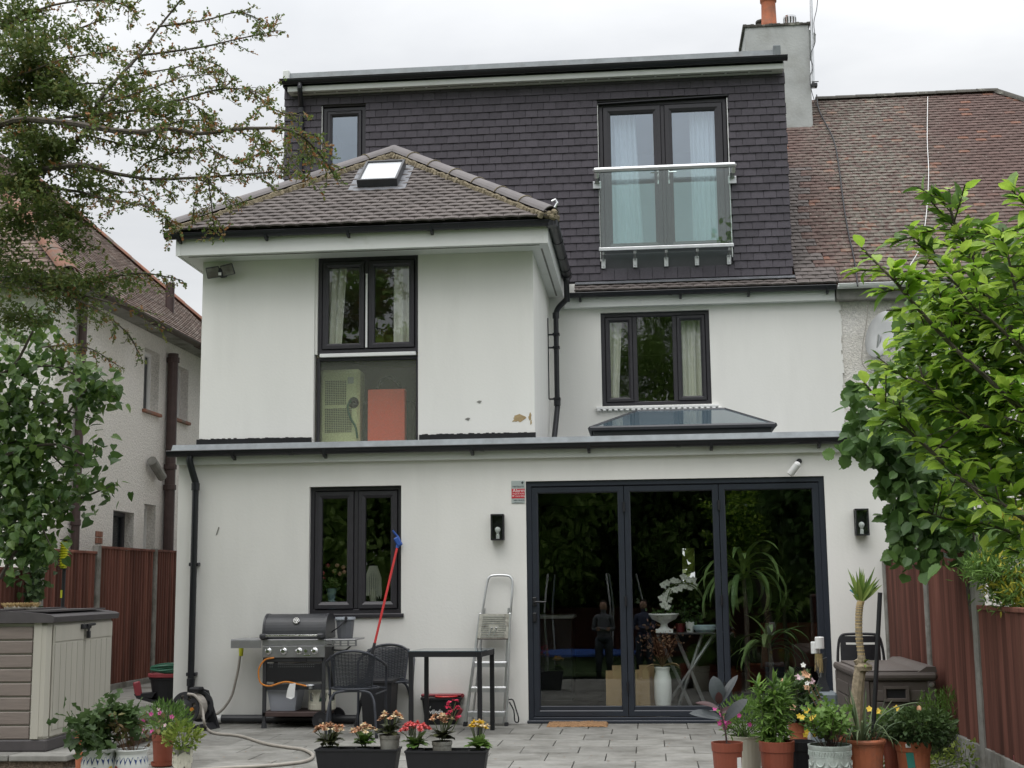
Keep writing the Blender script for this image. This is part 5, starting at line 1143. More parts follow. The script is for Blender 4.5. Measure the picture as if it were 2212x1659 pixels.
def bistro_chair(label, loc, rz, group):
    T = thing('wicker_chair', label, 'chair', loc, rz, group)
    r = .0125
    # back of the chair is towards -y
    q = MB(); q.tube(curve_pts([(-.265, .19, .0), (-.265, .17, .35), (-.275, .13, .6), (-.27, .0, .655), (-.235, -.14, .70), (-.13, -.235, .765), (0, -.26, .785), (.13, -.235, .765), (.235, -.14, .70), (.27, 0, .655), (.275, .13, .6), (.265, .17, .35), (.265, .19, 0)], 5), r, 10); q.build('arm_frame', M['wicker'], T, smooth=True)
    q = MB(); q.tube(curve_pts([(-.235, -.27, 0), (-.215, -.24, .25), (-.19, -.21, .36), (-.12, -.2, .415), (.12, -.2, .415), (.19, -.21, .36), (.215, -.24, .25), (.235, -.27, 0)], 5), r, 10); q.build('rear_legs', M['wicker'], T, smooth=True)
    q = MB(); q.tube([Vector((.215*math.cos(t_), .0+.215*math.sin(t_), .435)) for t_ in [2*PI*k/28 for k in range(28)]], .011, 8, closed=True); q.tube([(-.268, .16, .42), (-.19, .1, .43)], .009, 6); q.tube([(.268, .16, .42), (.19, .1, .43)], .009, 6); q.tube([(-.27, .165, .4), (-.215, -.2, .39)], .008, 6); q.tube([(.27, .165, .4), (.215, -.2, .39)], .008, 6); q.build('seat_frame', M['wicker'], T)
    q = MB()
    for j in range(24):
        y_ = -.2+.4*(j+.5)/24; hw = math.sqrt(max(.0, .205**2-y_*y_)); q.tube([(hw*(k/10-.5)*2, y_, .438+.004*(1 if (k+j) % 2 else -1)) for k in range(11)], .0075, 4, rn=random.random())
    q.build('woven_seat', M['wicker'], T)
    pn = Pan(.165, .2, .45, .745, -.19, -.245, .05); q = MB(); weave(q, pn, 0, 0, 0); q.build('woven_back', M['wicker'], T)
    q = MB()
    for s_ in (-1, 1): q.tube([pn(s_*1.03, v/5) for v in range(6)], .009, 6)
    q.tube([pn(u/5-1, 0) for u in range(11)], .009, 6); q.build('back_frame', M['wicker'], T)
    for s_ in (-1, 1):
        for (x, y) in ((.265*s_, .19), (.235*s_, -.27)): q = MB(); q.lathe([(.016, 0), (.016, .03)], 8, (x, y, 0)); q.build('foot_cap', M['blackp'], T)
    return T
c1 = P(757, 1594, Z=0)
bistro_chair('dark wicker bistro chair with its back to us in front of the barbecue', (c1.x-.0, c1.y+.2, 0), R(4), 'wicker bistro chairs')
c2 = P(842, 1572, Z=0); bistro_chair('dark wicker bistro chair facing us, tucked beside the glass table', (c2.x-.06, c2.y+.15, 0), R(186), 'wicker bistro chairs')
tl = [P(888, 1589, Z=0), P(1037, 1591, Z=0), P(1064, 1577, Z=0), P(921.5, 1575.5, Z=0)]; th_ = P(960, 1406, Y=tl[0].y).z
T = thing('garden_table', 'black metal garden table with a glass top and square legs', 'table', (0, 0, 0))
cen = sum(tl, Vector())/4
for p_ in tl: q = MB(); q.bbox(p_.x-.021, p_.x+.021, p_.y-.021, p_.y+.021, 0, th_-.055, .003); q.build('leg', M['black'], T)
for i in range(4):
    a, b = tl[i], tl[(i+1) % 4]; d = (b-a).normalized(); n_ = d.cross(Vector((0, 0, 1))); q = MB()
    mt = Matrix.Translation((a+b)/2) @ Matrix((d, n_, Vector((0, 0, 1)))).transposed().to_4x4(); L_ = (b-a).length/2+.022
    q.bbox(-L_+.0215*2, L_-.0215*2, -.022, .022, th_-.055, th_-.008, .003, M=mt) if False else q.box(-L_+.044, L_-.044, -.021, .021, th_-.054, th_-.008, M=mt); q.build('apron', M['black'], T)
for p_ in tl: q = MB(); q.box(p_.x-.023, p_.x+.023, p_.y-.023, p_.y+.023, th_-.056, th_-.007); q.build('corner_block', M['black'], T)
q = MB(); q.prism([p_+(p_-cen).normalized()*.03+Vector((0, 0, th_-.006)) for p_ in tl], (0, 0, .007)); q.build('glass_top', M['lglass'], T)
# black tall bin behind the chairs
a, b = P(785, 1568, Y=-.45), P(852, 1568, Y=-.45); zt_ = P(820, 1470, Y=-.5).z; w0 = (b.x-a.x)/2
q = MB(); k = .86; q.add([(-w0*k, -.15, 0), (w0*k, -.15, 0), (w0*k, .15, 0), (-w0*k, .15, 0), (-w0, -.18, zt_), (w0, -.18, zt_), (w0, .18, zt_), (-w0, .18, zt_)], [(3, 2, 1, 0), (0, 1, 5, 4), (1, 2, 6, 5), (2, 3, 7, 6), (3, 0, 4, 7), (4, 5, 6, 7)])
T = tag(q.build('planter_tub', M['blackp'], loc=((a.x+b.x)/2, -.42, 0)), 'tall black square tub against the wall behind the wicker chairs', 'tub')
q = MB(); q.bbox(-w0-.012, w0+.012, -.192, .192, zt_-.02, zt_+.012, .006); q.build('rim', M['blackp'], T)
# ---- mop bucket
a = P(950, 1566, Z=0); wb = .5*(P(994, 1520, Y=a.y).x-P(906, 1520, Y=a.y).x); T = thing('mop_bucket', 'black and red mop bucket with pedal under the garden table', 'bucket', (a.x, a.y+.12, 0), R(2))
h = P(950, 1508, Y=a.y).z; q = MB(); n = 28
def oval(s_, z, ex=1.): return [(wb*s_*math.copysign(abs(math.cos(t_))**.6, math.cos(t_)), .13*s_*math.copysign(abs(math.sin(t_))**.6, math.sin(t_)), z) for t_ in [2*PI*k/n for k in range(n)]]
vs = []; 
for s_, z in ((.76, 0), (.8, .02), (.95, h*.9), (1.02, h*.92), (1.02, h), (.92, h), (.85, h*.6)): vs += oval(s_, z)
fs = [tuple(range(n-1, -1, -1))]+[(j*n+i, j*n+(i+1) % n, (j+1)*n+(i+1) % n, (j+1)*n+i) for j in range(6) for i in range(n)]+[tuple(6*n+i for i in range(n))]
q.add(vs, fs); q.build('pail', M['blackp'], T)
q = MB(); q.bbox(-wb*1.0, wb*1.02, -.03, .02, h+.005, h+.035, .012); q.lathe([(.02, -.02), (.02, .02)], 10, (wb*1.02, 0, h+.015), M=Matrix.Rotation(R(90), 3, 'X')); q.build('handle', M['maroon'], T)
q = MB(); q.lathe([(.11, -.0), (.12, .02), (.11, .03), (.09, -.04)], 20, (wb*.25, -.01, h-.01)); q.build('wringer', M['red'], T)
q = MB(); q.prism([(wb*.78, -.14, .035), (wb*1.1, -.17, .13), (wb*1.12, -.17, .15), (wb*1.02, -.17, .16), (wb*.72, -.14, .08)], (0, .05, 0)); q.build('pedal', M['maroon'], T)
text('vileda', .06, -wb*.52, -.13*1.02, h*.42, M['white'], T, off=.001, rot=(R(86), 0, 0)); q = MB(); q.prism([(-wb*.5, -.133, h*.42+.052), (-wb*.47, -.133, h*.42+.06), (-wb*.44, -.133, h*.42+.075), (-wb*.465, -.133, h*.42+.062), (-wb*.485, -.133, h*.42+.072)], (0, -.001, 0)); q.build('leaf_mark', M['white'], T)
# ---- ladder
fl, fr_ = P(1005, 1568, Z=0), P(1094, 1570, Z=0); T = thing('step_ladder', 'folded aluminium stepladder leaning on the wall beside the doors', 'ladder', (0, 0, 0))
yb = fl.y; yt = -.05; zt_ = P(1080, 1244, Y=yt).z
def LP(x, y):
    """point on the leaning plane of the ladder"""
    n_ = Vector((0, zt_, -(yt-yb))).normalized(); n_ = Vector((0, -zt_, (yt-yb))).normalized(); return PP(x, y, Vector((0, yb, 0)), n_)
q = MB(); top = [LP(x, y) for x, y in ((1005, 1567), (1036, 1330), (1044, 1315), (1052, 1262), (1056, 1248), (1064, 1243), (1096, 1243), (1104, 1248), (1107, 1262), (1104, 1320), (1101, 1330), (1094, 1568))]
L1 = [LP(1005, 1567), LP(1038, 1325)]; L2 = [LP(1094, 1568), LP(1102, 1325)]
for i, (a, b) in enumerate((L1, L2)):
    q = MB(); d = (b-a).normalized(); n_ = Vector((1, 0, 0)); o = d.cross(n_).normalized(); mt = Matrix.Translation(a) @ Matrix((n_, o, d)).transposed().to_4x4(); q.bbox(-.012, .012, -.035, .035, 0, (b-a).length, .004, M=mt); q.build('rail', M['metal'], T)
    q = MB(); q.bbox(-.018, .018, -.04, .04, -.01, .035, .006, M=mt); q.build('foot', M['blackp'], T)
q = MB(); q.tube(curve_pts([L1[1]+Vector((.01, .02, -.08)), LP(1044, 1310), LP(1052, 1262), LP(1057, 1247), LP(1068, 1243), LP(1092, 1243), LP(1103, 1247), LP(1107, 1262), LP(1104, 1310), L2[1]+Vector((-.005, .02, -.08))], 4), .0125, 8); q.build('top_loop', M['metal'], T, smooth=True)
pl = [LP(1037, 1327), LP(1101, 1327), LP(1098, 1380), LP(1032, 1380)]
q = MB(); nn_ = (pl[1]-pl[0]).cross(pl[3]-pl[0]).normalized(); nn_ = nn_ if nn_.y < 0 else -nn_
q.prism([p_+nn_*.02 for p_ in pl][::-1], nn_*.02); pf = q.build('platform', mat('dirty_aluminium', (.42, .41, .36), rough=.5, metal=.3, var=.25, vs=25, col2=(.2, .18, .15), c2s=9), T)
q = MB(); 
for i in range(10):
    t_ = .12+.09*i
    if .4 < t_ < .75: segs = ((.1, .36), (.66, .92))
    else: segs = ((.12, .88),)
    for a_, b_ in segs: q.tube([(pl[0]*(1-t_)+pl[3]*t_)*(1-a_)+(pl[1]*(1-t_)+pl[2]*t_)*a_+nn_*.043, (pl[0]*(1-t_)+pl[3]*t_)*(1-b_)+(pl[1]*(1-t_)+pl[2]*t_)*b_+nn_*.043], .003, 4)
q.build('platform_rib', M['metal'], pf)
q = MB(); q.tube([pl[3]+nn_*.03, pl[2]+nn_*.03], .01, 6); q.build('platform_edge', M['brown'], T)
q = MB()
for u in (.45, .6): c_ = (pl[0]*(1-u)+pl[1]*u)*.43+(pl[3]*(1-u)+pl[2]*u)*.57+nn_*.046; q.lathe([(0, -.01), (.014, 0), (0, .01)], 8, c_); q.tube([c_, c_+Vector((-.05, 0, -.11))], .005, 5)
q.build('catch', M['metal'], T)
for y in (1434, 1488, 1541):
    xa = 1005+(1568-y)*(33/241); xb = 1094+(1568-y)*(8/241); a, b = LP(xa+3, y), LP(xb-3, y)
    q = MB(); q.bbox(a.x, b.x, a.y-.045, a.y+.04, a.z-.012, a.z+.022, .004); q.bbox(a.x, b.x, a.y-.05, a.y-.046, a.z-.03, a.z+.012, .001); q.build('step', M['metal'], T)
for xa, xb, nm in ((1020, 1047, 'l'), (1088, 1099, 'r')):
    q = MB(); q.tube([Vector((P(xa, 1566, Y=-.07).x, -.07, .01)), Vector((P(xb, 1330, Y=-.04).x, -.04, zt_*.78))], .012, 6); q.build('rear_leg', M['metal'], T)
q = MB(); a = [P(x, y, Y=yb+.05) for x, y in ((1098, 1511), (1108, 1512), (1114, 1530), (1120, 1550), (1119, 1560), (1112, 1557), (1110, 1535), (1100, 1516))]; q.tube(curve_pts(a, 3), .007, 5); q.build('strap', M['blackp'], T)
# ---- red handled window squeegee leaning against the wall
a, b = P(807, 1400, Y=-.28), P(859, 1178, Y=-.03); d = (b-a).normalized(); base = a-d*((a.z)/d.z)*.98; T = thing('mop', 'red handled mop with blue head leaning upside down by the window', 'mop', (0, 0, 0))
q = MB(); q.tube([a, b], .0125, 8); q.build('handle', M['red'], T); q = MB(); q.tube([base, a+d*.05], .016, 8); q.build('grip', M['blackp'], T)
q = MB(); q.tube(curve_pts([b-d*.03, b+d*.05, b+d*.09+Vector((-.02, 0, 0)), P(848, 1146, Y=-.04)], 3), [.016, .018, .018, .016, .015, .014, .014, .013, .012, .01], 8); q.build('neck', M['blue'], T)
q = MB(); c_ = P(860, 1170, Y=-.04); q.bbox(-.03, .03, -.014, .014, -.05, .05, .012, M=Matrix.Translation(c_) @ Matrix.Rotation(R(-30), 4, 'Y')); q.build('head', M['blue'], T)
# ---- coir mat
c = [P(1184, 1559, Z=.004), P(1315, 1559, Z=.004), P(1312, 1570, Z=.004), P(1180, 1570, Z=.004)]
q = MB(); y0_, y1_ = (c[2].y+c[3].y)/2, -.04; x0_, x1_ = c[3].x, c[2].x; nx_, ny_ = 44, 14; vs = []; fs = []
for j in range(ny_+1):
    for i in range(nx_+1):
        e_ = i in (0, nx_) or j in (0, ny_); vs.append((x0_+(x1_-x0_)*i/nx_+random.uniform(-.006, .006)*(e_), y0_+(y1_-y0_)*j/ny_+random.uniform(-.006, .006)*e_, .004+.02*(not e_)+random.uniform(-.004, .004)+(.008*math.exp(-((i-30)/4)**2) if not e_ else 0)))
for j in range(ny_):
    for i in range(nx_): a_ = j*(nx_+1)+i; fs.append((a_, a_+1, a_+nx_+2, a_+nx_+1))
q.add(vs, fs); tag(q.build('doormat', M['coir']), 'worn brown coir doormat on the paving outside the doors', 'doormat')
# ================================================================ SHED, LEFT SIDE
s0 = P(98, 1624, Z=.1); s1 = P(223, 1583, Z=.1)
SH = thing('garden_storage_box', 'beige plastic garden storage shed with dark lid by the left fence', 'storage shed', (s0.x, s0.y, .1), R(2))
sL = (s1-s0).length; sH = P(98, 1345, Y=s0.y).z-.1; sW = 1.15
# right side (doors) is the plane x=0, front side is y=0
q = MB(); q.bbox(-sW, -.004, .004, sL, .09, sH, .01); q.build('body', M['beige'], SH)
q = MB(); q.bbox(-sW-.01, .012, -.012, sL+.01, 0, .13 if False else .095, .012); q.build('plinth', M['lid'], SH)
# planks on the side facing us
for i in range(8):
    z0 = .10+i*(sH-.12)/8; z1 = .10+(i+1)*(sH-.12)/8-.012
    q = MB(); q.bbox(-sW, -.135, -.012, .003, z0, z1, .008); q.build('plank', M['taupe'], SH)
q = MB(); q.bbox(-.13, .008, -.016, .05, .09, sH, .03); q.bbox(-.125, -.06, -.019, -.0165, .1, sH, .002); q.build('corner_post', M['beige'], SH)
dn = [(.055, sL*.5-.006), (sL*.5+.006, sL-.02)]
for (a_, b_) in dn:
    q = MB(); q.bbox(-.003, .012, a_, b_, .11, sH-.02, .006); dr = q.build('door', M['beige'], SH)
    n_ = 5; 
    for i in range(n_): y0_ = a_+.02+(b_-a_-.04)*i/n_; q = MB(); q.bbox(.0125, .018, y0_, y0_+(b_-a_-.04)/n_-.009, .16, sH-.17, .004); q.build('panel', M['beige'], dr)
    q = MB(); q.bbox(.0125, .018, a_+.015, b_-.015, sH-.155, sH-.03, .004); q.build('top_panel', M['beige'], dr)
n_ = 10; q = MB(); poly = [(-sW-.03, sH-.0)]+[(-sW*.5+(-sW*.5-.05)*math.cos(PI*i/n_)*1.0, sH+.045+.05*math.sin(PI*i/n_)) for i in range(n_+1)]+[(.04, sH)]
q.prism([(x_, -.045, z_) for x_, z_ in poly][::-1], (0, sL+.09, 0)); LD = q.build('lid', M['lid'], SH)
q = MB()
for i in range(3): q.prism([(-sW*.9+i*.36, -.0, sH+.082+.012*(1-abs(i-1))), (-sW*.9+i*.36+.3, 0, sH+.084+.012*(1-abs(i-1))), (-sW*.9+i*.36+.3, 0, sH+.098+.01*(1-abs(i-1))), (-sW*.9+i*.36, 0, sH+.096+.01*(1-abs(i-1)))], (0, sL*.9, 0))
q.build('lid_panel', M['lid'], LD)
q = MB(); q.bbox(.014, .045, sL*.5-.1, sL*.5+.09, sH-.07, sH-.03, .008); q.tube([(.05, sL*.5-.03, sH-.04), (.05, sL*.5+.14, sH-.035)], .012, 8); q.build('latch', M['blackp'], SH)
q = MB(); q.bbox(.03, .06, sL*.5+.0, sL*.5+.035, sH-.15, sH-.09, .005); q.tube(curve_pts([(.045, sL*.5+.005, sH-.09), (.045, sL*.5+.005, sH-.06), (.045, sL*.5+.03, sH-.06), (.045, sL*.5+.03, sH-.09)], 3), .005, 6); tag(q.build('padlock', M['black'], loc=SH.location, rot=SH.rotation_euler), 'black padlock hanging from the latch of the storage shed', 'padlock')
# brush head on the lid
a = P(50, 1308, Y=s0.y+.45); T = thing('brush_head', 'straw coloured broom head lying upside down on the shed lid', 'brush', (a.x, s0.y+.4, .1+sH+.1), R(-6))
q = MB(); q.bbox(-.14, .14, -.03, .03, 0, .03, .012); q.build('block', M['beige'], T)
q = MB()
M['straw'] = mat('straw_bristle', (.45, .33, .16), rough=.9, var=.3, vs=50)
for i in range(460):
    x = random.uniform(-.14, .14); y = random.uniform(-.035, .035); q.tube([(x, y, .02), (x*1.07+random.uniform(-.012, .012), y*1.6+random.uniform(-.014, .014), .02+random.uniform(.02, .04))], .0022, 3, cap=False, rn=random.random())
q.build('bristles', M['straw'], T, stuff=True)
# yellow and black pole tool behind the shed
a = P(134, 1302, Y=s0.y+1.5); T = thing('pole_tool', 'black pole with yellow ribbed grip standing behind the storage shed', 'tool', (a.x, s0.y+1.5, .1))
zt_ = P(135, 1166, Y=s0.y+1.5).z-.1; za = P(134, 1229, Y=s0.y+1.5).z-.1
q = MB(); q.tube([(0, 0, 0), (.01, 0, zt_)], .017, 8); q.build('pole', M['black'], T)
q = MB(); q.lathe([(.02, za), (.03, za+.01), (.03, zt_-.02), (.02, zt_-.01)], 14)
for i in range(10): z_ = za+.03+(zt_-za-.06)*i/9; q.lathe([(.03, z_-.008), (.046, z_), (.03, z_+.008)], 14)
q.build('grip', M['yellow'], T); q = MB(); q.lathe([(0, -.003), (.05, -.003), (.05, .003), (0, .003)], 14, (.01, 0, zt_)); q.lathe([(0, -.003), (.052, -.003), (.052, .003), (0, .003)], 14, (0, 0, za)); q.build('disc', M['black'], T)
z_ = P(132, 1283, Y=s0.y+1.5).z-.1; q = MB(); q.lathe([(.0185, z_-.035), (.0185, z_+.035)], 12); q.build('yellow_band', M['yellow'], T)
# black wheeled tub with coiled green hose in the passage
a = P(353, 1530, Z=.12); T = thing('wheeled_tub', 'black tub with a dull red band in the side passage', 'tub', (a.x, a.y+.15, .125)); r = .2; h = P(350, 1453, Y=a.y+.1).z-.125
q = MB(); q.lathe([(r*.78, .03), (r*.8, .05), (r*.98, h*.8), (r*1.05, h*.82), (r*1.05, h*.86)], 24); q.build('barrel', M['blackp'], T)
q = MB(); q.lathe([(r*1.06, h*.87), (r*1.12, h*.89), (r*1.12, h*.97), (r*1.0, h*.99)], 24); q.build('band', M['maroon'], T)
q = MB(); q.prism([(-r*.6, -r*.95, .1), (-r*1.5, -r*1.0, .13), (-r*1.55, -r*1.0, .145), (-r*.4, -r*.95, .16)], (0, .25, 0)); q.prism([(-r*1.4, -r, .1), (-r*1.5, -r, .14), (.1, -r, .03), (.1, -r, .0)], (0, .3, 0)); q.build('foot_plate', M['blackp'], T)
q = MB(); q.bbox(-r*1.35, -r*.95, -r*1.0, -r*.8, .17, .33, .015, M=Matrix.Rotation(R(-12), 4, 'Y')); q.build('clip', M['maroon'], T)
q = MB()
for i in range(5): q.tube([(a.x+math.cos(t_)*(r*.92+.008*(i % 2)), a.y+.15+math.sin(t_)*(r*.92+.01*(i % 3)), .125+h+.01+i*.015+.012*math.sin(t_*2+i)) for t_ in [2*PI*k/24 for k in range(24)]], .012, 6, closed=True)
tag(q.build('coiled_hose', M['greenhose']), 'coil of dark green hose lying on top of the black tub', 'hose')
a = P(366, 1420, Y=.5); b = P(371, 1342, Y=.6); q = MB(); q.bbox(-.05, .05, -.02, .02, 0, 1.0, .006, M=Matrix.Translation((a.x+.02, .75, .125)) @ Matrix.Rotation(R(2), 4, 'Y')); q.bbox(-.1, .06, -.05, .02, .1, .5, .03, M=Matrix.Translation((a.x+.02, .75, .125)) @ Matrix.Rotation(R(8), 4, 'Y')); tag(q.build('dark_board', M['blackp']), 'dark board leaning on the corner of the house in the passage', 'board')
# ================================================================ RIGHT SIDE: storage box, chair, post
b0_ = P(1864, 1449, Z=.66); b1_ = P(2005, 1445, Z=.66); b2_ = P(1802, 1426, Z=.66)
bx0_, bx1_ = b0_.x, b1_.x; by_ = b0_.y; bL = b2_.y-b0_.y
T = thing('deck_box', 'brown resin storage box in front of the right-hand wall', 'storage box', (bx0_, by_, 0)); w_ = bx1_-bx0_
q = MB(); q.bbox(0, w_, 0, bL, .02, .58, .012); q.build('body', M['boxbrown'], T)
for i in range(5): z0 = .05+i*.093; q = MB(); q.bbox(.07, w_-.07, -.012, .002, z0, z0+.084, .006); q.build('slat', M['boxbrown'], T)
for i in range(4):
    z0 = .05+i*.116
    for j in range(2): q = MB(); q.bbox(-.012, .002, .07+j*bL*.48, bL*.5-.03+j*bL*.47, z0, z0+.106, .006); q.build('slat', M['boxbrown'], T)
q = MB(); q.bbox(-.016, .05, -.016, .05, 0, .58, .012); q.bbox(w_-.05, w_+.016, -.016, .05, 0, .58, .012); q.bbox(-.016, .03, bL-.04, bL+.012, 0, .58, .012); q.build('corner', M['boxbrown'], T)
q = MB(); x_ = w_*.45; q.ringrect(x_-.1, x_+.1, .42, .54, [(0, -.012), (0, -.035), (.02, -.035), (.028, -.012)]); q.build('handle', M['boxbrown'], T); q = MB(); q.box(x_-.075, x_+.075, -.0165, -.0125, .445, .515); q.build('handle_recess', M['blackp'], T)
q = MB(); q.bbox(-.03, w_+.03, -.03, bL+.02, .585, .645, .02); LD = q.build('lid', M['boxbrown'], T); q = MB(); q.bbox(.03, w_-.03, .03, bL-.04, .646, .66, .012); q.prism([(w_-.12, .0, .646), (w_-.05, .0, .69), (w_+.02, 0, .69), (w_+.03, 0, .646)], (0, bL, 0)); q.build('lid_panel', M['boxbrown'], LD)
q = MB(); q.lathe([(0, 0), (.02, 0), (.018, .008), (0, .01)], 12, (w_-.02, -.016, .55), M=Matrix.Rotation(R(90), 3, 'X')); q.build('bolt', M['metal'], T)
# black folding chair behind the box
a = P(1857, 1370, Y=-.6); zt_ = a.z; T = thing('folding_chair', 'black plastic chair back rising behind the storage box', 'chair', (a.x, -.6, 0), R(-3)); hw = .5*(P(1908, 1400, Y=-.6).x-P(1808, 1400, Y=-.6).x)
q = MB(); q.tube(curve_pts([(-hw, .0, 0), (-hw, .0, zt_-.3), (-hw*.93, .01, zt_-.1), (-hw*.8, .02, zt_-.02), (-hw*.5, .03, zt_), (hw*.5, .03, zt_), (hw*.8, .02, zt_-.02), (hw*.93, .01, zt_-.1), (hw, 0, zt_-.3), (hw, 0, 0)], 4), .013, 8); q.build('frame', M['blackp'], T)
q = MB(); n_ = 12
def cb(u, z): return (u*hw*.86, -.02+.04*u*u-.03, z)
for (za, zb_) in ((zt_-.3, zt_-.095), (zt_-.075, zt_-.015)):
    vs = [cb(-1+2*i/n_, za+(.05*(1-(-1+2*i/n_)**2) if za < zt_-.2 else 0)) for i in range(n_+1)]+[cb(-1+2*i/n_, zb_) for i in range(n_+1)]; vs += [(x_, y_+.012, z_) for x_, y_, z_ in vs]; k = n_+1
    q.add(vs, [(i, i+1, k+i+1, k+i) for i in range(n_)]+[(2*k+i, 3*k+i, 3*k+i+1, 2*k+i+1) for i in range(n_)]+[(i, 2*k+i, 2*k+i+1, i+1) for i in range(n_)]+[(k+i, k+i+1, 3*k+i+1, 3*k+i) for i in range(n_)])
for s_ in (-1, 1): q.prism([cb(s_*.99, zt_-.3), cb(s_*.99, zt_-.02), cb(s_*.72, zt_-.02), cb(s_*.72, zt_-.3)], (0, .012, 0))
q.build('backrest', M['blackp'], T); q = MB(); q.bbox(-hw*.9, hw*.9, -.4, .0, .42, .45, .015); q.build('seat', M['blackp'], T)
q = MB(); q.tube([(-hw, 0, .6), (-hw*.95, -.4, 0)], .012, 6); q.tube([(hw, 0, .6), (hw*.95, -.4, 0)], .012, 6); q.build('front_legs', M['blackp'], T)
# grey cushion stuff beside it
# grey stand with two white cylinders
a = P(1775, 1536, Y=by_+.35); T = thing('solar_lamp_stand', 'grey flared stand topped by two white cylinders near the doors', 'stand', (a.x, by_+.45, 0)); Yg = by_+.45
def gx(x): return P(x, 1450, Y=Yg).x-a.x
def gz_(y): return P(1775, y, Y=Yg).z
q = MB(); q.bbox(gx(1748), gx(1803), -.12, .12, 0, gz_(1494), .02); q.build('base', mat('blue_grey_plastic', (.16, .19, .21), rough=.5, var=.06), T)
q = MB(); q.prism([(gx(1762), 0, gz_(1431)), (gx(1770), 0, gz_(1465)), (gx(1758), 0, gz_(1493)), (gx(1791), 0, gz_(1493)), (gx(1783), 0, gz_(1465)), (gx(1788), 0, gz_(1420))], (0, .06, 0)); q.build('column', M['charcoal'], T)
for (x_, ya_, yb_) in ((1772, 1401, 1379), (1764.5, 1412, 1391)):
    q = MB(); q.lathe([(.0, 0), (.036, 0), (.038, .005), (.038, .092), (.034, .098), (0, .1)], 16, (gx(x_), -.03 if x_ > 1770 else .03, gz_(ya_))); q.build('white_cylinder', M['whitep'], T)
q = MB(); q.lathe([(.01, -.2), (.03, -.14), (.042, -.05), (.042, 0)], 14, (gx(1770), -.02, gz_(1410))); q.build('clear_vessel', M['glass'], T)
q = MB()
for i in range(22): x_ = gx(1770)+random.uniform(-.03, .03); q.tube([(x_, -.02, gz_(1412)), (x_+random.uniform(-.01, .01), -.02+random.uniform(-.02, .02), gz_(1412)-random.uniform(.05, .16))], .003, 4)
q.build('dried_stems', M['straw'], T)
# ================================================================ INSIDE THE ROOMS
# air conditioner behind the obscured glass
y = YA+.36; a, b = P(690, 942, Y=y), P(777, 797, Y=y); w_, h = b.x-a.x, b.z-a.z
M['acgreen'] = mat('pale_yellow_green_plastic', (.75, .79, .5), rough=.5, var=.04)
T = thing('air_conditioner', 'pale green portable air conditioner behind the obscured lower pane', 'air conditioner', (a.x, y, a.z-.12))
q = MB(); q.bbox(0, w_, 0, .3, 0, h+.12, .03); q.build('casing', M['acgreen'], T)
for (u0, u1, v0, v1, nx_, nz_) in ((.14, .68, .47, .84, 12, 14), (.14, .82, .05, .42, 15, 14)):
    q = MB()
    for i in range(nx_):
        for j in range(nz_): q.box(w_*(u0+(u1-u0)*i/nx_), w_*(u0+(u1-u0)*(i+.62)/nx_), -.006, .002, .12+h*(v0+(v1-v0)*j/nz_), .12+h*(v0+(v1-v0)*(j+.55)/nz_))
    q.build('vent_grille', M['blackp'], T, stuff=True)
q = MB(); q.box(w_*.7, w_*.85, -.006, -.001, .12+h*.78, .12+h*.88); q.build('label_sticker', M['signgrey'], T)
q = MB(); q.lathe([(0, 0), (.065, 0), (.05, .02), (.02, .02), (0, .01)], 16, (w_*.85, -.002, .12+h*.49), M=Matrix.Rotation(R(90), 3, 'X')); q.build('outlet', M['blackp'], T)
q = MB(); q.tube(curve_pts([(w_*.8, -.03, .12+h*.52), (w_*.72, -.04, .12+h*.42), (w_*.8, -.04, .12+h*.25), (w_*.92, -.04, .12+h*.12), (w_*.97, -.03, .08)], 4), .014, 6); q.build('cable', M['greenhose'], T)
a, b = P(796, 942, Y=y), P(876, 841, Y=y); q = MB(); q.bbox(0, b.x-a.x, 0, .12, -.1, b.z-a.z, .004); tag(q.build('red_box', mat('coral_red_card', (.85, .15, .11), rough=.7, var=.03), loc=(a.x, y-.05, a.z)), 'flat coral red box behind the obscured pane beside the air conditioner', 'box')
q = MB(); q.bbox(0, .62, 0, .35, -.1, .42, .03); tag(q.build('dark_case', mat('dark_suitcase_cloth', (.05, .048, .046), rough=.8), loc=(P(782, 900, Y=y+.2).x, y+.16, a.z)), 'dark case standing behind the red box indoors', 'case')
q = MB(); q.tube([P(x, yy, Y=y+.1) for x, yy in ((815, 842), (822, 822), (842, 815), (860, 828), (866, 842))], .022, 6); tag(q.build('black_hoop', M['blackp']), 'black hoop shaped handle above the red box indoors', 'hoop')
# lampshade like straw shape on the bed, upper annex window
a = P(845, 735, Y=YA+1.2); q = MB(); q.lathe([(.5, -.3), (.42, .0), (.25, .12), (0, .17)], 20, a, M=Matrix.Scale(.9, 3)); tag(q.build('cushion_heap', mat('olive_blanket', (.28, .3, .06), rough=.9)), 'olive yellow blanket heaped on a bed seen through the upper annex window', 'blanket')
# frosted pane
m = bpy.data.materials.new('obscured_glass'); m.use_nodes = True; nt = m.node_tree; nt.nodes.clear(); N = nt.nodes.new; K = nt.links.new
o_ = N('ShaderNodeOutputMaterial'); ge = N('ShaderNodeNewGeometry'); vo = N('ShaderNodeTexVoronoi'); vo.inputs['Scale'].default_value = 48; K(ge.outputs['Position'], vo.inputs[0]); bp = N('ShaderNodeBump'); bp.inputs['Strength'].default_value = .5; bp.inputs['Distance'].default_value = .006; K(vo.outputs[0], bp.inputs['Height'])
tr = N('ShaderNodeBsdfTransparent'); tr.inputs[0].default_value = (.93, .95, .9, 1); di = N('ShaderNodeBsdfDiffuse'); di.inputs[0].default_value = (.5, .51, .45, 1); K(bp.outputs[0], di.inputs['Normal']); gs = N('ShaderNodeBsdfGlossy'); gs.inputs['Roughness'].default_value = .25; K(bp.outputs[0], gs.inputs['Normal'])
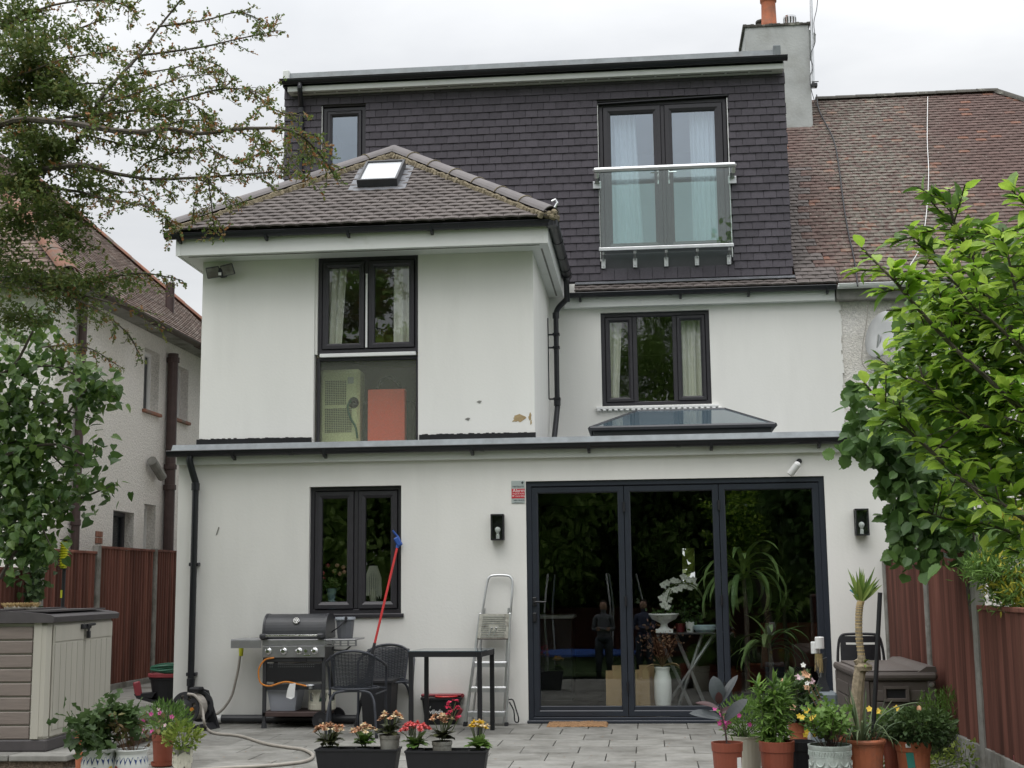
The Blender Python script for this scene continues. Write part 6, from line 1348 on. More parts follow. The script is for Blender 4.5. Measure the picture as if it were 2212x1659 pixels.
mr_ = N('ShaderNodeMapRange'); K(vo.outputs[0], mr_.inputs[0]); mr_.inputs[2].default_value = .7; mr_.inputs[3].default_value = .03; mr_.inputs[4].default_value = .13; m1 = N('ShaderNodeMixShader'); K(mr_.outputs[0], m1.inputs[0]); K(tr.outputs[0], m1.inputs[1]); K(di.outputs[0], m1.inputs[2]); ms = N('ShaderNodeMixShader'); ms.inputs[0].default_value = .035; K(m1.outputs[0], ms.inputs[1]); K(gs.outputs[0], ms.inputs[2]); K(ms.outputs[0], o_.inputs[0]); FROST.data.materials[0] = m
# ground-floor window: flowers in a glass vase, fringed lamp
a = P(716, 1306, Y=.5); T = thing('flower_vase', 'vase of pink and peach roses inside the ground-floor window', 'vase', (a.x, .5, a.z-.05))
q = MB(); q.lathe([(.05, 0), (.055, .02), (.035, .1), (.06, .22), (.055, .22), (.03, .1), (0, .03)], 16); q.build('vase', mat('pale_blue_glass', (.25, .36, .42), rough=.15), T)
q = MB()
cols = [('rose_pink', (.55, .08, .12)), ('rose_peach', (.72, .42, .3))]
for i, (dx, dz) in enumerate(((-.1, .36), (-.04, .44), (.06, .44), (.12, .42), (.02, .38), (.09, .35), (.13, .37), (-.09, .3))):
    q = MB()
    for ring_, (n_, r_, t_) in enumerate(((5, .012, .2), (6, .026, .6), (7, .04, 1.0))):
        for k in range(n_): a_ = 2*PI*k/n_+ring_; q.blade((0, 0, 0), (math.cos(a_)*t_, math.sin(a_)*t_, 1.1-t_*.5), (0, 0, 1), .05, .045, -.6, .4, 3)
    q.build('rose', M.setdefault(cols[i not in (0, 1, 7)][0], mat(cols[i not in (0, 1, 7)][0], cols[i not in (0, 1, 7)][1], rough=.7, var=.1)), T, loc=(dx, random.uniform(-.03, .03), dz))
M['leafdark'] = leafmat('dark_green_leaf', (.02, .045, .015), (.04, .085, .025), (.07, .13, .04)); pts = rng.normal(0, 1, (50, 3))*[.08, .04, .04]+[.01, 0, .29]; scatter('foliage', M['leafdark'], pts, pts-[0, 0, .2], .07, T_OVAL, F_OVAL, T)
a = P(806, 1300, Y=.6); T = thing('table_lamp', 'small lamp with pale fringed shade inside the ground-floor window', 'lamp', (a.x, .6, a.z-.05)); q = MB(); q.lathe([(.05, 0), (.03, .05), (.045, .12), (.015, .2)], 14); q.build('base', M['cream'], T)
q = MB(); n_ = 26
for i in range(n_): a_ = 2*PI*i/n_; q.tube([(.04*math.cos(a_), .04*math.sin(a_), .43), (.085*math.cos(a_), .085*math.sin(a_), .3), (.09*math.cos(a_), .09*math.sin(a_), random.uniform(.08, .13))], .0055, 4)
q.build('fringed_shade', M['curtain'], T)
q = MB(); q.bbox(wx0-.1, wx1+.1, .31, .8, wz0-.06, wz0-.01, .004); q.build('inner_sill', M['roomw'], H)
# kitchen: glass table with crossed legs, urn with orchid, vase, bags, bowls, big strappy plants, worktop
tY = .75
za = P(1480, 1366, Y=tY).z; T = thing('console_table', 'dark table with crossed metal legs inside the doors', 'table', (0, 0, 0)); xa, xb = P(1419, 1366, Y=tY).x, P(1562, 1366, Y=tY).x+.1
q = MB(); q.bbox(xa, xb, tY-.15, tY+.3, za-.02, za, .004); q.build('table_top', M['black'], T)
for (p_, q_) in (((1421, 1370), (1500, 1560)), ((1460, 1372), (1530, 1545)), ((1543, 1370), (1430, 1550)), ((1517, 1370), (1462, 1560))):
    m_ = MB(); A_ = P(*p_, Y=tY); B_2 = P(*q_, Y=tY); B_2.z = max(.03, B_2.z); m_.tube([A_, B_2], .02, 6); m_.build('leg', M['steel'], T)
a = P(1435, 1366, Y=tY); T = thing('orchid_urn', 'white fluted urn of arching white orchids on the indoor table', 'potted orchid', (a.x, tY, za))
q = MB(); q.box(-.09, .09, -.09, .09, 0, .035); q.lathe([(.07, .035), (.04, .06), (.035, .09), (.05, .105), (.12, .14), (.15, .18), (.16, .185), (.16, .2), (.145, .2), (.12, .17), (0, .16)], 28, wob=lambda a_, z_: 1+(.05*math.cos(a_*12) if .1 < z_ < .18 else 0)); q.build('urn', M['white'], T)
q = MB(); pts = rng.normal(0, 1, (60, 3))*[.07, .07, .02]+[0, 0, .2]; scatter('moss', M['leafdark'], pts, np.tile([0, 0, .3], (60, 1)), .05, T_OVAL, F_OVAL, T)
def cpos(x, y): v = P(x, y, Y=tY); return Vector((v.x-a.x, random.uniform(-.03, .03), v.z-za))
st = curve_pts([cpos(1520, 1335), cpos(1521, 1300), cpos(1505, 1268), cpos(1478, 1258), cpos(1450, 1272), cpos(1440, 1300)], 5); q = MB(); q.tube(st, .006, 5); q.tube(curve_pts([cpos(1523, 1335), cpos(1517, 1290), cpos(1490, 1264), cpos(1455, 1262), cpos(1432, 1280)], 5), .005, 5); q.build('stem', M['stem'], T)
M['orch'] = mat('white_petal', (.8, .8, .74), rough=.6, trans=.2, var=.04)
for (x, y) in ((1433, 1264), (1441, 1259), (1455, 1254), (1464, 1257), (1476, 1246), (1487, 1252), (1497, 1252), (1501, 1266), (1478, 1265), (1490, 1268), (1468, 1271), (1458, 1274), (1445, 1275), (1439, 1285), (1429, 1292), (1437, 1299), (1433, 1307), (1445, 1295), (1441, 1311)):
    q = MB(); c_ = cpos(x, y); f_ = Vector((random.uniform(-.4, .4), -1, random.uniform(-.3, .2))).normalized()
    for k in range(5): a_ = 2*PI*k/5+.3; d_ = Vector((math.cos(a_), 0, math.sin(a_))); q.blade(c_, d_+f_*.25, f_, .038 if k % 2 else .045, .042, .3, .15, 3)
    q.build('orchid_flower', M['orch'], T)
a = P(1433, 1530, Y=.5); T = thing('floor_vase', 'tall white floor vase of dried flowers inside the glass doors', 'vase', (a.x, .5, .02)); r = .5*(P(1452, 1480, Y=.5).x-P(1414, 1480, Y=.5).x); h = P(1433, 1441, Y=.5).z-.02
q = MB(); q.lathe([(r*.72, 0), (r*.8, .05), (r, h*.4), (r*1.0, h*.75), (r*.8, h*.9), (r*.85, h*.97), (r*.95, h), (r*.8, h), (r*.7, h*.9), (0, h*.5)], 24); q.build('vase', M['white'], T, smooth=True)
M['dried'] = leafmat('dried_flower', (.10, .04, .03), (.18, .08, .05), (.28, .17, .1)); q = MB()
for i in range(40): a_ = random.uniform(0, 6.28); s_ = random.uniform(.05, .2); q.tube([(0, 0, h), (math.cos(a_)*s_, math.sin(a_)*s_*.6, h+random.uniform(.2, .38))], .002, 3)
q.build('stems', M['dried'], T, stuff=True); pts = rng.normal(0, 1, (220, 3))*[.1, .06, .07]+[0, 0, h+.24]; scatter('dried_heads', M['dried'], pts, pts-[0, 0, h], .035, T_SMALL, F_SMALL, T)
q = MB()
for k in range(7): a_ = random.uniform(-.6, .6)+(PI if k % 2 else 0); q.blade((0, 0, h), (math.cos(a_), -.3, random.uniform(.1, .6)), (0, 0, 1), .2, .08, .6, .3, 4)
q.build('dry_leaf', mat('pale_dry_leaf', (.33, .22, .12), rough=.8), T)
M['kraft'] = mat('brown_kraft_paper', (.34, .23, .12), rough=.85, var=.08)
for (x0_, x1_, yt_, yy, lb) in ((1309, 1349, 1449, .42, 'brown paper bag standing alone behind the left door pane'), (1323, 1352, 1438, .62, 'taller paper bag mostly behind the first brown bag'), (1373, 1404, 1447, .42, 'brown paper bag with handles behind the middle door pane'), (1382, 1415, 1437, .6, 'brown paper bag touching the white floor vase')):
    a, b = P(x0_, 1500, Y=yy), P(x1_, 1500, Y=yy); h = P(x0_, yt_, Y=yy).z-.02; w_ = b.x-a.x; q = MB(); q.add([(0, 0, 0), (w_, 0, 0), (w_, .12, 0), (0, .12, 0), (.002, -.004, h), (w_, .0, h-.008), (w_-.004, .1, h), (0, .11, h-.004), (.0, .06, h*.5), (w_, .06, h*.5)], [(3, 2, 1, 0), (0, 1, 5, 4), (1, 9, 5), (1, 2, 9), (2, 6, 9), (5, 9, 6), (2, 3, 7, 6), (3, 0, 8), (0, 4, 8), (4, 7, 8), (7, 3, 8)])
    tag(q.build('paper_bag', M['kraft'], loc=(a.x, yy, .02)), lb, 'paper bag')
a = P(1523, 1364, Y=tY); q = MB(); q.lathe([(.09, 0), (.115, .03), (.125, .07), (.12, .075), (.11, .03), (0, .02)], 24); T = tag(q.build('bowl', mat('pale_blue_china', (.42, .52, .58), rough=.3, var=.2, vs=18), loc=(a.x, tY, za)), 'pale blue oval bowl on the indoor table near the door edge', 'bowl'); pts = rng.normal(0, 1, (60, 3))*[.06, .05, .03]+[0, 0, .1]; 
a = P(1491, 1364, Y=tY); T = thing('potted_plant', 'small leafy plant in a white pot on the indoor table', 'potted plant', (a.x, tY, za)); q = MB(); q.lathe([(.035, 0), (.05, .11), (.045, .11), (0, .09)], 18); q.build('pot', M['white'], T); pts = rng.normal(0, 1, (160, 3))*[.07, .05, .06]+[0, 0, .19]; scatter('foliage', M['leafdark'], pts, pts-[0, 0, .1], .05, T_OVAL, F_OVAL, T)
a = P(1470, 1364, Y=tY+.1); q = MB(); q.lathe([(.04, 0), (.05, .09), (.045, .09), (0, .07)], 16); tag(q.build('red_pot', M['maroon'], loc=(a.x, tY+.1, za)), 'little dark red pot behind the orchid urn', 'pot')
def strappy(x, ybase, ytop, yy, n, L_, label, hw, zb=.02, trunk=True, seed=0):
    rg = random.Random(seed); a = P(x, 1500, Y=yy); zt_ = P(x, ytop, Y=yy).z; T = thing('indoor_plant', label, 'house plant', (a.x, yy, zb))
    q = MB(); q.lathe([(.11, 0), (.14, .22), (.13, .22), (0, .2)], 20); q.build('pot', M['charcoal'], T)
    q = MB(); q.tube([(0, 0, .2), (.02, 0, (zt_-zb)*.6), (0, 0, zt_-zb)], [.03, .026, .022], 8); q.build('trunk', M['bark'], T)
    for i in range(n):
        a_ = rg.uniform(0, 6.28); el = rg.uniform(-.1, 1.3); q = MB(); q.blade((0, 0, zt_-zb-rg.uniform(0, .12)), (math.cos(a_)*math.cos(el), math.sin(a_)*math.cos(el)*.6-.15, math.sin(el)), (0, 0, 1), L_*rg.uniform(.65, 1.1), .06, rg.uniform(.6, 1.7), .25, 8, prof=lambda t: math.sin(PI*min(1, .15+t*.85))**.6, rn=rg.random()); q.build('leaf', M['strap'], T)
M['strap'] = leafmat('strappy_green_leaf', (.08, .14, .05), (.12, .2, .07), (.18, .26, .09), trans=.15)
strappy(1615, 1530, 1232, .8, 38, .8, 'large strappy indoor plant behind the right-hand door pane', .3, seed=3)
strappy(1665, 1530, 1385, .6, 28, .52, 'lower strappy indoor plant with arching leaves by the right pane', .3, seed=5)
strappy(1700, 1530, 1310, 1.5, 16, .3, 'small spiky plant further back in the kitchen', .2, seed=8)
a, b = P(1164, 1329, Y=2.5), P(1240, 1329, Y=2.5); q = MB(); q.bbox(a.x-.4, b.x, 2.4, 3.1, a.z-.04, a.z, .004); q.build('worktop', M['white'], H); q = MB(); q.bbox(a.x-.4, b.x-.03, 2.45, 3.1, .02, a.z-.041, .004); q.build('kitchen_cupboard', M['charcoal'], H)
a = P(1700, 1345, Y=2.2); q = MB(); q.bbox(-.3, .4, 0, .05, -.5, .0, .01); tag(q.build('wooden_panel', mat('reddish_wood', (.20, .06, .03), rough=.5), loc=(a.x, 2.2, a.z)), 'reddish wooden chair back inside the kitchen', 'chair back')
# hedge seen through the kitchen's far window
q = MB(); pts = rng.uniform(0, 1, (2200, 3))*[5, 1.0, 5]+[-1.5, 11, -.5]; T = thing('hedge', 'sunlit green hedge seen through the far kitchen window', 'hedge', (0, 0, 0)); scatter('foliage', leafmat('light_hedge_leaf', (.12, .2, .03), (.25, .32, .06), (.35, .4, .12)), pts, np.tile([0, 0, -.2], (2200, 1)), .42, T_OVAL, F_OVAL, T); T.location = (0, 0, 0)
# ================================================================ BEHIND THE CAMERA (mirrored in the doors)
T = thing('trampoline', 'round trampoline with blue pad, mirrored in the left door pane', 'trampoline', (-1.5, -16.3, -.7))
q = MB(); q.lathe([(1.05, .58), (1.3, .56), (1.3, .6), (1.05, .62)], 40); q.build('pad', M['blue'], T); q = MB(); q.lathe([(0, .57), (1.05, .57), (1.05, .575), (0, .575)], 32); q.build('jumping_mat', M['blackp'], T)
for i in range(6):
    a_ = 2*PI*i/6; c_, s_ = math.cos(a_), math.sin(a_); q = MB(); q.tube(curve_pts([(c_*1.3, s_*1.3, 0), (c_*1.32, s_*1.32, .6), (c_*1.4, s_*1.4, 1.5), (c_*1.25, s_*1.25, 2.3)], 4), .022, 6); q.build('pole', M['metal'], T)
def person(label, loc, rz, top, legs, arms_crossed=True):
    T = thing('person', label, 'person', loc, rz)
    def skin(name, pts, edges, rad, m, lev=2):
        me = bpy.data.meshes.new(name); me.from_pydata(pts, edges, []); me.materials.append(m); o = link(name, me, T); s_ = o.modifiers.new('skin', 'SKIN'); s_.use_smooth_shade = True
        for v, r_ in zip(me.skin_vertices[0].data if me.skin_vertices else [], rad): v.radius = r_ if isinstance(r_, tuple) else (r_, r_)
        if not me.skin_vertices: pass
        sb = o.modifiers.new('sub', 'SUBSURF'); sb.levels = sb.render_levels = lev; return o
    pts = [(0, 0, .92), (0, 0, 1.08), (0, .0, 1.25), (0, .01, 1.38), (0, 0, 1.47), (0, -.01, 1.56), (0, -.01, 1.66), (-.1, 0, .88), (-.11, -.02, .5), (-.12, .02, .1), (-.13, -.1, .05), (.1, 0, .88), (.11, -.03, .5), (.12, .02, .1), (.13, -.1, .05), (-.17, 0, 1.38), (-.22, .02, 1.14), (-.08, -.17, 1.12), (.06, -.2, 1.16), (.17, 0, 1.38), (.22, .02, 1.12), (.08, -.18, 1.16), (-.06, -.17, 1.13)]
    ed = [(0, 1), (1, 2), (2, 3), (3, 4), (4, 5), (5, 6), (0, 7), (7, 8), (8, 9), (9, 10), (0, 11), (11, 12), (12, 13), (13, 14), (3, 15), (15, 16), (16, 17), (17, 18), (3, 19), (19, 20), (20, 21), (21, 22)]
    rad = [(.15, .11), (.14, .1), (.16, .11), (.13, .09), .05, (.075, .09), (.07, .085), .085, .06, .04, .04, .085, .06, .04, .04, .06, .045, .035, .035, .06, .045, .035, .035]
    me = bpy.data.meshes.new('body'); me.from_pydata(pts, ed, []); me.materials.append(top); o = link('body', me, T); s_ = o.modifiers.new('skin', 'SKIN'); s_.use_smooth_shade = True
    bm_ = __import__('bmesh').new(); bm_.from_mesh(me); ly = bm_.verts.layers.skin.verify(); bm_.verts.ensure_lookup_table()
    for v, r_ in zip(bm_.verts, rad): v[ly].radius = r_ if isinstance(r_, tuple) else (r_, r_)
    bm_.verts[0][ly].use_root = True; bm_.to_mesh(me); bm_.free(); sb = o.modifiers.new('sub', 'SUBSURF'); sb.levels = sb.render_levels = 2
    q = MB(); q.lathe([(.155, .02), (.165, .0), (.155, -.05), (.1, -.1)], 16, (0, 0, .95)); 
    for s2 in (-1, 1): q.tube([(s2*.09, 0, .95), (s2*.1, -.01, .75), (s2*.11, -.02, .5), (s2*.12, .02, .1)], [.1, .095, .075, .055], 12)
    q.build('trousers', legs, T, smooth=True)
    q = MB(); q.lathe([(.0, 1.5), (.055, 1.52), (.075, 1.56), (.082, 1.62), (.07, 1.68), (.03, 1.715), (0, 1.72)], 16, (0, -.012, 0)); q.lathe([(0, -.02), (.012, 0), (0, .02)], 6, (0, -.098, 1.6)); q.build('head', M['skin'], T, smooth=True)
    q = MB(); q.lathe([(.06, 1.52), (.095, 1.58), (.095, 1.65), (.075, 1.71), (.03, 1.745), (0, 1.75)], 16, (0, .022, 0)); q.build('hair', M['soil'], T, smooth=True)
    for s2 in (-1, 1):
        for k in range(5): q = MB(); c_ = Vector((s2*-.07, -.2, 1.14)); q.tube([c_+Vector((0, 0, k*.016-.03)), c_+Vector((-s2*.04, -.012, k*.017-.03)), c_+Vector((-s2*.07*(1 if k else .7), .0, k*.016-.032))], .008, 6); q.build('finger', M['skin'], T)
M['skin'] = mat('skin', (.45, .27, .19), rough=.6)
person('person in grey jumper with folded arms mirrored in the left door', (-.95, -15.0, -.7), PI, mat('grey_wool', (.16, .165, .18), rough=.9), mat('dark_denim', (.05, .06, .07), rough=.8))
person('person in blue-grey top mirrored in the middle door', (-.1, -15.6, -.7), PI+.2, mat('blue_grey_top', (.09, .1, .16), rough=.9), mat('denim', (.05, .06, .08), rough=.8))
# ================================================================ POTS AND PLANTS
def potz(x, y, **k): return P(x, y, **k)
def pot(name_m, r, h, soil=True, rim=.02, taper=.75, parent=None, rimh=.22, segs=24, name='pot', m=None):
    q = MB(); t = taper
    q.lathe([(r*t, 0), (r*t+.004, .004), (r*(t+(1-t)*(1-rimh)), h*(1-rimh)), (r*(t+(1-t)*(1-rimh)), h*(1-rimh)), (r, h*(1-rimh)+.003), (r*1.03, h-.008), (r*1.03, h), (r*.95, h), (r*.93, h-.03), (r*.9, h*.6)], segs)
    q.build(name, m or M[name_m], parent, smooth=False)
    if soil: q = MB(); q.lathe([(r*.925, h-.028), (r*.5, h-.02), (0, h-.024)], 16); q.build('soil', M['soil'], parent)
    if soil:
        q = MB()
        for i in range(14): a_ = random.uniform(0, 6.28); s_ = random.uniform(0, r*.8); q.lathe([(0, -.006), (.009, 0), (0, .006)], 5, (s_*math.cos(a_), s_*math.sin(a_), h-.018))
        q.build('soil_crumbs', M['soil'], parent, stuff=True)
def stems(q, n, base, spread, h, r=.003, lean=.3, tips=None):
    out = []
    for i in range(n):
        a_ = random.uniform(0, 6.28); s_ = random.uniform(0, 1)*spread; b = Vector(base)+Vector((s_*.5*math.cos(a_), s_*.5*math.sin(a_), 0)); hh = h*random.uniform(.6, 1); tp = b+Vector((math.cos(a_)*s_*(.5+lean), math.sin(a_)*s_*(.5+lean), hh))
        md = (b+tp)/2+Vector((random.uniform(-.02, .02), random.uniform(-.02, .02), 0)); q.tube([b, md, tp], r, 4); out.append((b, md, tp))
    return out
M['kal'] = leafmat('fleshy_green_leaf', (.045, .09, .025), (.08, .15, .035), (.14, .24, .05), trans=.1, rough=.35)
M['kald'] = leafmat('bronze_green_leaf', (.035, .045, .022), (.05, .06, .025), (.08, .085, .04), trans=.1, rough=.35)
M['pl'] = leafmat('mid_green_leaf', (.06, .12, .03), (.11, .2, .04), (.18, .3, .07))
M['pldark'] = leafmat('deep_green_leaf', (.028, .06, .022), (.05, .09, .03), (.085, .14, .045))
M['plyel'] = leafmat('yellow_green_leaf', (.09, .15, .03), (.15, .23, .04), (.25, .3, .06))
def kalanchoe(label, x, y, Z, colsA, potm, r, h, spread=.1, top=.13, nfl=34, leaf='kal', n_leaf=26, fh=None, seed=0, Y=None):
    c_ = P(x, y, Y=Y); T = thing('kalanchoe', label, 'potted flower', (c_.x, c_.y, Z))
    pot(potm, r, h, parent=T, taper=.8)
    for i in range(n_leaf):
        a_ = 2*PI*i/n_leaf*2.4; el = random.uniform(-.1, .9); q = MB(); q.blade((0, 0, h+.01+.03*random.random()), (math.cos(a_)*math.cos(el), math.sin(a_)*math.cos(el), math.sin(el)), (0, 0, 1), random.uniform(.06, .1), .052, random.uniform(-.1, .5), .3, 4, prof=lambda t: (math.sin(PI*min(1, t*.8+.08)))**.7, rn=random.random()); q.build('leaf', M[leaf], T)
    T.scale = (1.22, 1.22, 1.15); fz_ = h+top*.8; spread *= 1.15; q = MB(); pts = []
    for i in range(nfl): a_ = random.uniform(0, 6.28); s_ = spread*math.sqrt(random.random()); pts.append(Vector((s_*math.cos(a_), s_*math.sin(a_), fz_+.03*(1-(s_/spread)**2)+random.uniform(-.012, .012))))
    for p_ in pts[::3]: q.tube([(p_.x*.2, p_.y*.2, h), (p_.x*.7, p_.y*.7, h+top*.6), p_], .0025, 4)
    q.build('stems', M['stem'], T)
    for i, p_ in enumerate(pts):
        q = MB(); m_ = colsA[i % len(colsA)]
        up_ = Vector((p_.x*4, p_.y*4, 1)).normalized(); o1 = up_.orthogonal().normalized(); o2 = up_.cross(o1)
        for k in range(7): a_ = 2*PI*k/7; q.blade(p_, (o1*math.cos(a_)+o2*math.sin(a_))*1.0+up_*.75, up_, .024, .018, .5, .3, 2)
        for k in range(5): a_ = 2*PI*k/5+.4; q.blade(p_+up_*.003, (o1*math.cos(a_)+o2*math.sin(a_))*.5+up_*1.0, up_, .019, .015, -.3, .3, 2)
        q.build('flower', M[m_], T)
    return T
def fl(n, c): M[n] = mat(n, c, rough=.6, var=.08, trans=.15)
fl('f_peach', (.68, .40, .24)); fl('f_cream', (.74, .62, .42)); fl('f_brown', (.34, .19, .11)); fl('f_coral', (.66, .13, .13)); fl('f_pink', (.72, .05, .13)); fl('f_yel', (.72, .5, .05)); fl('f_mag', (.5, .06, .25)); fl('f_white', (.75, .75, .7)); fl('f_pale', (.7, .5, .55))
# two long trough planters
TZ = .24
def trough(xa, xb, y, label):
    a, b = P(xa, y, Z=TZ), P(xb, y, Z=TZ); w_ = (b.x-a.x)/2; cy = a.y+.09; T = thing('trough_planter', label, 'planter', ((a.x+b.x)/2, cy, 0), math.atan2(b.y-a.y, b.x-a.x), 'black trough planters')
    q = MB(); k = .88; d_ = .095; hz_ = TZ
    vs = []
    for kx, kd, z in ((k, .8, 0), (1, 1, hz_-.012), (1.02, 1.05, hz_-.012), (1.02, 1.05, hz_), (.975, .9, hz_), (.93, .8, hz_-.08)):
        vs += [(-w_*kx, -d_*kd, z), (w_*kx, -d_*kd, z), (w_*kx, d_*kd, z), (-w_*kx, d_*kd, z)]
    fs = [(3, 2, 1, 0)]+[(j*4+i, j*4+(i+1) % 4, (j+1)*4+(i+1) % 4, (j+1)*4+i) for j in range(5) for i in range(4)]+[(20, 21, 22, 23)]
    q.add(vs, fs); q.build('trough', M['blackp'], T); q = MB(); q.box(-w_*.93, w_*.93, -d_*.79, d_*.79, hz_-.079, hz_-.06); q.build('soil', M['soil'], T)
    return (a.x+b.x)/2, cy, w_
t1 = trough(681, 857, 1619, 'black trough planter holding three kalanchoes, nearer the barbecue'); t2 = trough(875, 1050, 1622, 'black trough planter holding three kalanchoes, in front of the table')
ty = t1[1]
kalanchoe('kalanchoe with faded brown and cream flowers at the end nearest the barbecue', 712, 1620, .12, ['f_cream', 'f_brown', 'f_brown', 'f_peach'], 'charcoal', .055, .11, .075, .12, 38, 'kald', Y=ty)
kalanchoe('compact kalanchoe with pale peach flowers and bright leaves in the middle of the trough', 787, 1620, .13, ['f_peach', 'f_cream', 'f_brown'], 'charcoal', .052, .1, .065, .115, 26, 'kal', 22, Y=ty)
kalanchoe('peach kalanchoe sitting high in a grey nursery pot', 842, 1620, .20, ['f_peach', 'f_brown', 'f_cream'], 'greypot' if 'greypot' in M else 'concrete', .06, .115, .06, .115, 24, 'kald', 18, Y=ty)
ty = t2[1]
kalanchoe('kalanchoe with a flat head of coral pink flowers', 898, 1620, .13, ['f_coral'], 'charcoal', .052, .1, .075, .14, 44, 'kal', 26, Y=ty)
T = kalanchoe('kalanchoe with cream flowers and one hot pink spray in a grey pot', 955, 1620, .17, ['f_cream', 'f_brown', 'f_peach'], 'concrete', .058, .11, .055, .15, 20, 'kald', 24, Y=ty)
for (dx, dz) in ((.05, .33), (.09, .31), (.06, .28), (.1, .25), (.035, .3), (.03, .27), (.08, .34)):
    for k in range(3):
        q = MB(); p_ = Vector((dx+random.uniform(-.012, .012), random.uniform(-.02, .02), dz+random.uniform(-.012, .012)))
        for j in range(9): a_ = random.uniform(0, 6.28); q.blade(p_, (math.cos(a_), math.sin(a_), random.uniform(-.2, 1)), (0, 0, 1), .017, .014, .4, .2, 2)
        q.build('flower', M['f_pink'], T)
    q = MB(); q.tube([(0, 0, .12), (dx*.6, 0, dz*.7), (dx, 0, dz)], .003, 4); q.build('stem', M['stem'], T)
kalanchoe('kalanchoe with bright yellow flowers at the end nearest the doors', 1033, 1620, .12, ['f_yel', 'f_yel', 'f_cream'], 'charcoal', .055, .1, .05, .16, 26, 'pl', 24, Y=ty)
# ---- left group of pots
def thing_pot(x, ybase, label, cat='potted plant', zb=0., name='potted_plant', Y=None):
    c_ = P(x, ybase, Z=zb) if Y is None else P(x, ybase, Y=Y); return thing(name, label, cat, (c_.x, c_.y, zb)), c_
def rad(x0, x1, Y): return (P(x1, 1600, Y=Y).x-P(x0, 1600, Y=Y).x)/2
Yl = -4.75
def zof(x, y, Y): return P(x, y, Y=Y).z
# plain tall terracotta pot
T, c_ = thing_pot(184, 1660, 'tall plain terracotta pot half hidden by the leafy green plant', Y=Yl+.35, name='terracotta_pot', cat='pot'); pot('terra', rad(161, 206, Yl+.35), max(.3, zof(184, 1579, Yl+.35)), parent=T)
# china bowls
def china(x0, x1, ytop, label, Y):
    c_ = P((x0+x1)/2, 1640, Y=Y); T = thing('potted_plant', label, 'potted plant', (c_.x, Y, 0)); r = rad(x0, x1, Y); h = zof((x0+x1)/2, ytop, Y)
    m = M['china']; q = MB(); q.lathe([(r*.55, 0), (r*.62, .01), (r*.8, h*.25), (r*.97, h*.55), (r*.98, h*.7), (r*.86, h*.88), (r*.86, h*.92), (r*.98, h*.97), (r*1.0, h), (r*.9, h), (r*.82, h*.93), (r*.82, h*.8)], 36); q.build('china_bowl', m, T, smooth=True)
    # painted band of blue points under the rim and flowers on the belly, as thin raised glaze
    q = MB()
    for i in range(20):
        a0 = 2*PI*i/20; 
        def bp(a_, z_, rr): return (rr*math.cos(a_), rr*math.sin(a_), z_)
        q.add([bp(a0-.15, h*.845, r*.885), bp(a0+.15, h*.845, r*.885), bp(a0, h*.68, r*1.0)], [(0, 1, 2), (2, 1, 0)])
    q.build('blue_band', M['cobalt'], T)
    for k in range(9):
        a0 = 2*PI*k/9; z_ = h*.45
        for j in range(3):
            q = MB(); a1 = a0+random.uniform(-.2, .2); z1 = z_+random.uniform(-.05, .05); rr = r*(.975 if z1 > h*.42 else .93); n_ = Vector((math.cos(a1), math.sin(a1), 0)); s_ = Vector((-math.sin(a1), math.cos(a1), 0)); c0 = n_*rr+Vector((0, 0, z1))
            q.add([c0+s_*math.cos(t_)*.022*random.uniform(.6, 1)+Vector((0, 0, math.sin(t_)*.022*random.uniform(.6, 1)))+n_*.003 for t_ in [2*PI*i/7 for i in range(7)]], [tuple(range(7))]); q.build('painted_flower', M[['f_coral', 'f_yel', 'chleaf'][j] if j != 0 else 'maroon'], T)
    q = MB(); q.lathe([(r*.84, h*.9), (0, h*.91)], 16); q.build('soil', M['soil'], T)
    return T, r, h
M['china'] = mat('white_china', (.6, .62, .6), rough=.2, var=.05); M['cobalt'] = mat('cobalt_glaze', (.04, .08, .26), rough=.25, var=.3, vs=40); M['chleaf'] = mat('painted_leaf', (.03, .07, .06), rough=.25)
T1, r, h = china(177, 251, 1616, 'blue and white china pot with a lush green cut-leaved plant', Yl)
q = MB(); st = stems(q, 14, (0, 0, h*.9), r*.9, .3, .004, 1.1); q.build('stems', M['stem'], T1)
pts, dr = [], []
for b_, m_, t_ in st:
    for k in range(26): u = random.uniform(.2, 1.05); p_ = (b_*(1-u)+t_*u) if u <= 1 else t_; pts.append(tuple(p_+Vector((random.gauss(0, .035), random.gauss(0, .035), random.gauss(0, .025))))); d_ = (t_-b_); dr.append((d_.x*2, d_.y*2, -.2))
for k in range(110): u = random.random(); pts.append((r*.3+u*.22+random.gauss(0, .02), random.gauss(0, .05), h*.9+.30-.12*u*u+random.gauss(0, .03))); dr.append((1, 0, -.3))
scatter('foliage', M['pldark'], pts, dr, .085, T_SMALL, F_SMALL, T1)
T2, r, h = china(248, 320, 1617, 'blue and white china pot with a sparse dry reddish plant', Yl+.03)
q = MB(); st = stems(q, 16, (0, 0, h*.9), r, .3, .0028, .9); q.build('stems', M['dried'], T2); pts = []
for b_, m_, t_ in st:
    for k in range(9): u = random.uniform(.4, 1); pts.append(tuple(b_*(1-u)+t_*u+Vector((random.gauss(0, .02), random.gauss(0, .02), random.gauss(0, .015)))))
scatter('foliage', leafmat('dry_red_green_leaf', (.12, .06, .03), (.16, .12, .05), (.14, .16, .05)), pts, np.tile([0, 0, .3], (len(pts), 1)), .045, T_OVAL, F_OVAL, T2)
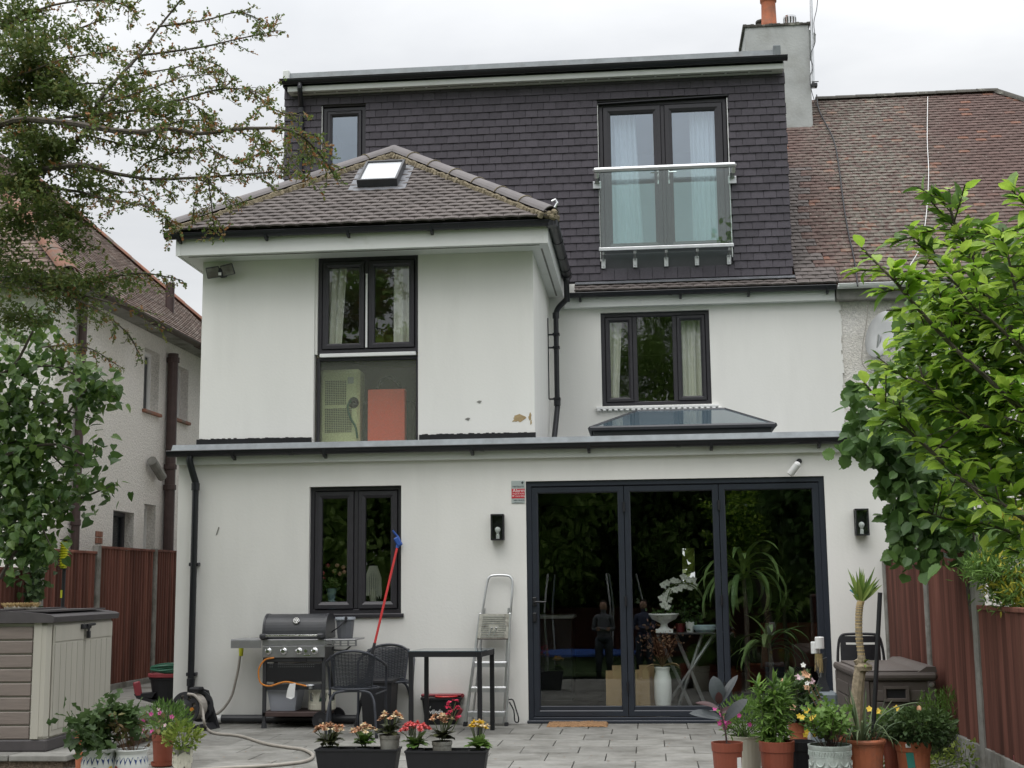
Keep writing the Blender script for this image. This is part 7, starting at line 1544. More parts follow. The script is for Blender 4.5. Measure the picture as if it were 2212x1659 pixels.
# red brown pot with pinks, blue peeling pot
T3, c_ = thing_pot(351, 1655, 'tall red-brown plastic pot of pink flowered dianthus', zb=0.); r = rad(328, 374, c_.y); h = zof(351, 1585, c_.y)
pot('terra2', r, h, parent=T3); q = MB(); q.lathe([(r*.8, 0), (r*1.02, .01), (r*1.05, .035), (r*1.0, .035), (r*.95, .015)], 20); q.build('saucer', M['terra2'], T3)
def bush(T, cx, cz, rx, rz, n, m, size, tm='lance', dirup=.6, cy=0., ry=None, stemn=0, zb=0.):
    ry = ry or rx; d = rng.normal(0, 1, (n, 3)); d /= np.linalg.norm(d, axis=1, keepdims=True); s = rng.uniform(.25, 1, (n, 1))**.6; p_ = d*s*[rx, ry, rz]+[cx, cy, cz]
    t, f = {'lance': (T_LANCE, F_LANCE), 'oval': (T_OVAL, F_OVAL), 'small': (T_SMALL, F_SMALL), 'heart': (T_HEART, F_HEART)}[tm]
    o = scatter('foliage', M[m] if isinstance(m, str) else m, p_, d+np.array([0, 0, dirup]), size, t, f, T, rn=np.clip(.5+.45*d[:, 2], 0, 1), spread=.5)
    if stemn:
        q = MB()
        for i in range(stemn): k = rng.integers(n); q.tube([(cx*.3+random.uniform(-.3, .3)*rx, random.uniform(-.3, .3)*ry, zb), tuple((p_[k]+[cx, 0, zb])/2), tuple(p_[k])], .003, 4)
        q.build('stems', M['stem'], T)
    return p_
def blossoms(T, pts, m, size=.016, petals=5, face=(0, -1, .3)):
    for p_ in pts:
        q = MB(); f_ = (Vector(face)+Vector((random.uniform(-.5, .5), random.uniform(-.3, .3), random.uniform(-.3, .5)))).normalized(); o1 = f_.orthogonal().normalized(); o2 = f_.cross(o1)
        for k in range(petals): a_ = 2*PI*k/petals; q.blade(p_, (o1*math.cos(a_)+o2*math.sin(a_))+f_*.3, f_, size, size*.85, .2, .1, 2)
        q.build('flower', M[m], T)
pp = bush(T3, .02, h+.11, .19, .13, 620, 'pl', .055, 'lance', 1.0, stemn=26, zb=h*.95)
blossoms(T3, [(-.12, -.15, h+.04), (-.03, -.17, h+.035), (.02, -.14, h+.17), (.11, -.13, h+.14), (-.06, -.12, h+.16), (.15, -.1, h+.08), (-.15, -.05, h+.1)], 'f_mag', .022); blossoms(T3, [(.0, -.12, h+.2), (-.09, -.1, h+.2), (.07, -.16, h+.08)], 'f_pale', .018)
Yb = c_.y-.28; c_ = P(394, 1650, Y=Yb); T4 = thing('potted_plant', 'grey-rimmed pot with peeling blue and cream paint and a straggly plant', 'potted plant', (c_.x, Yb, 0)); r = rad(374, 414, Yb); h = zof(394, 1616, Yb)
pot('concrete', r, h, parent=T4, taper=.85); q = MB()
for i in range(9):
    a1 = -2.6+i*.3; z1 = h*random.uniform(.2, .55); 
    for k in range(2): n_ = Vector((math.cos(a1), math.sin(a1), 0)); s_ = Vector((-math.sin(a1), math.cos(a1), 0)); c0 = n_*(r*.97)+Vector((0, 0, z1+k*.05)); q.add([c0+s_*math.cos(t_)*.028*random.uniform(.6, 1)+Vector((0, 0, math.sin(t_)*.04*random.uniform(.6, 1)))+n_*.004 for t_ in [2*PI*i_/7 for i_ in range(7)]], [tuple(range(7))])
q.build('peeling_paint', M['cream'], T4); q = MB(); q.lathe([(r*.87, h*.05), (r*.965, h*.72)], 24); q.build('blue_glaze', mat('dark_teal_glaze', (.04, .10, .13), rough=.35, var=.2, vs=20), T4)
bush(T4, .0, h+.08, .14, .1, 260, 'plyel', .05, 'small', .6, stemn=18, zb=h*.9)
c_ = P(277, 1655, Y=Yl-.1)
# ---- right group
def rpot(x0, x1, ytop, Y, potm, label, taper=.75, zb=0., rimh=.22, m=None):
    cx = (x0+x1)/2; c_ = P(cx, 1640, Y=Y); T = thing('potted_plant', label, 'potted plant', (c_.x, Y, zb)); r = rad(x0, x1, Y); h = zof(cx, ytop, Y)-zb
    pot(potm, r, h, parent=T, taper=taper, rimh=rimh, m=m); return T, r, h, c_.x
Y1 = -4.45
# rubber plant
T, r, h, cx = rpot(1538, 1605, 1603, Y1, 'terra2', 'young dark rubber plant in a red-brown pot standing in a grey saucer pot', .8, zb=.05)
q = MB(); q.lathe([(r*.75, -.05), (r*.85, -.05), (r*1.06, .06), (r*1.06, .075), (r*1.0, .075), (r*.9, .0)], 24); q.build('grey_saucer', M['charcoal'], T)
q = MB(); q.box(-.018, .018, -.0, .003, 0, .07, M=Matrix.Translation((r*.72, -r*.62, h*.4)) @ Matrix.Rotation(R(40), 4, 'Z')); q.build('pot_label', M['white'], T)
def lp(x, y, d=0.): v = P(x, y, Y=Y1+d); return Vector((v.x-cx, v.y-Y1, v.z-.05))
q = MB(); q.tube(curve_pts([lp(1570, 1606), lp(1566, 1575), lp(1560, 1550), lp(1556, 1525)], 4), .006, 6); q.build('stem', M['brown'], T)
M['rub'] = leafmat('rubber_leaf_top', (.022, .024, .026), (.035, .04, .042), (.06, .07, .075), trans=.03, rough=.4, spec=.35)
M['rubred'] = leafmat('rubber_leaf_red', (.035, .012, .014), (.05, .018, .02), (.06, .022, .022), trans=.08, rough=.35)
for (x0, y0, x1_, y1_, wd, m_, dd, up_) in ((1560, 1553, 1494, 1529, .095, 'rub', -.05, (.2, -.6, 1)), (1552, 1530, 1503, 1508, .06, 'rubred', .05, (0, -.4, 1)), (1554, 1518, 1543, 1461, .105, 'rub', -.02, (.1, -1, .2)), (1558, 1520, 1587, 1452, .06, 'rub', .03, (-.6, -.9, .3)), (1566, 1556, 1608, 1506, .085, 'rub', -.04, (-.5, -.9, .5)), (1555, 1540, 1598, 1522, .06, 'rubred', .08, (0, -.8, .8)), (1553, 1520, 1553, 1497, .05, 'rubred', -.04, (0, -1, .2))):
    a = lp(x0, y0); b = lp(x1_, y1_, dd); q = MB(); q.blade(a, b-a, up_, (b-a).length*1.02, wd, .25, .12, 8, prof=lambda t: math.sin(PI*min(1, t*.96+.03))**.65, rn=random.random()); q.build('leaf', M[m_], T)
# dianthus in a cream pot
T, r, h, cx = rpot(1575, 1650, 1588, Y1+.45, 'cream', 'mound of pink dianthus in a smooth cream pot', .7, rimh=.06)
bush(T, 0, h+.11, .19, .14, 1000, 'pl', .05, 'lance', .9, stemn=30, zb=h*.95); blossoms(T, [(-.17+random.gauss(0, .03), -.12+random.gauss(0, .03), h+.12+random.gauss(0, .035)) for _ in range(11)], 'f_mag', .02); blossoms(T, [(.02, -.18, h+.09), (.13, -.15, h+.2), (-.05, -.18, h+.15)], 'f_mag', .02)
# lilies
T, r, h, cx = rpot(1641, 1717, 1600, Y1+.1, 'terra2', 'leafy lily stems in a large red-brown pot, tallest of the middle pots', .78)
for i, (x, yt_, dd) in enumerate(((1636, 1474, .05), (1671, 1473, -.02), (1693, 1478, .1), (1684, 1496, .0), (1660, 1510, .08))):
    tp = P(x, yt_, Y=Y1+.1+dd); tp = Vector((tp.x-cx, dd, tp.z)); b = Vector(((tp.x)*.55, dd*.5, h-.02)); q = MB(); q.tube([b, (b+tp)/2, tp-Vector((0, 0, .03))], .006, 6); q.build('stem', M['stem'], T)
    nl = 46; L_ = (tp-b)
    for k in range(nl):
        u = k/nl; a_ = k*2.4; wy = 1-.35*abs(u-.6); el = .15+.9*u**3
        if i < 3 and k % 2 == 0 or u > .75:
            q = MB(); q.blade(b+L_*u, (math.cos(a_)*math.cos(el), math.sin(a_)*math.cos(el), math.sin(el)), (0, 0, 1), .105*wy, .024, .7*(1-u), .2, 4, rn=.2+.75*u*random.uniform(.8, 1.2)); q.build('leaf', M['lily'] if 'lily' in M else M.setdefault('lily', leafmat('lily_leaf', (.05, .10, .025), (.10, .19, .04), (.25, .4, .08))), T)
    pts = []; 
    bp_ = [b+L_*random.random() for _ in range(90)]; scatter('lower_leaves', M['pl'], [tuple(p_) for p_ in bp_], rng.normal(0, 1, (90, 3))*[1, 1, .2], .1, T_LANCE, F_LANCE, T, rn=[.35]*90)
# rose bush with dark leaves behind
T, r, h, cx = rpot(1706, 1748, 1560, Y1+1.0, 'terra', 'dark leaved bush with faded roses behind the lily pot', .75); bush(T, 0, h+.16, .17, .2, 520, 'pldark', .06, 'oval', .2, stemn=24, zb=h*.9); blossoms(T, [(-.05, -.15, h+.12), (.06, -.12, h+.26), (-.1, -.1, h+.3)], 'f_peach', .03); blossoms(T, [(.1, -.1, h+.3), (.0, -.12, h+.33)], 'f_pale', .03)
q = MB(); T, c_ = thing_pot(1731, 1660, 'plain black plastic pot between the lily and the embossed white pot', name='black_pot', cat='pot', Y=Y1+.35); pot('blackp', rad(1700, 1763, Y1+.35), zof(1731, 1600, Y1+.35), parent=T)
# embossed pale pot with chrysanthemum-like leaves
T, r, h, cx = rpot(1747, 1840, 1608, Y1-.05, 'embossed' if 'embossed' in M else 'white', 'embossed pale green-white pot of bushy green leaves', .86, rimh=.1, m=mat('pale_glazed_stone', (.42, .47, .44), rough=.5, var=.2, vs=20, bump=.3, bs=30))
MP = mat('pale_relief', (.5, .55, .52), rough=.5, var=.12, vs=20)
q = MB()
for i in range(44): a_ = 2*PI*i/44; z_ = h*.84; rr = r*.985; q.tube([(rr*math.cos(a_), rr*math.sin(a_), z_+.014), (rr*1.01*math.cos(a_+.035), rr*1.01*math.sin(a_+.035), z_-.014), (rr*math.cos(a_+.07), rr*math.sin(a_+.07), z_+.014)], .003, 4)
q.lathe([(r*.97, h*.88), (r*1.0, h*.885), (r*.97, h*.89)], 36); q.lathe([(r*.955, h*.76), (r*.985, h*.765), (r*.955, h*.77)], 36); q.build('relief_band', MP, T)
for k in range(10):
    a0 = 2*PI*k/10; q = MB()
    for s_ in (-1, 1):
        for j in range(3): q.tube([((r*.945+.004)*math.cos(a0+s_*u*(.06+.07*j)), (r*.945+.004)*math.sin(a0+s_*u*(.06+.07*j)), h*.45+.05*math.sin(u*3)*(1-.2*j)-.012*j) for u in [i_/6 for i_ in range(7)]], .0045, 5)
    q.build('relief_scroll', MP, T)
    q = MB(); a1 = a0+PI/10; q.tube([((r*.95+.004)*math.cos(a1-.2*math.cos(u)), (r*.95+.004)*math.sin(a1-.2*math.cos(u)), h*.68-.03*math.sin(u)) for u in [PI*i_/8 for i_ in range(9)]], .005, 5); q.build('relief_swag', MP, T)
q = MB(); st = stems(q, 26, (0, 0, h-.02), r*1.0, .27, .0035, .5); q.build('stems', M['brown'], T); pts, dr = [], []
for b_, m_, t_ in st:
    for k in range(20): u = random.uniform(.45, 1.08); pts.append(tuple(b_*(1-u)+t_*u+Vector((random.gauss(0, .02), random.gauss(0, .02), random.gauss(0, .012))))); dr.append((random.gauss(0, 1), random.gauss(0, 1), .5))
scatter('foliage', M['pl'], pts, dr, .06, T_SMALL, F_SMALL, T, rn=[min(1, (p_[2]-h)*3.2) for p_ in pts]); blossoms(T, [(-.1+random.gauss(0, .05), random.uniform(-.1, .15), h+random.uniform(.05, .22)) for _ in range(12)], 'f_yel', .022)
# terracotta pot: daffodil leaves, yucca trunk and black post
T, r, h, cx = rpot(1815, 1911, 1598, Y1+.15, 'terra', 'terracotta pot of strappy daffodil leaves with drooping stems', .8, rimh=.12); Yt = Y1+.15
q = MB(); q.tube([(r*math.cos(t_), r*math.sin(t_), h-.006) for t_ in [2*PI*k/32 for k in range(32)]], .016, 8, closed=True); q.build('rolled_rim', M['terra'], T)
M['daf'] = leafmat('blue_green_strap', (.05, .085, .05), (.08, .13, .065), (.16, .2, .1), trans=.15)
for i in range(64):
    a_ = random.uniform(0, 6.28); s_ = random.uniform(.05, .7)*r; el = random.uniform(.85, 1.5); L_ = random.uniform(.22, .42); q = MB(); q.blade((s_*math.cos(a_), s_*math.sin(a_), h-.02), (math.cos(a_)*math.cos(el), math.sin(a_)*math.cos(el), math.sin(el)), (0, 0, 1), L_, .014, random.choice([.1, .3, .8, 1.6]), .2, 7, prof=lambda t: 1-t**4, rn=random.random()); q.build('leaf', M['daf'], T)
def tp_(x, y, d=0): v = P(x, y, Y=Yt+d); return Vector((v.x-cx, d, v.z))
for pts_ in (((1888, 1594), (1893, 1560), (1925, 1533), (1960, 1521), (1982, 1518)), ((1905, 1594), (1920, 1570), (1945, 1560), (1960, 1566))):
    q = MB(); q.tube(curve_pts([tp_(*p_, -.06) for p_ in pts_], 5), .005, 5); q.build('bent_stem', M['daf'], T)
q = MB(); c0 = tp_(1985, 1524, -.06); 
for k in range(6): a_ = k; q.blade(c0, (math.cos(a_)*.5, math.sin(a_)*.5, -1), (0, -1, 0), .035, .02, .2, .3, 3)
q.build('wilted_flower', M['f_peach'], T)
Yu = Y1+.75
def yp(x, y, d=0.): return P(x, y, Y=Yu+d)
T = thing('yucca', 'potted yucca with a leaning bare trunk and one green tuft', 'yucca', (0, 0, 0))
q = MB(); tr_ = curve_pts([yp(1846, 1590), yp(1850, 1520), yp(1856, 1460), yp(1861, 1440)], 4); q.tube(tr_, [.055, .053, .052, .05, .048, .046, .045, .045, .044, .043, .044, .046, .042][:len(tr_)], 10)
tr2 = curve_pts([yp(1862, 1450), yp(1861, 1420), yp(1856, 1380), yp(1855, 1340), yp(1857, 1310), yp(1860, 1298)], 5); q.tube(tr2, [.03]*6+[.026]*(len(tr2)-6), 10); q.tube([yp(1858, 1442), yp(1852, 1430), yp(1849, 1425)], .022, 8); q.lathe([(0, -.03), (.06, -.02), (.065, .01), (.04, .03), (0, .035)], 10, yp(1865, 1442))
yt = q.build('trunk', mat('yucca_bark', (.27, .22, .15), rough=.9, var=.35, vs=30, bump=.8, bs=60, bdist=.008), T)
q = MB(); [q.lathe([(.0262, -.004), (.0278, 0), (.0262, .004)], 10, tr2[i]+Vector((0, 0, .0))) for i in range(2, len(tr2)-1)]; q.build('bark_ring', M['straw'], T, stuff=True)
M['yuc'] = leafmat('bright_yucca_leaf', (.07, .13, .03), (.13, .22, .04), (.26, .34, .08), trans=.2)
for (x, y) in ((1833, 1228), (1832, 1256), (1839, 1270), (1843, 1240), (1846, 1250), (1850, 1236), (1854, 1248), (1857, 1227), (1861, 1232), (1866, 1226), (1868, 1240), (1873, 1250), (1884, 1238), (1889, 1227), (1893, 1248), (1902, 1247), (1898, 1262), (1905, 1263), (1890, 1270), (1842, 1284), (1882, 1282), (1850, 1262), (1872, 1270)):
    a = yp(1860, 1300); d_ = random.uniform(-.08, .08); b = yp(x, y, d_); q = MB(); q.blade(a, b-a, (0, -1, .3), (b-a).length*1.05, .034, random.uniform(.02, .2), .35, 6, prof=lambda t: .55+1.0*t if t < .4 else (1-t)/.6*.95, rn=random.random()); q.build('leaf', M['yuc'], T)
for k in range(5): q = MB(); q.blade(yp(1866, 1436), (random.uniform(-.2, 1), -.5, random.uniform(0, .7)), (0, 0, 1), .1, .02, .4, .3, 4); q.build('side_leaf', M['yuc'], T)
q = MB(); q.tube([yp(1836, 1274), yp(1852, 1287)], .006, 6); q.build('blue_tie', mat('blue_cord', (.08, .3, .4)), T)
pr = .16; q = MB(); b = yp(1846, 1590); q.lathe([(pr*.8, 0), (pr, .28), (pr*1.05, .3), (pr*.95, .3), (pr*.9, .24), (0, .25)], 22, (b.x, b.y, 0)); q.build('pot', M['terra2'], T)
q = MB(); a, b = P(1901, 1280, Y=Yt+.02), P(1886, 1592, Y=Yt+.02); q.tube([b, a], .0155, 8); tag(q.build('black_post', M['black']), 'straight black pole rising from the terracotta pot', 'pole')
# spent allium/daffodil stems in front of the grey stand
T = thing('tall_seedheads', 'thin dry stems with white and orange seed heads near the stand', 'plant', (0, 0, 0)); Ys = Y1+.5; q = MB()
for pts_ in (((1788, 1600), (1775, 1530), (1755, 1490), (1735, 1447)), ((1790, 1600), (1770, 1540), (1748, 1495), (1742, 1475)), ((1800, 1600), (1780, 1530), (1760, 1480), (1733, 1438))): q.tube(curve_pts([P(x, y, Y=Ys) for x, y in pts_], 4), .003, 4)
q.build('stems', M['dried'], T); blossoms(T, [P(x, y, Y=Ys) for x, y in ((1735, 1437), (1744, 1476), (1733, 1463))], 'f_white', .022); blossoms(T, [P(1737, 1455, Y=Ys), P(1743, 1459, Y=Ys)], 'f_peach', .03)
q = MB(); [q.blade(P(1808, 1600, Y=Ys), P(x, y, Y=Ys)-P(1808, 1600, Y=Ys), (0, -1, .2), (P(x, y, Y=Ys)-P(1808, 1600, Y=Ys)).length, .016, .05, .2, 5, prof=lambda t: 1-t*.6) for x, y in ((1743, 1470), (1760, 1530), (1775, 1515))]; q.build('leaf', M['daf'], T)
# further right
T, r, h, cx = rpot(1908, 1962, 1588, Y1+.55, 'terra2', 'dull red pot of round-leaved pansies behind the terracotta pot', .8); bush(T, 0, h+.07, .17, .09, 420, 'pl', .05, 'heart', .3); blossoms(T, [(-.12, -.1, h+.17), (.0, -.12, h+.19), (.06, -.14, h+.14), (-.17, -.05, h+.18)], 'f_yel', .03)
T, r, h, cx = rpot(1936, 2012, 1600, Y1+.25, 'terra', 'terracotta pot with a plant label and a bushy fuchsia', .78)
q = MB(); q.box(-.025, .025, -.002, .002, -.05, .05, M=Matrix.Translation((-r*.35, -r*.92, h*.62)) @ Matrix.Rotation(R(-6), 4, 'Y')); q.build('plant_label', mat('teal_label', (.03, .22, .18)), T); q = MB(); q.box(-.022, .022, -.002, .002, -.022, .022, M=Matrix.Translation((-r*.3, -r*.9, h*.35))); q.box(-.028, .028, -.002, .002, -.012, .012, M=Matrix.Translation((-r*.36, -r*.95, h*.93))); q.build('barcode_label', M['white'], T)
bush(T, .04, h+.09, .24, .12, 1300, 'pldark', .045, 'oval', .2, stemn=20, zb=h*.9)
T = thing('fern_bush', 'feathery light green herb bush at the foot of the right fence', 'shrub', tuple(P(2030, 1640, Z=0)))
for (cx_, cz_, rx_, rz_, n_, ml) in ((-.05, .3, .12, .22, 700, 'pl'), (.12, .35, .14, .2, 800, 'pl'), (-.2, .2, .13, .2, 600, 'plyel'), (.22, .18, .12, .16, 500, 'pl'), (.03, .12, .25, .12, 700, 'pldark')): bush(T, cx_, cz_, rx_, rz_, n_, ml, .042, 'lance', 1.2, stemn=8)
T = thing('creeping_plant', 'low straggling pale-leaved plant creeping in front of the right-hand pots', 'plant', tuple(P(1945, 1668, Z=0)))
for (cx_, cz_, rx_, rz_, n_) in ((-.15, .05, .16, .06, 130), (.1, .07, .18, .07, 170), (.3, .06, .14, .06, 120), (-.02, .17, .05, .12, 40), (.45, .12, .14, .12, 130)): bush(T, cx_, cz_, rx_, rz_, n_, 'plyel', .035, 'oval', .4, stemn=8)
T, r, h, cx = rpot(2191, 2240, 1632, Y1+.0, 'maroon', 'patterned dark pot by the lower right fence panel', .9)
# ================================================================ TREES
M['haw'] = leafmat('hawthorn_leaf', (.09, .15, .035), (.14, .2, .05), (.2, .19, .06), trans=.4)
M['hawred'] = leafmat('hawthorn_reddish_leaf', (.14, .12, .04), (.28, .16, .06), (.38, .17, .07), trans=.35)
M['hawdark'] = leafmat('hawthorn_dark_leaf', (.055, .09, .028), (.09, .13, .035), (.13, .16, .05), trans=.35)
HT = thing('hawthorn_tree', 'spreading hawthorn tree with small green and rusty leaves over the left side', 'tree', (0, 0, 0))
HY = -3.2
def hp3(x, y, d=0.): return P(x, y, Y=HY+d)
limbs = [
 ([(-260, 520), (-120, 460), (0, 399), (60, 375), (114, 363), (180, 357), (234, 372), (285, 381), (330, 387), (420, 384), (510, 378), (588, 372)], .07, 0.),
 ([(-200, 400), (0, 270), (129, 264), (210, 276), (255, 283), (312, 285), (339, 276), (375, 279), (435, 288), (510, 279), (555, 277), (615, 279), (660, 300), (700, 345), (722, 378)], .06, -.5),
 ([(-150, 470), (80, 370), (180, 290), (210, 225), (255, 168), (300, 120), (345, 57), (390, 0), (410, -40)], .05, .3),
 ([(300, 120), (380, 110), (450, 99), (510, 85), (600, 66)], .02, .3), ([(345, 57), (400, 50), (450, 42), (510, 27), (555, 40), (562, 62)], .016, .3),
 ([(120, 255), (258, 243), (345, 228), (420, 207), (480, 192), (540, 195), (585, 216)], .022, .1), ([(480, 192), (500, 170), (470, 140), (430, 130)], .01, .1),
 ([(60, 400), (170, 414), (210, 426), (260, 436), (320, 446), (355, 468), (374, 495)], .022, -.3),
 ([(-60, 600), (40, 618), (124, 628), (220, 602), (300, 590), (360, 598), (394, 606)], .022, .6),
 ([(60, 600), (150, 640), (217, 671), (245, 692), (280, 727), (306, 774)], .014, .3), ([(120, 620), (224, 650), (290, 668), (364, 709)], .014, .4), ([(90, 750), (150, 745), (200, 755), (255, 790)], .008, 0),
 ([(-40, 60), (60, 30), (120, 10), (200, 0), (260, 8), (297, 30)], .025, .2), ([(-60, 130), (40, 110), (120, 85), (175, 60), (225, 40)], .02, .5), ([(-60, 200), (50, 160), (130, 130), (190, 118), (245, 112)], .02, -.2),
 ([(0, 270), (90, 200), (150, 185), (210, 180), (250, 190), (290, 215)], .018, .4), ([(210, 225), (300, 200), (370, 175), (400, 165), (470, 160)], .013, -.1), ([(255, 168), (300, 160), (360, 150), (410, 140), (440, 150), (485, 160)], .012, .5),
 ([(339, 276), (400, 260), (440, 262), (455, 268)], .01, .2), ([(375, 279), (430, 300), (470, 330), (520, 350), (560, 330)], .01, -.3), ([(285, 381), (320, 350), (380, 330), (440, 325), (500, 345), (550, 365)], .01, .3),
 ([(420, 384), (460, 400), (490, 430), (515, 445)], .009, 0), ([(330, 387), (360, 410), (385, 425)], .008, .2), ([(450, 382), (430, 410), (420, 440), (418, 466)], .008, -.4), ([(450, 384), (455, 430), (460, 470), (462, 492)], .007, -.45),
 ([(555, 277), (570, 320), (600, 350), (612, 375)], .008, -.3), ([(510, 279), (545, 300), (560, 325), (590, 345)], .008, -.2), ([(540, 195), (590, 235), (620, 245), (660, 250)], .007, -.2), ([(345, 228), (390, 215), (440, 240), (455, 262)], .009, .2),
 ([(180, 290), (260, 310), (330, 320), (400, 325), (445, 332)], .013, .6), ([(114, 363), (180, 390), (240, 410), (300, 420), (330, 440)], .012, .5), ([(60, 375), (100, 430), (160, 470), (190, 490)], .015, .1),
 ([(660, 300), (675, 330), (705, 360)], .006, -.5), ([(615, 279), (650, 285), (690, 305), (700, 320)], .006, -.5), ([(620, 300), (622, 330), (650, 370), (668, 385)], .005, -.5)]
pts, dirs, rns = [], [], []; ptsd, dirsd = [], []
hq = []
for li, (pl_, r0, dd) in enumerate(limbs):
    c = curve_pts([hp3(x, y, dd+.25*math.sin(i*.9+li)) for i, (x, y) in enumerate(pl_)], 5); n = len(c)
    q = MB(); q.tube(c, [r0*.42*(1-.85*i/n)+.003 for i in range(n)], 6); q.build('branch', M['bark'], HT)
    tw_ = MB()
    for i in range(n-1):
        p_ = c[i]; t_ = (c[i+1]-p_)
        if t_.length < 1e-6: continue
        L_ = t_.length; t_.normalize()
        for k in range(max(1, int(L_/.036))):
            b = p_+t_*(L_*random.random()); dn = Vector((random.gauss(0, .6), random.gauss(0, .6), random.gauss(-.05, .5)))+t_*.7; dn.normalize(); ln = random.uniform(.05, .18 if r0 < .02 else .26)
            e_ = b+dn*ln+Vector((0, 0, -.03)); tw_.tube([b, (b+e_)/2+Vector((0, 0, .012)), e_], .0028, 3, cap=False)
            m_ = int(ln/.02)
            for j in range(m_):
                u = (j+.5)/m_; q_ = b*(1-u)+e_*u
                for _ in range(2):
                    pts.append(tuple(q_+Vector((random.gauss(0, .012), random.gauss(0, .012), random.gauss(0, .012))))); dirs.append(tuple(dn+Vector((random.gauss(0, .6), random.gauss(0, .6), random.gauss(0, .6)))))
    if tw_.v: tw_.build('twigs', M['bark'], HT, stuff=True)
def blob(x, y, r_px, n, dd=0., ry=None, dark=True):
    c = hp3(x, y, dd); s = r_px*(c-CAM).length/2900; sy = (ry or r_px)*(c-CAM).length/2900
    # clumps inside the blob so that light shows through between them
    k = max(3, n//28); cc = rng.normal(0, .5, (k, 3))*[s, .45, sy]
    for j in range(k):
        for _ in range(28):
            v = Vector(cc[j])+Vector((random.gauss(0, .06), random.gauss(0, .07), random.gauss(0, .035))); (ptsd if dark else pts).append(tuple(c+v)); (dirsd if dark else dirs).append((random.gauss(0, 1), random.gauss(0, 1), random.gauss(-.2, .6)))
for (x, y, r_, n, dd, ry) in ((40, 40, 90, 1500, .3, 60), (60, 120, 100, 1700, 0, 50), (30, 190, 80, 1800, .2, 45), (110, 175, 90, 1700, .4, 35), (150, 210, 90, 1200, .2, 30), (60, 290, 80, 1700, .2, 45), (120, 330, 80, 1200, .1, 35), (230, 250, 90, 1300, .2, 35), (300, 205, 70, 900, .2, 35), (350, 250, 70, 700, .3, 25), (320, 320, 90, 800, .3, 25), (60, 400, 90, 1900, .0, 40), (110, 450, 90, 1800, 0, 40), (30, 480, 90, 2300, .1, 60), (150, 500, 60, 1000, 0, 35), (20, 560, 70, 1400, .2, 40), (180, 90, 60, 500, .3, 20), (400, 250, 60, 400, .2, 20), (200, 400, 60, 700, 0, 20), (60, 600, 120, 1700, .3, 30), (180, 610, 90, 1100, .3, 25), (260, 600, 60, 400, .4, 18), (40, 680, 90, 1300, .4, 40), (150, 660, 70, 600, .3, 22), (60, 345, 70, 900, 0, 25)): blob(x, y, r_*.62, int(n*((.8 if x < 200 else .45) if y < 400 else .5)), dd, ry*.62)
pts = np.array(pts); k = rng.uniform(0, 1, len(pts)); lo = k < .2
scatter('reddish_leaves', M['hawred'], pts[lo], np.array(dirs)[lo], .040, T_SMALL, F_SMALL, HT)
scatter('leaves', M['haw'], pts[~lo], np.array(dirs)[~lo], .038, T_SMALL, F_SMALL, HT)
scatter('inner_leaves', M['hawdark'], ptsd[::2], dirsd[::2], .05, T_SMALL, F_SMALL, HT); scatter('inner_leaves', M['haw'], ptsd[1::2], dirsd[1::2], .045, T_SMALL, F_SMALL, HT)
q = MB(); a = hp3(-300, 560); q.tube(curve_pts([Vector((a.x-.1, HY+.2, -.7)), Vector((a.x-.15, HY+.2, 1.2)), a, hp3(-200, 380), hp3(-120, 200), hp3(-100, 60)], 4), [.16-.006*i for i in range(21)], 10); q.build('trunk', M['bark'], HT)
for nm_ in ((-260, 520), (-200, 400), (-150, 470)): pass
# ---- heart-leaved lilac and ivy at the left edge
M['lil'] = leafmat('lilac_leaf', (.04, .085, .022), (.075, .145, .035), (.16, .25, .06), trans=.35, rough=.4)
LT = thing('lilac_bush', 'heart leaved lilac bush hanging over the fence at the left edge', 'shrub', (0, 0, 0)); LY = -1.6
def lp3(x, y, d=0.): return P(x, y, Y=LY+d)
lims = [[(-80, 1240), (-20, 1100), (60, 1000), (140, 900), (200, 830), (235, 825)], [(-40, 1100), (60, 1060), (150, 1080), (215, 1060), (238, 1050)], [(-60, 1150), (0, 950), (40, 820), (110, 790), (200, 830), (250, 860)], [(-60, 1050), (20, 980), (120, 960), (190, 985), (210, 960)], [(0, 1250), (40, 1180), (80, 1130), (110, 1180)], [(-40, 900), (40, 860), (120, 880), (205, 905)], [(-40, 700), (30, 720), (90, 740), (140, 775), (160, 800)], [(-60, 1000), (10, 960), (80, 960), (140, 1010), (170, 1040)], [(-30, 820), (30, 790), (80, 700), (110, 690)]]
lv_ = []
for li, pl_ in enumerate(lims):
    c = curve_pts([lp3(x, y, .3*math.sin(li*1.3)) for x, y in pl_], 5); q = MB(); q.tube(c, [.02-.016*i/len(c) for i in range(len(c))], 6); q.build('branch', M['bark'], LT)
    for i in range(len(c)-1):
        for k in range(5): v = c[i].lerp(c[i+1], random.random())+Vector((random.gauss(0, .1), random.gauss(0, .14), random.gauss(0, .08))); lv_.append(v)
for (x, y, r_, n) in ((30, 1080, 70, 110), (60, 1130, 60, 90), (20, 1010, 60, 80), (50, 1190, 50, 90), (30, 950, 60, 70), (90, 1000, 50, 45), (190, 865, 40, 40), (205, 830, 30, 22), (15, 860, 50, 50), (150, 1040, 50, 35), (60, 880, 60, 60), (80, 1170, 30, 40), (20, 900, 40, 90), (40, 1020, 46, 110), (90, 1080, 40, 60), (130, 940, 34, 30), (90, 850, 34, 30), (30, 1140, 40, 90), (120, 1100, 34, 40), (20, 780, 40, 70)):
    c = lp3(x, y); s = r_*(c-CAM).length/2900
    for _ in range(n): lv_.append(c+Vector((random.gauss(0, s*.5), random.gauss(0, .22), random.gauss(0, s*.5))))
lv_.sort(key=lambda v: (v-CAM).length)
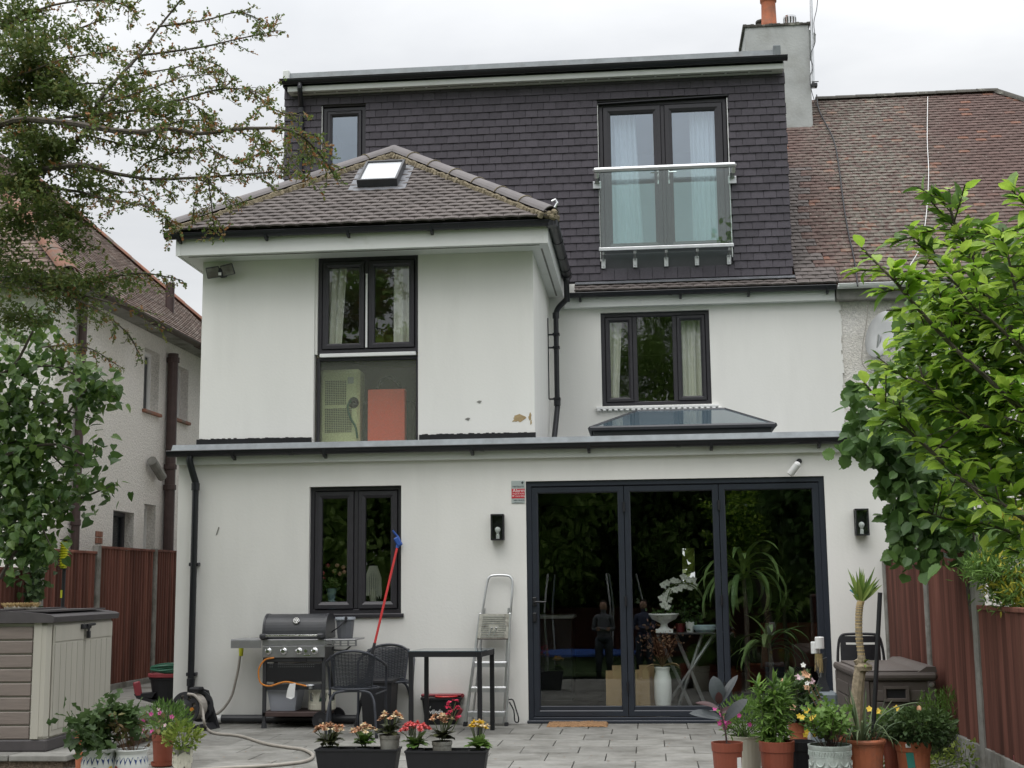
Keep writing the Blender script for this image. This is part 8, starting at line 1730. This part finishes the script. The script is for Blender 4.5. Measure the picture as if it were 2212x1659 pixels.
def leafmesh(name, T_, F_, m, curl=0.):
    me = bpy.data.meshes.new(name); me.from_pydata([(x, y, z+curl*x*x) for x, y, z in T_], [], F_); at = me.attributes.new('rnd', 'FLOAT', 'FACE'); at.data.foreach_set('value', [0.]*len(F_)); me.materials.append(m); return me
lm = [leafmesh('leaf', T_HEART, F_HEART, M['lil'], k) for k in (-.1, -.3, .0)]
def put_leaves(vs, meshes, parent, size, limit, droop=.7, spreadz=.5, rest_m=None, T_=T_HEART, F_=F_HEART, face=None, restname='foliage'):
    for v in vs[:limit]:
        d = Vector((random.gauss(0, 1), random.gauss(-.3, .7), -droop+random.gauss(0, .5))).normalized(); up = Vector((random.gauss(0, .5), -.6+random.gauss(0, .4), .7)) if face is None else Vector(face)+Vector((random.gauss(0, .4), random.gauss(0, .4), random.gauss(0, .4)))
        s_ = d.cross(up).normalized(); up = s_.cross(d); o = link('leaf', random.choice(meshes), parent); o.location = v; sc_ = size*random.uniform(.65, 1.2); o.rotation_euler = Matrix((d, s_*-1, up)).transposed().to_euler(); o.scale = (sc_, sc_, sc_)
    if len(vs) > limit:
        r_ = vs[limit:]; scatter(restname, rest_m, [tuple(v) for v in r_], [(random.gauss(0, 1), random.gauss(-.3, .7), -droop) for _ in r_], size, T_, F_, parent, up=(0, -.6, .7))
put_leaves(lv_, lm, LT, .098, 300, rest_m=M['lil'])
IV = thing('ivy', 'ivy trailing over the left fence behind the shed', 'ivy', (0, 0, 0)); vs = []
for (x, y, r_, n) in ((70, 1200, 26, 60), (66, 1235, 20, 60), (62, 1265, 18, 55), (60, 1290, 14, 30), (45, 1170, 30, 60), (90, 1185, 18, 25)):
    c = P(x, y, X=FX+.12); 
    for _ in range(n): vs.append(tuple(c+Vector((random.uniform(0, .12), random.gauss(0, r_*.006), random.gauss(0, r_*.0035)))))
scatter('foliage', M['pldark'], vs, np.tile([.4, -.4, -.6], (len(vs), 1)), .07, T_HEART, F_HEART, IV, up=(1, -1, .3))
# ---- apple tree, right foreground
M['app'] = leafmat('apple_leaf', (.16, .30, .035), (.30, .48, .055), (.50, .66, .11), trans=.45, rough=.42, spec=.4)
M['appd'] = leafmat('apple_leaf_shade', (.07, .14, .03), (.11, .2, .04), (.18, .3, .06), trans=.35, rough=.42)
AT = thing('apple_tree', 'bright green broadleaved fruit tree filling the right edge', 'tree', (0, 0, 0)); AY = -8.0
def ap3(x, y, d=0.): return P(x, y, Y=AY+d)
T_APP = [(0, 0, 0), (.2, .16, .06), (.45, .25, .07), (.75, .17, .03), (1, 0, -.1), (.75, -.17, .03), (.45, -.25, .07), (.2, -.16, .06), (.25, 0, .0), (.5, 0, .0), (.78, 0, -.04), (-.18, 0, -.02), (-.18, .008, -.02)]
F_APP = [(0, 8, 1), (1, 8, 9, 2), (2, 9, 10, 3), (3, 10, 4), (0, 7, 8), (7, 6, 9, 8), (6, 5, 10, 9), (5, 4, 10), (0, 11, 12)]
shoots = [
 ([(2300, 1000), (2212, 760), (2147, 656), (2096, 547), (2067, 494), (2054, 454), (2050, 408)], .018, 0), ([(2300, 960), (2200, 880), (2147, 830), (2050, 740), (1960, 640), (1934, 608), (1899, 574), (1861, 535)], .016, -.3), ([(2100, 640), (2050, 600), (1995, 534), (1962, 490)], .008, .2),
 ([(2290, 760), (2211, 672), (2179, 560), (2166, 492)], .01, -.2), ([(2300, 560), (2240, 480), (2205, 430)], .01, -.4), ([(2320, 1200), (2212, 1120), (2137, 1074), (2070, 1031), (2003, 967), (1947, 917), (1913, 881), (1866, 826)], .018, -.1), ([(2300, 1020), (2197, 947), (2113, 914), (2010, 841), (1985, 790)], .014, .1),
 ([(2260, 900), (2150, 800), (2080, 720), (2040, 660), (2020, 600)], .012, .3), ([(2300, 900), (2180, 740), (2130, 650), (2110, 560), (2085, 500)], .012, .3), ([(2320, 800), (2250, 620), (2225, 520)], .012, 0), ([(2300, 1080), (2180, 1000), (2080, 900), (1990, 840), (1945, 810), (1900, 790)], .014, .4), ([(2300, 1150), (2200, 1060), (2120, 1000), (2020, 960), (1950, 950)], .012, .3),
 ([(2300, 1250), (2200, 1160), (2120, 1130), (2040, 1120), (1990, 1100)], .012, .2), ([(2280, 700), (2200, 600), (2160, 540), (2130, 480)], .01, .4), ([(2200, 880), (2120, 800), (2030, 730), (1985, 700)], .01, .2), ([(2212, 760), (2150, 700), (2090, 650), (2040, 560)], .009, -.3)]
av = []
for li, (pl_, r0, dd) in enumerate(shoots):
    c = curve_pts([ap3(x, y, dd) for x, y in pl_], 6); n = len(c); q = MB(); q.tube(c, [r0*.6*(1-.8*i/n)+.002 for i in range(n)], 6); q.build('branch', M['bark'], AT)
    for i in range(n-1):
        t_ = (c[i+1]-c[i]); L_ = t_.length; t_.normalize(); u0 = i/n
        for k in range(max(1, round(L_/.013))):
            a_ = random.uniform(0, 6.28); s_ = t_.orthogonal().normalized(); s2 = t_.cross(s_); o = s_*math.cos(a_)+s2*math.sin(a_)
            av.append((c[i]+t_*(L_*random.random())+o*.015*(1-u0), (o*1.0+t_*(.2+.8*u0)+Vector((0, 0, .15)))))
        if random.random() < .55 and u0 < .85:
            sd = Vector((random.gauss(-.3, .7), random.gauss(-.2, .6), random.gauss(.25, .5))).normalized(); ln = random.uniform(.08, .2); q = MB(); q.tube([c[i], c[i]+sd*ln], .0035, 4); q.build('twig', M['bark'], AT)
            for k in range(7): av.append((c[i]+sd*ln*(.3+.1*k), sd+Vector((random.gauss(0, .8), random.gauss(0, .8), random.gauss(0, .6)))))
for (x, y, r_, n, dd) in ((2160, 700, 60, 80, .3), (2100, 760, 70, 110, .5), (2180, 820, 70, 100, .4), (2040, 830, 60, 90, .5), (2130, 900, 70, 110, .5), (2190, 980, 60, 90, .4), (2060, 900, 60, 80, .5), (1990, 880, 50, 60, .4), (2120, 1000, 60, 70, .5), (2190, 640, 50, 60, .3), (1990, 740, 34, 50, .5), (2150, 1080, 60, 60, .4), (2000, 760, 60, 80, .5), (2060, 680, 50, 60, .5), (2195, 550, 40, 30, .3)):
    c = ap3(x, y, dd); s = r_*(c-CAM).length/2900
    for _ in range(int(n*1.9)): av.append((c+Vector((random.gauss(0, s*.55), random.gauss(0, .2), random.gauss(0, s*.55))), Vector((random.gauss(-.3, 1), random.gauss(-.5, .7), random.gauss(-.1, .5)))))
av = [(v_, Vector((d_.x, d_.y, d_.z*.55 if d_.z > 0 else d_.z*.4-.1))) for v_, d_ in av]
av.sort(key=lambda t: (t[0]-CAM).length)
am = [leafmesh('leaf', T_APP, F_APP, M['app'], k) for k in (-.12, -.3, -.05, -.5)]
vis = [t for t in av]
for v, d in vis[:300]:
    d = d.normalized(); up = Vector((random.gauss(0, .3), -.2+random.gauss(0, .3), 1.1)); s_ = d.cross(up).normalized(); up = s_.cross(d); o = link('leaf', random.choice(am), AT); o.location = v; sc_ = .084*random.uniform(.45, 1.2); o.rotation_euler = Matrix((d, s_*-1, up)).transposed().to_euler(); o.scale = (sc_, sc_, sc_)
r1_ = vis[300::2]; r2_ = vis[301::2]
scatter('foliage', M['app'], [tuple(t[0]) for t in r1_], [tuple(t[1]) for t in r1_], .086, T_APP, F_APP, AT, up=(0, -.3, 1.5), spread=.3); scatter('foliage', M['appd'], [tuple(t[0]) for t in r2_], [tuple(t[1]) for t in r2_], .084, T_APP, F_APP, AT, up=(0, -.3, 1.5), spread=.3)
q = MB(); q.tube(curve_pts([Vector((1.9, AY, -.7)), Vector((1.92, AY, .6)), ap3(2300, 1150), ap3(2300, 950), ap3(2290, 750), ap3(2320, 600)], 4), [.07-.0025*i for i in range(21)], 8); q.build('trunk', M['bark'], AT)
# ---- hazel behind it
M['haz'] = leafmat('hazel_leaf', (.04, .085, .025), (.075, .15, .038), (.13, .23, .06), trans=.3, rough=.45)
ZT = thing('hazel_tree', 'dark green hazel with broad toothed leaves behind the fruit tree', 'tree', (0, 0, 0)); ZY = -3.6; hz_ = []
for (x, y, r_, n) in ((1845, 850, 22, 24), (1870, 900, 34, 40), (1850, 950, 18, 22), (1828, 968, 12, 12), (1875, 980, 16, 24), (1905, 960, 24, 40), (1930, 960, 50, 80), (1990, 1000, 50, 90), (1930, 1040, 34, 40), (2030, 1040, 50, 80), (1980, 1080, 46, 70), (1945, 1110, 18, 26), (1925, 1112, 10, 8), (1960, 1140, 40, 50), (2000, 1170, 46, 60), (1950, 1190, 26, 22), (1985, 1215, 22, 12), (2060, 1120, 50, 60), (2050, 1180, 40, 40), (2100, 1000, 60, 60), (2080, 900, 60, 50), (1960, 880, 50, 50), (1905, 800, 14, 14), (1940, 840, 30, 30), (2030, 960, 50, 60), (2140, 1160, 40, 30), (1985, 720, 24, 26), (2010, 650, 30, 20), (1985, 1060, 40, 90), (1960, 960, 44, 90), (2020, 1110, 44, 80), (1915, 945, 26, 50), (1975, 1020, 44, 90), (1975, 760, 22, 26)):
    c = P(x, y, Y=ZY); s = r_*(c-CAM).length/2900
    for _ in range(int(n*1.3)): hz_.append(c+Vector((random.gauss(0, s*.5), random.gauss(0, .25), random.gauss(0, s*.5))))
hz_.sort(key=lambda v: (v-CAM).length); hm = [leafmesh('leaf', T_HAZEL, F_HAZEL, M['haz'], k) for k in (-.1, -.25)]
put_leaves(hz_, hm, ZT, .1, 300, droop=.9, rest_m=M['haz'], T_=T_HAZEL, F_=F_HAZEL)
q = MB()
for pl_ in ([(2100, 1260), (2080, 1150), (2020, 1050), (1940, 980), (1870, 930)], [(2090, 1200), (2040, 1120), (1980, 1060), (1930, 1040)], [(2100, 1260), (2100, 1100), (2080, 950), (2020, 850), (1950, 790)], [(2090, 1180), (2000, 1150), (1950, 1160)]): q.tube(curve_pts([P(x, y, Y=ZY+.1) for x, y in pl_], 4), .014, 5)
q.build('branches', M['bark'], ZT); b = P(2100, 1260, Y=ZY+.1); q = MB(); q.tube([b, Vector((b.x+.1, b.y, -.1))], .05, 8); q.build('trunk', M['bark'], ZT)
# ---- yellow variegated shrub over the lower fence panel
ET = thing('variegated_shrub', 'yellow and green variegated shrub leaning over the low right fence panel', 'shrub', (0, 0, 0)); EY = -4.4; g_, y_2 = [], []
for (x, y, r_, n, yl) in ((2110, 1240, 22, 120, 0), (2140, 1225, 34, 200, 0), (2180, 1230, 40, 260, 0), (2200, 1180, 34, 160, 0), (2120, 1215, 22, 90, 0), (2170, 1285, 36, 200, 0), (2205, 1290, 30, 140, 0), (2180, 1270, 26, 90, 1), (2195, 1300, 24, 70, 1), (2160, 1270, 20, 50, 1), (2150, 1210, 30, 50, 1), (2206, 1250, 20, 60, 1), (2190, 1110, 26, 60, 1), (2205, 1125, 20, 40, 1), (2190, 1150, 30, 80, 0)):
    c = P(x, y, Y=EY); s = r_*(c-CAM).length/2900
    for _ in range(int(n*2.2)): (y_2 if yl else g_).append(tuple(c+Vector((random.gauss(0, s*.5), random.gauss(0, .15), random.gauss(0, s*.45)))))
scatter('foliage', M['pl'], g_, rng.normal(0, .6, (len(g_), 3))+[-.2, -.2, .5], .06, T_LANCE, F_LANCE, ET); scatter('yellow_foliage', leafmat('yellow_leaf', (.30, .30, .03), (.45, .42, .05), (.55, .5, .08)), y_2, rng.normal(0, .5, (len(y_2), 3))+[-.2, -.2, .7], .065, T_LANCE, F_LANCE, ET)
q = MB(); [q.tube([P(2230, 1330, Y=EY), P(x, y, Y=EY)], .008, 5) for x, y in ((2120, 1240), (2150, 1220), (2180, 1280), (2195, 1180))]; q.build('branches', M['bark'], ET)
# fallen leaves and crumbs on the paving
q = MB()
for i in range(260):
    x = random.uniform(-4.4, 2.2); y = -random.random()**.8*4.6; s_ = random.uniform(.005, .018); a_ = random.uniform(0, 6.28); q.add([(x+s_*math.cos(a_+k*PI/2)*random.uniform(.5, 1), y+s_*math.sin(a_+k*PI/2)*random.uniform(.5, 1), .004+random.uniform(0, .004)) for k in range(4)], [(0, 1, 2, 3)], random.random())
tag(q.build('leaf_litter', M['dried'], stuff=True), 'scattered dry leaf bits and crumbs on the patio paving', 'leaf litter')
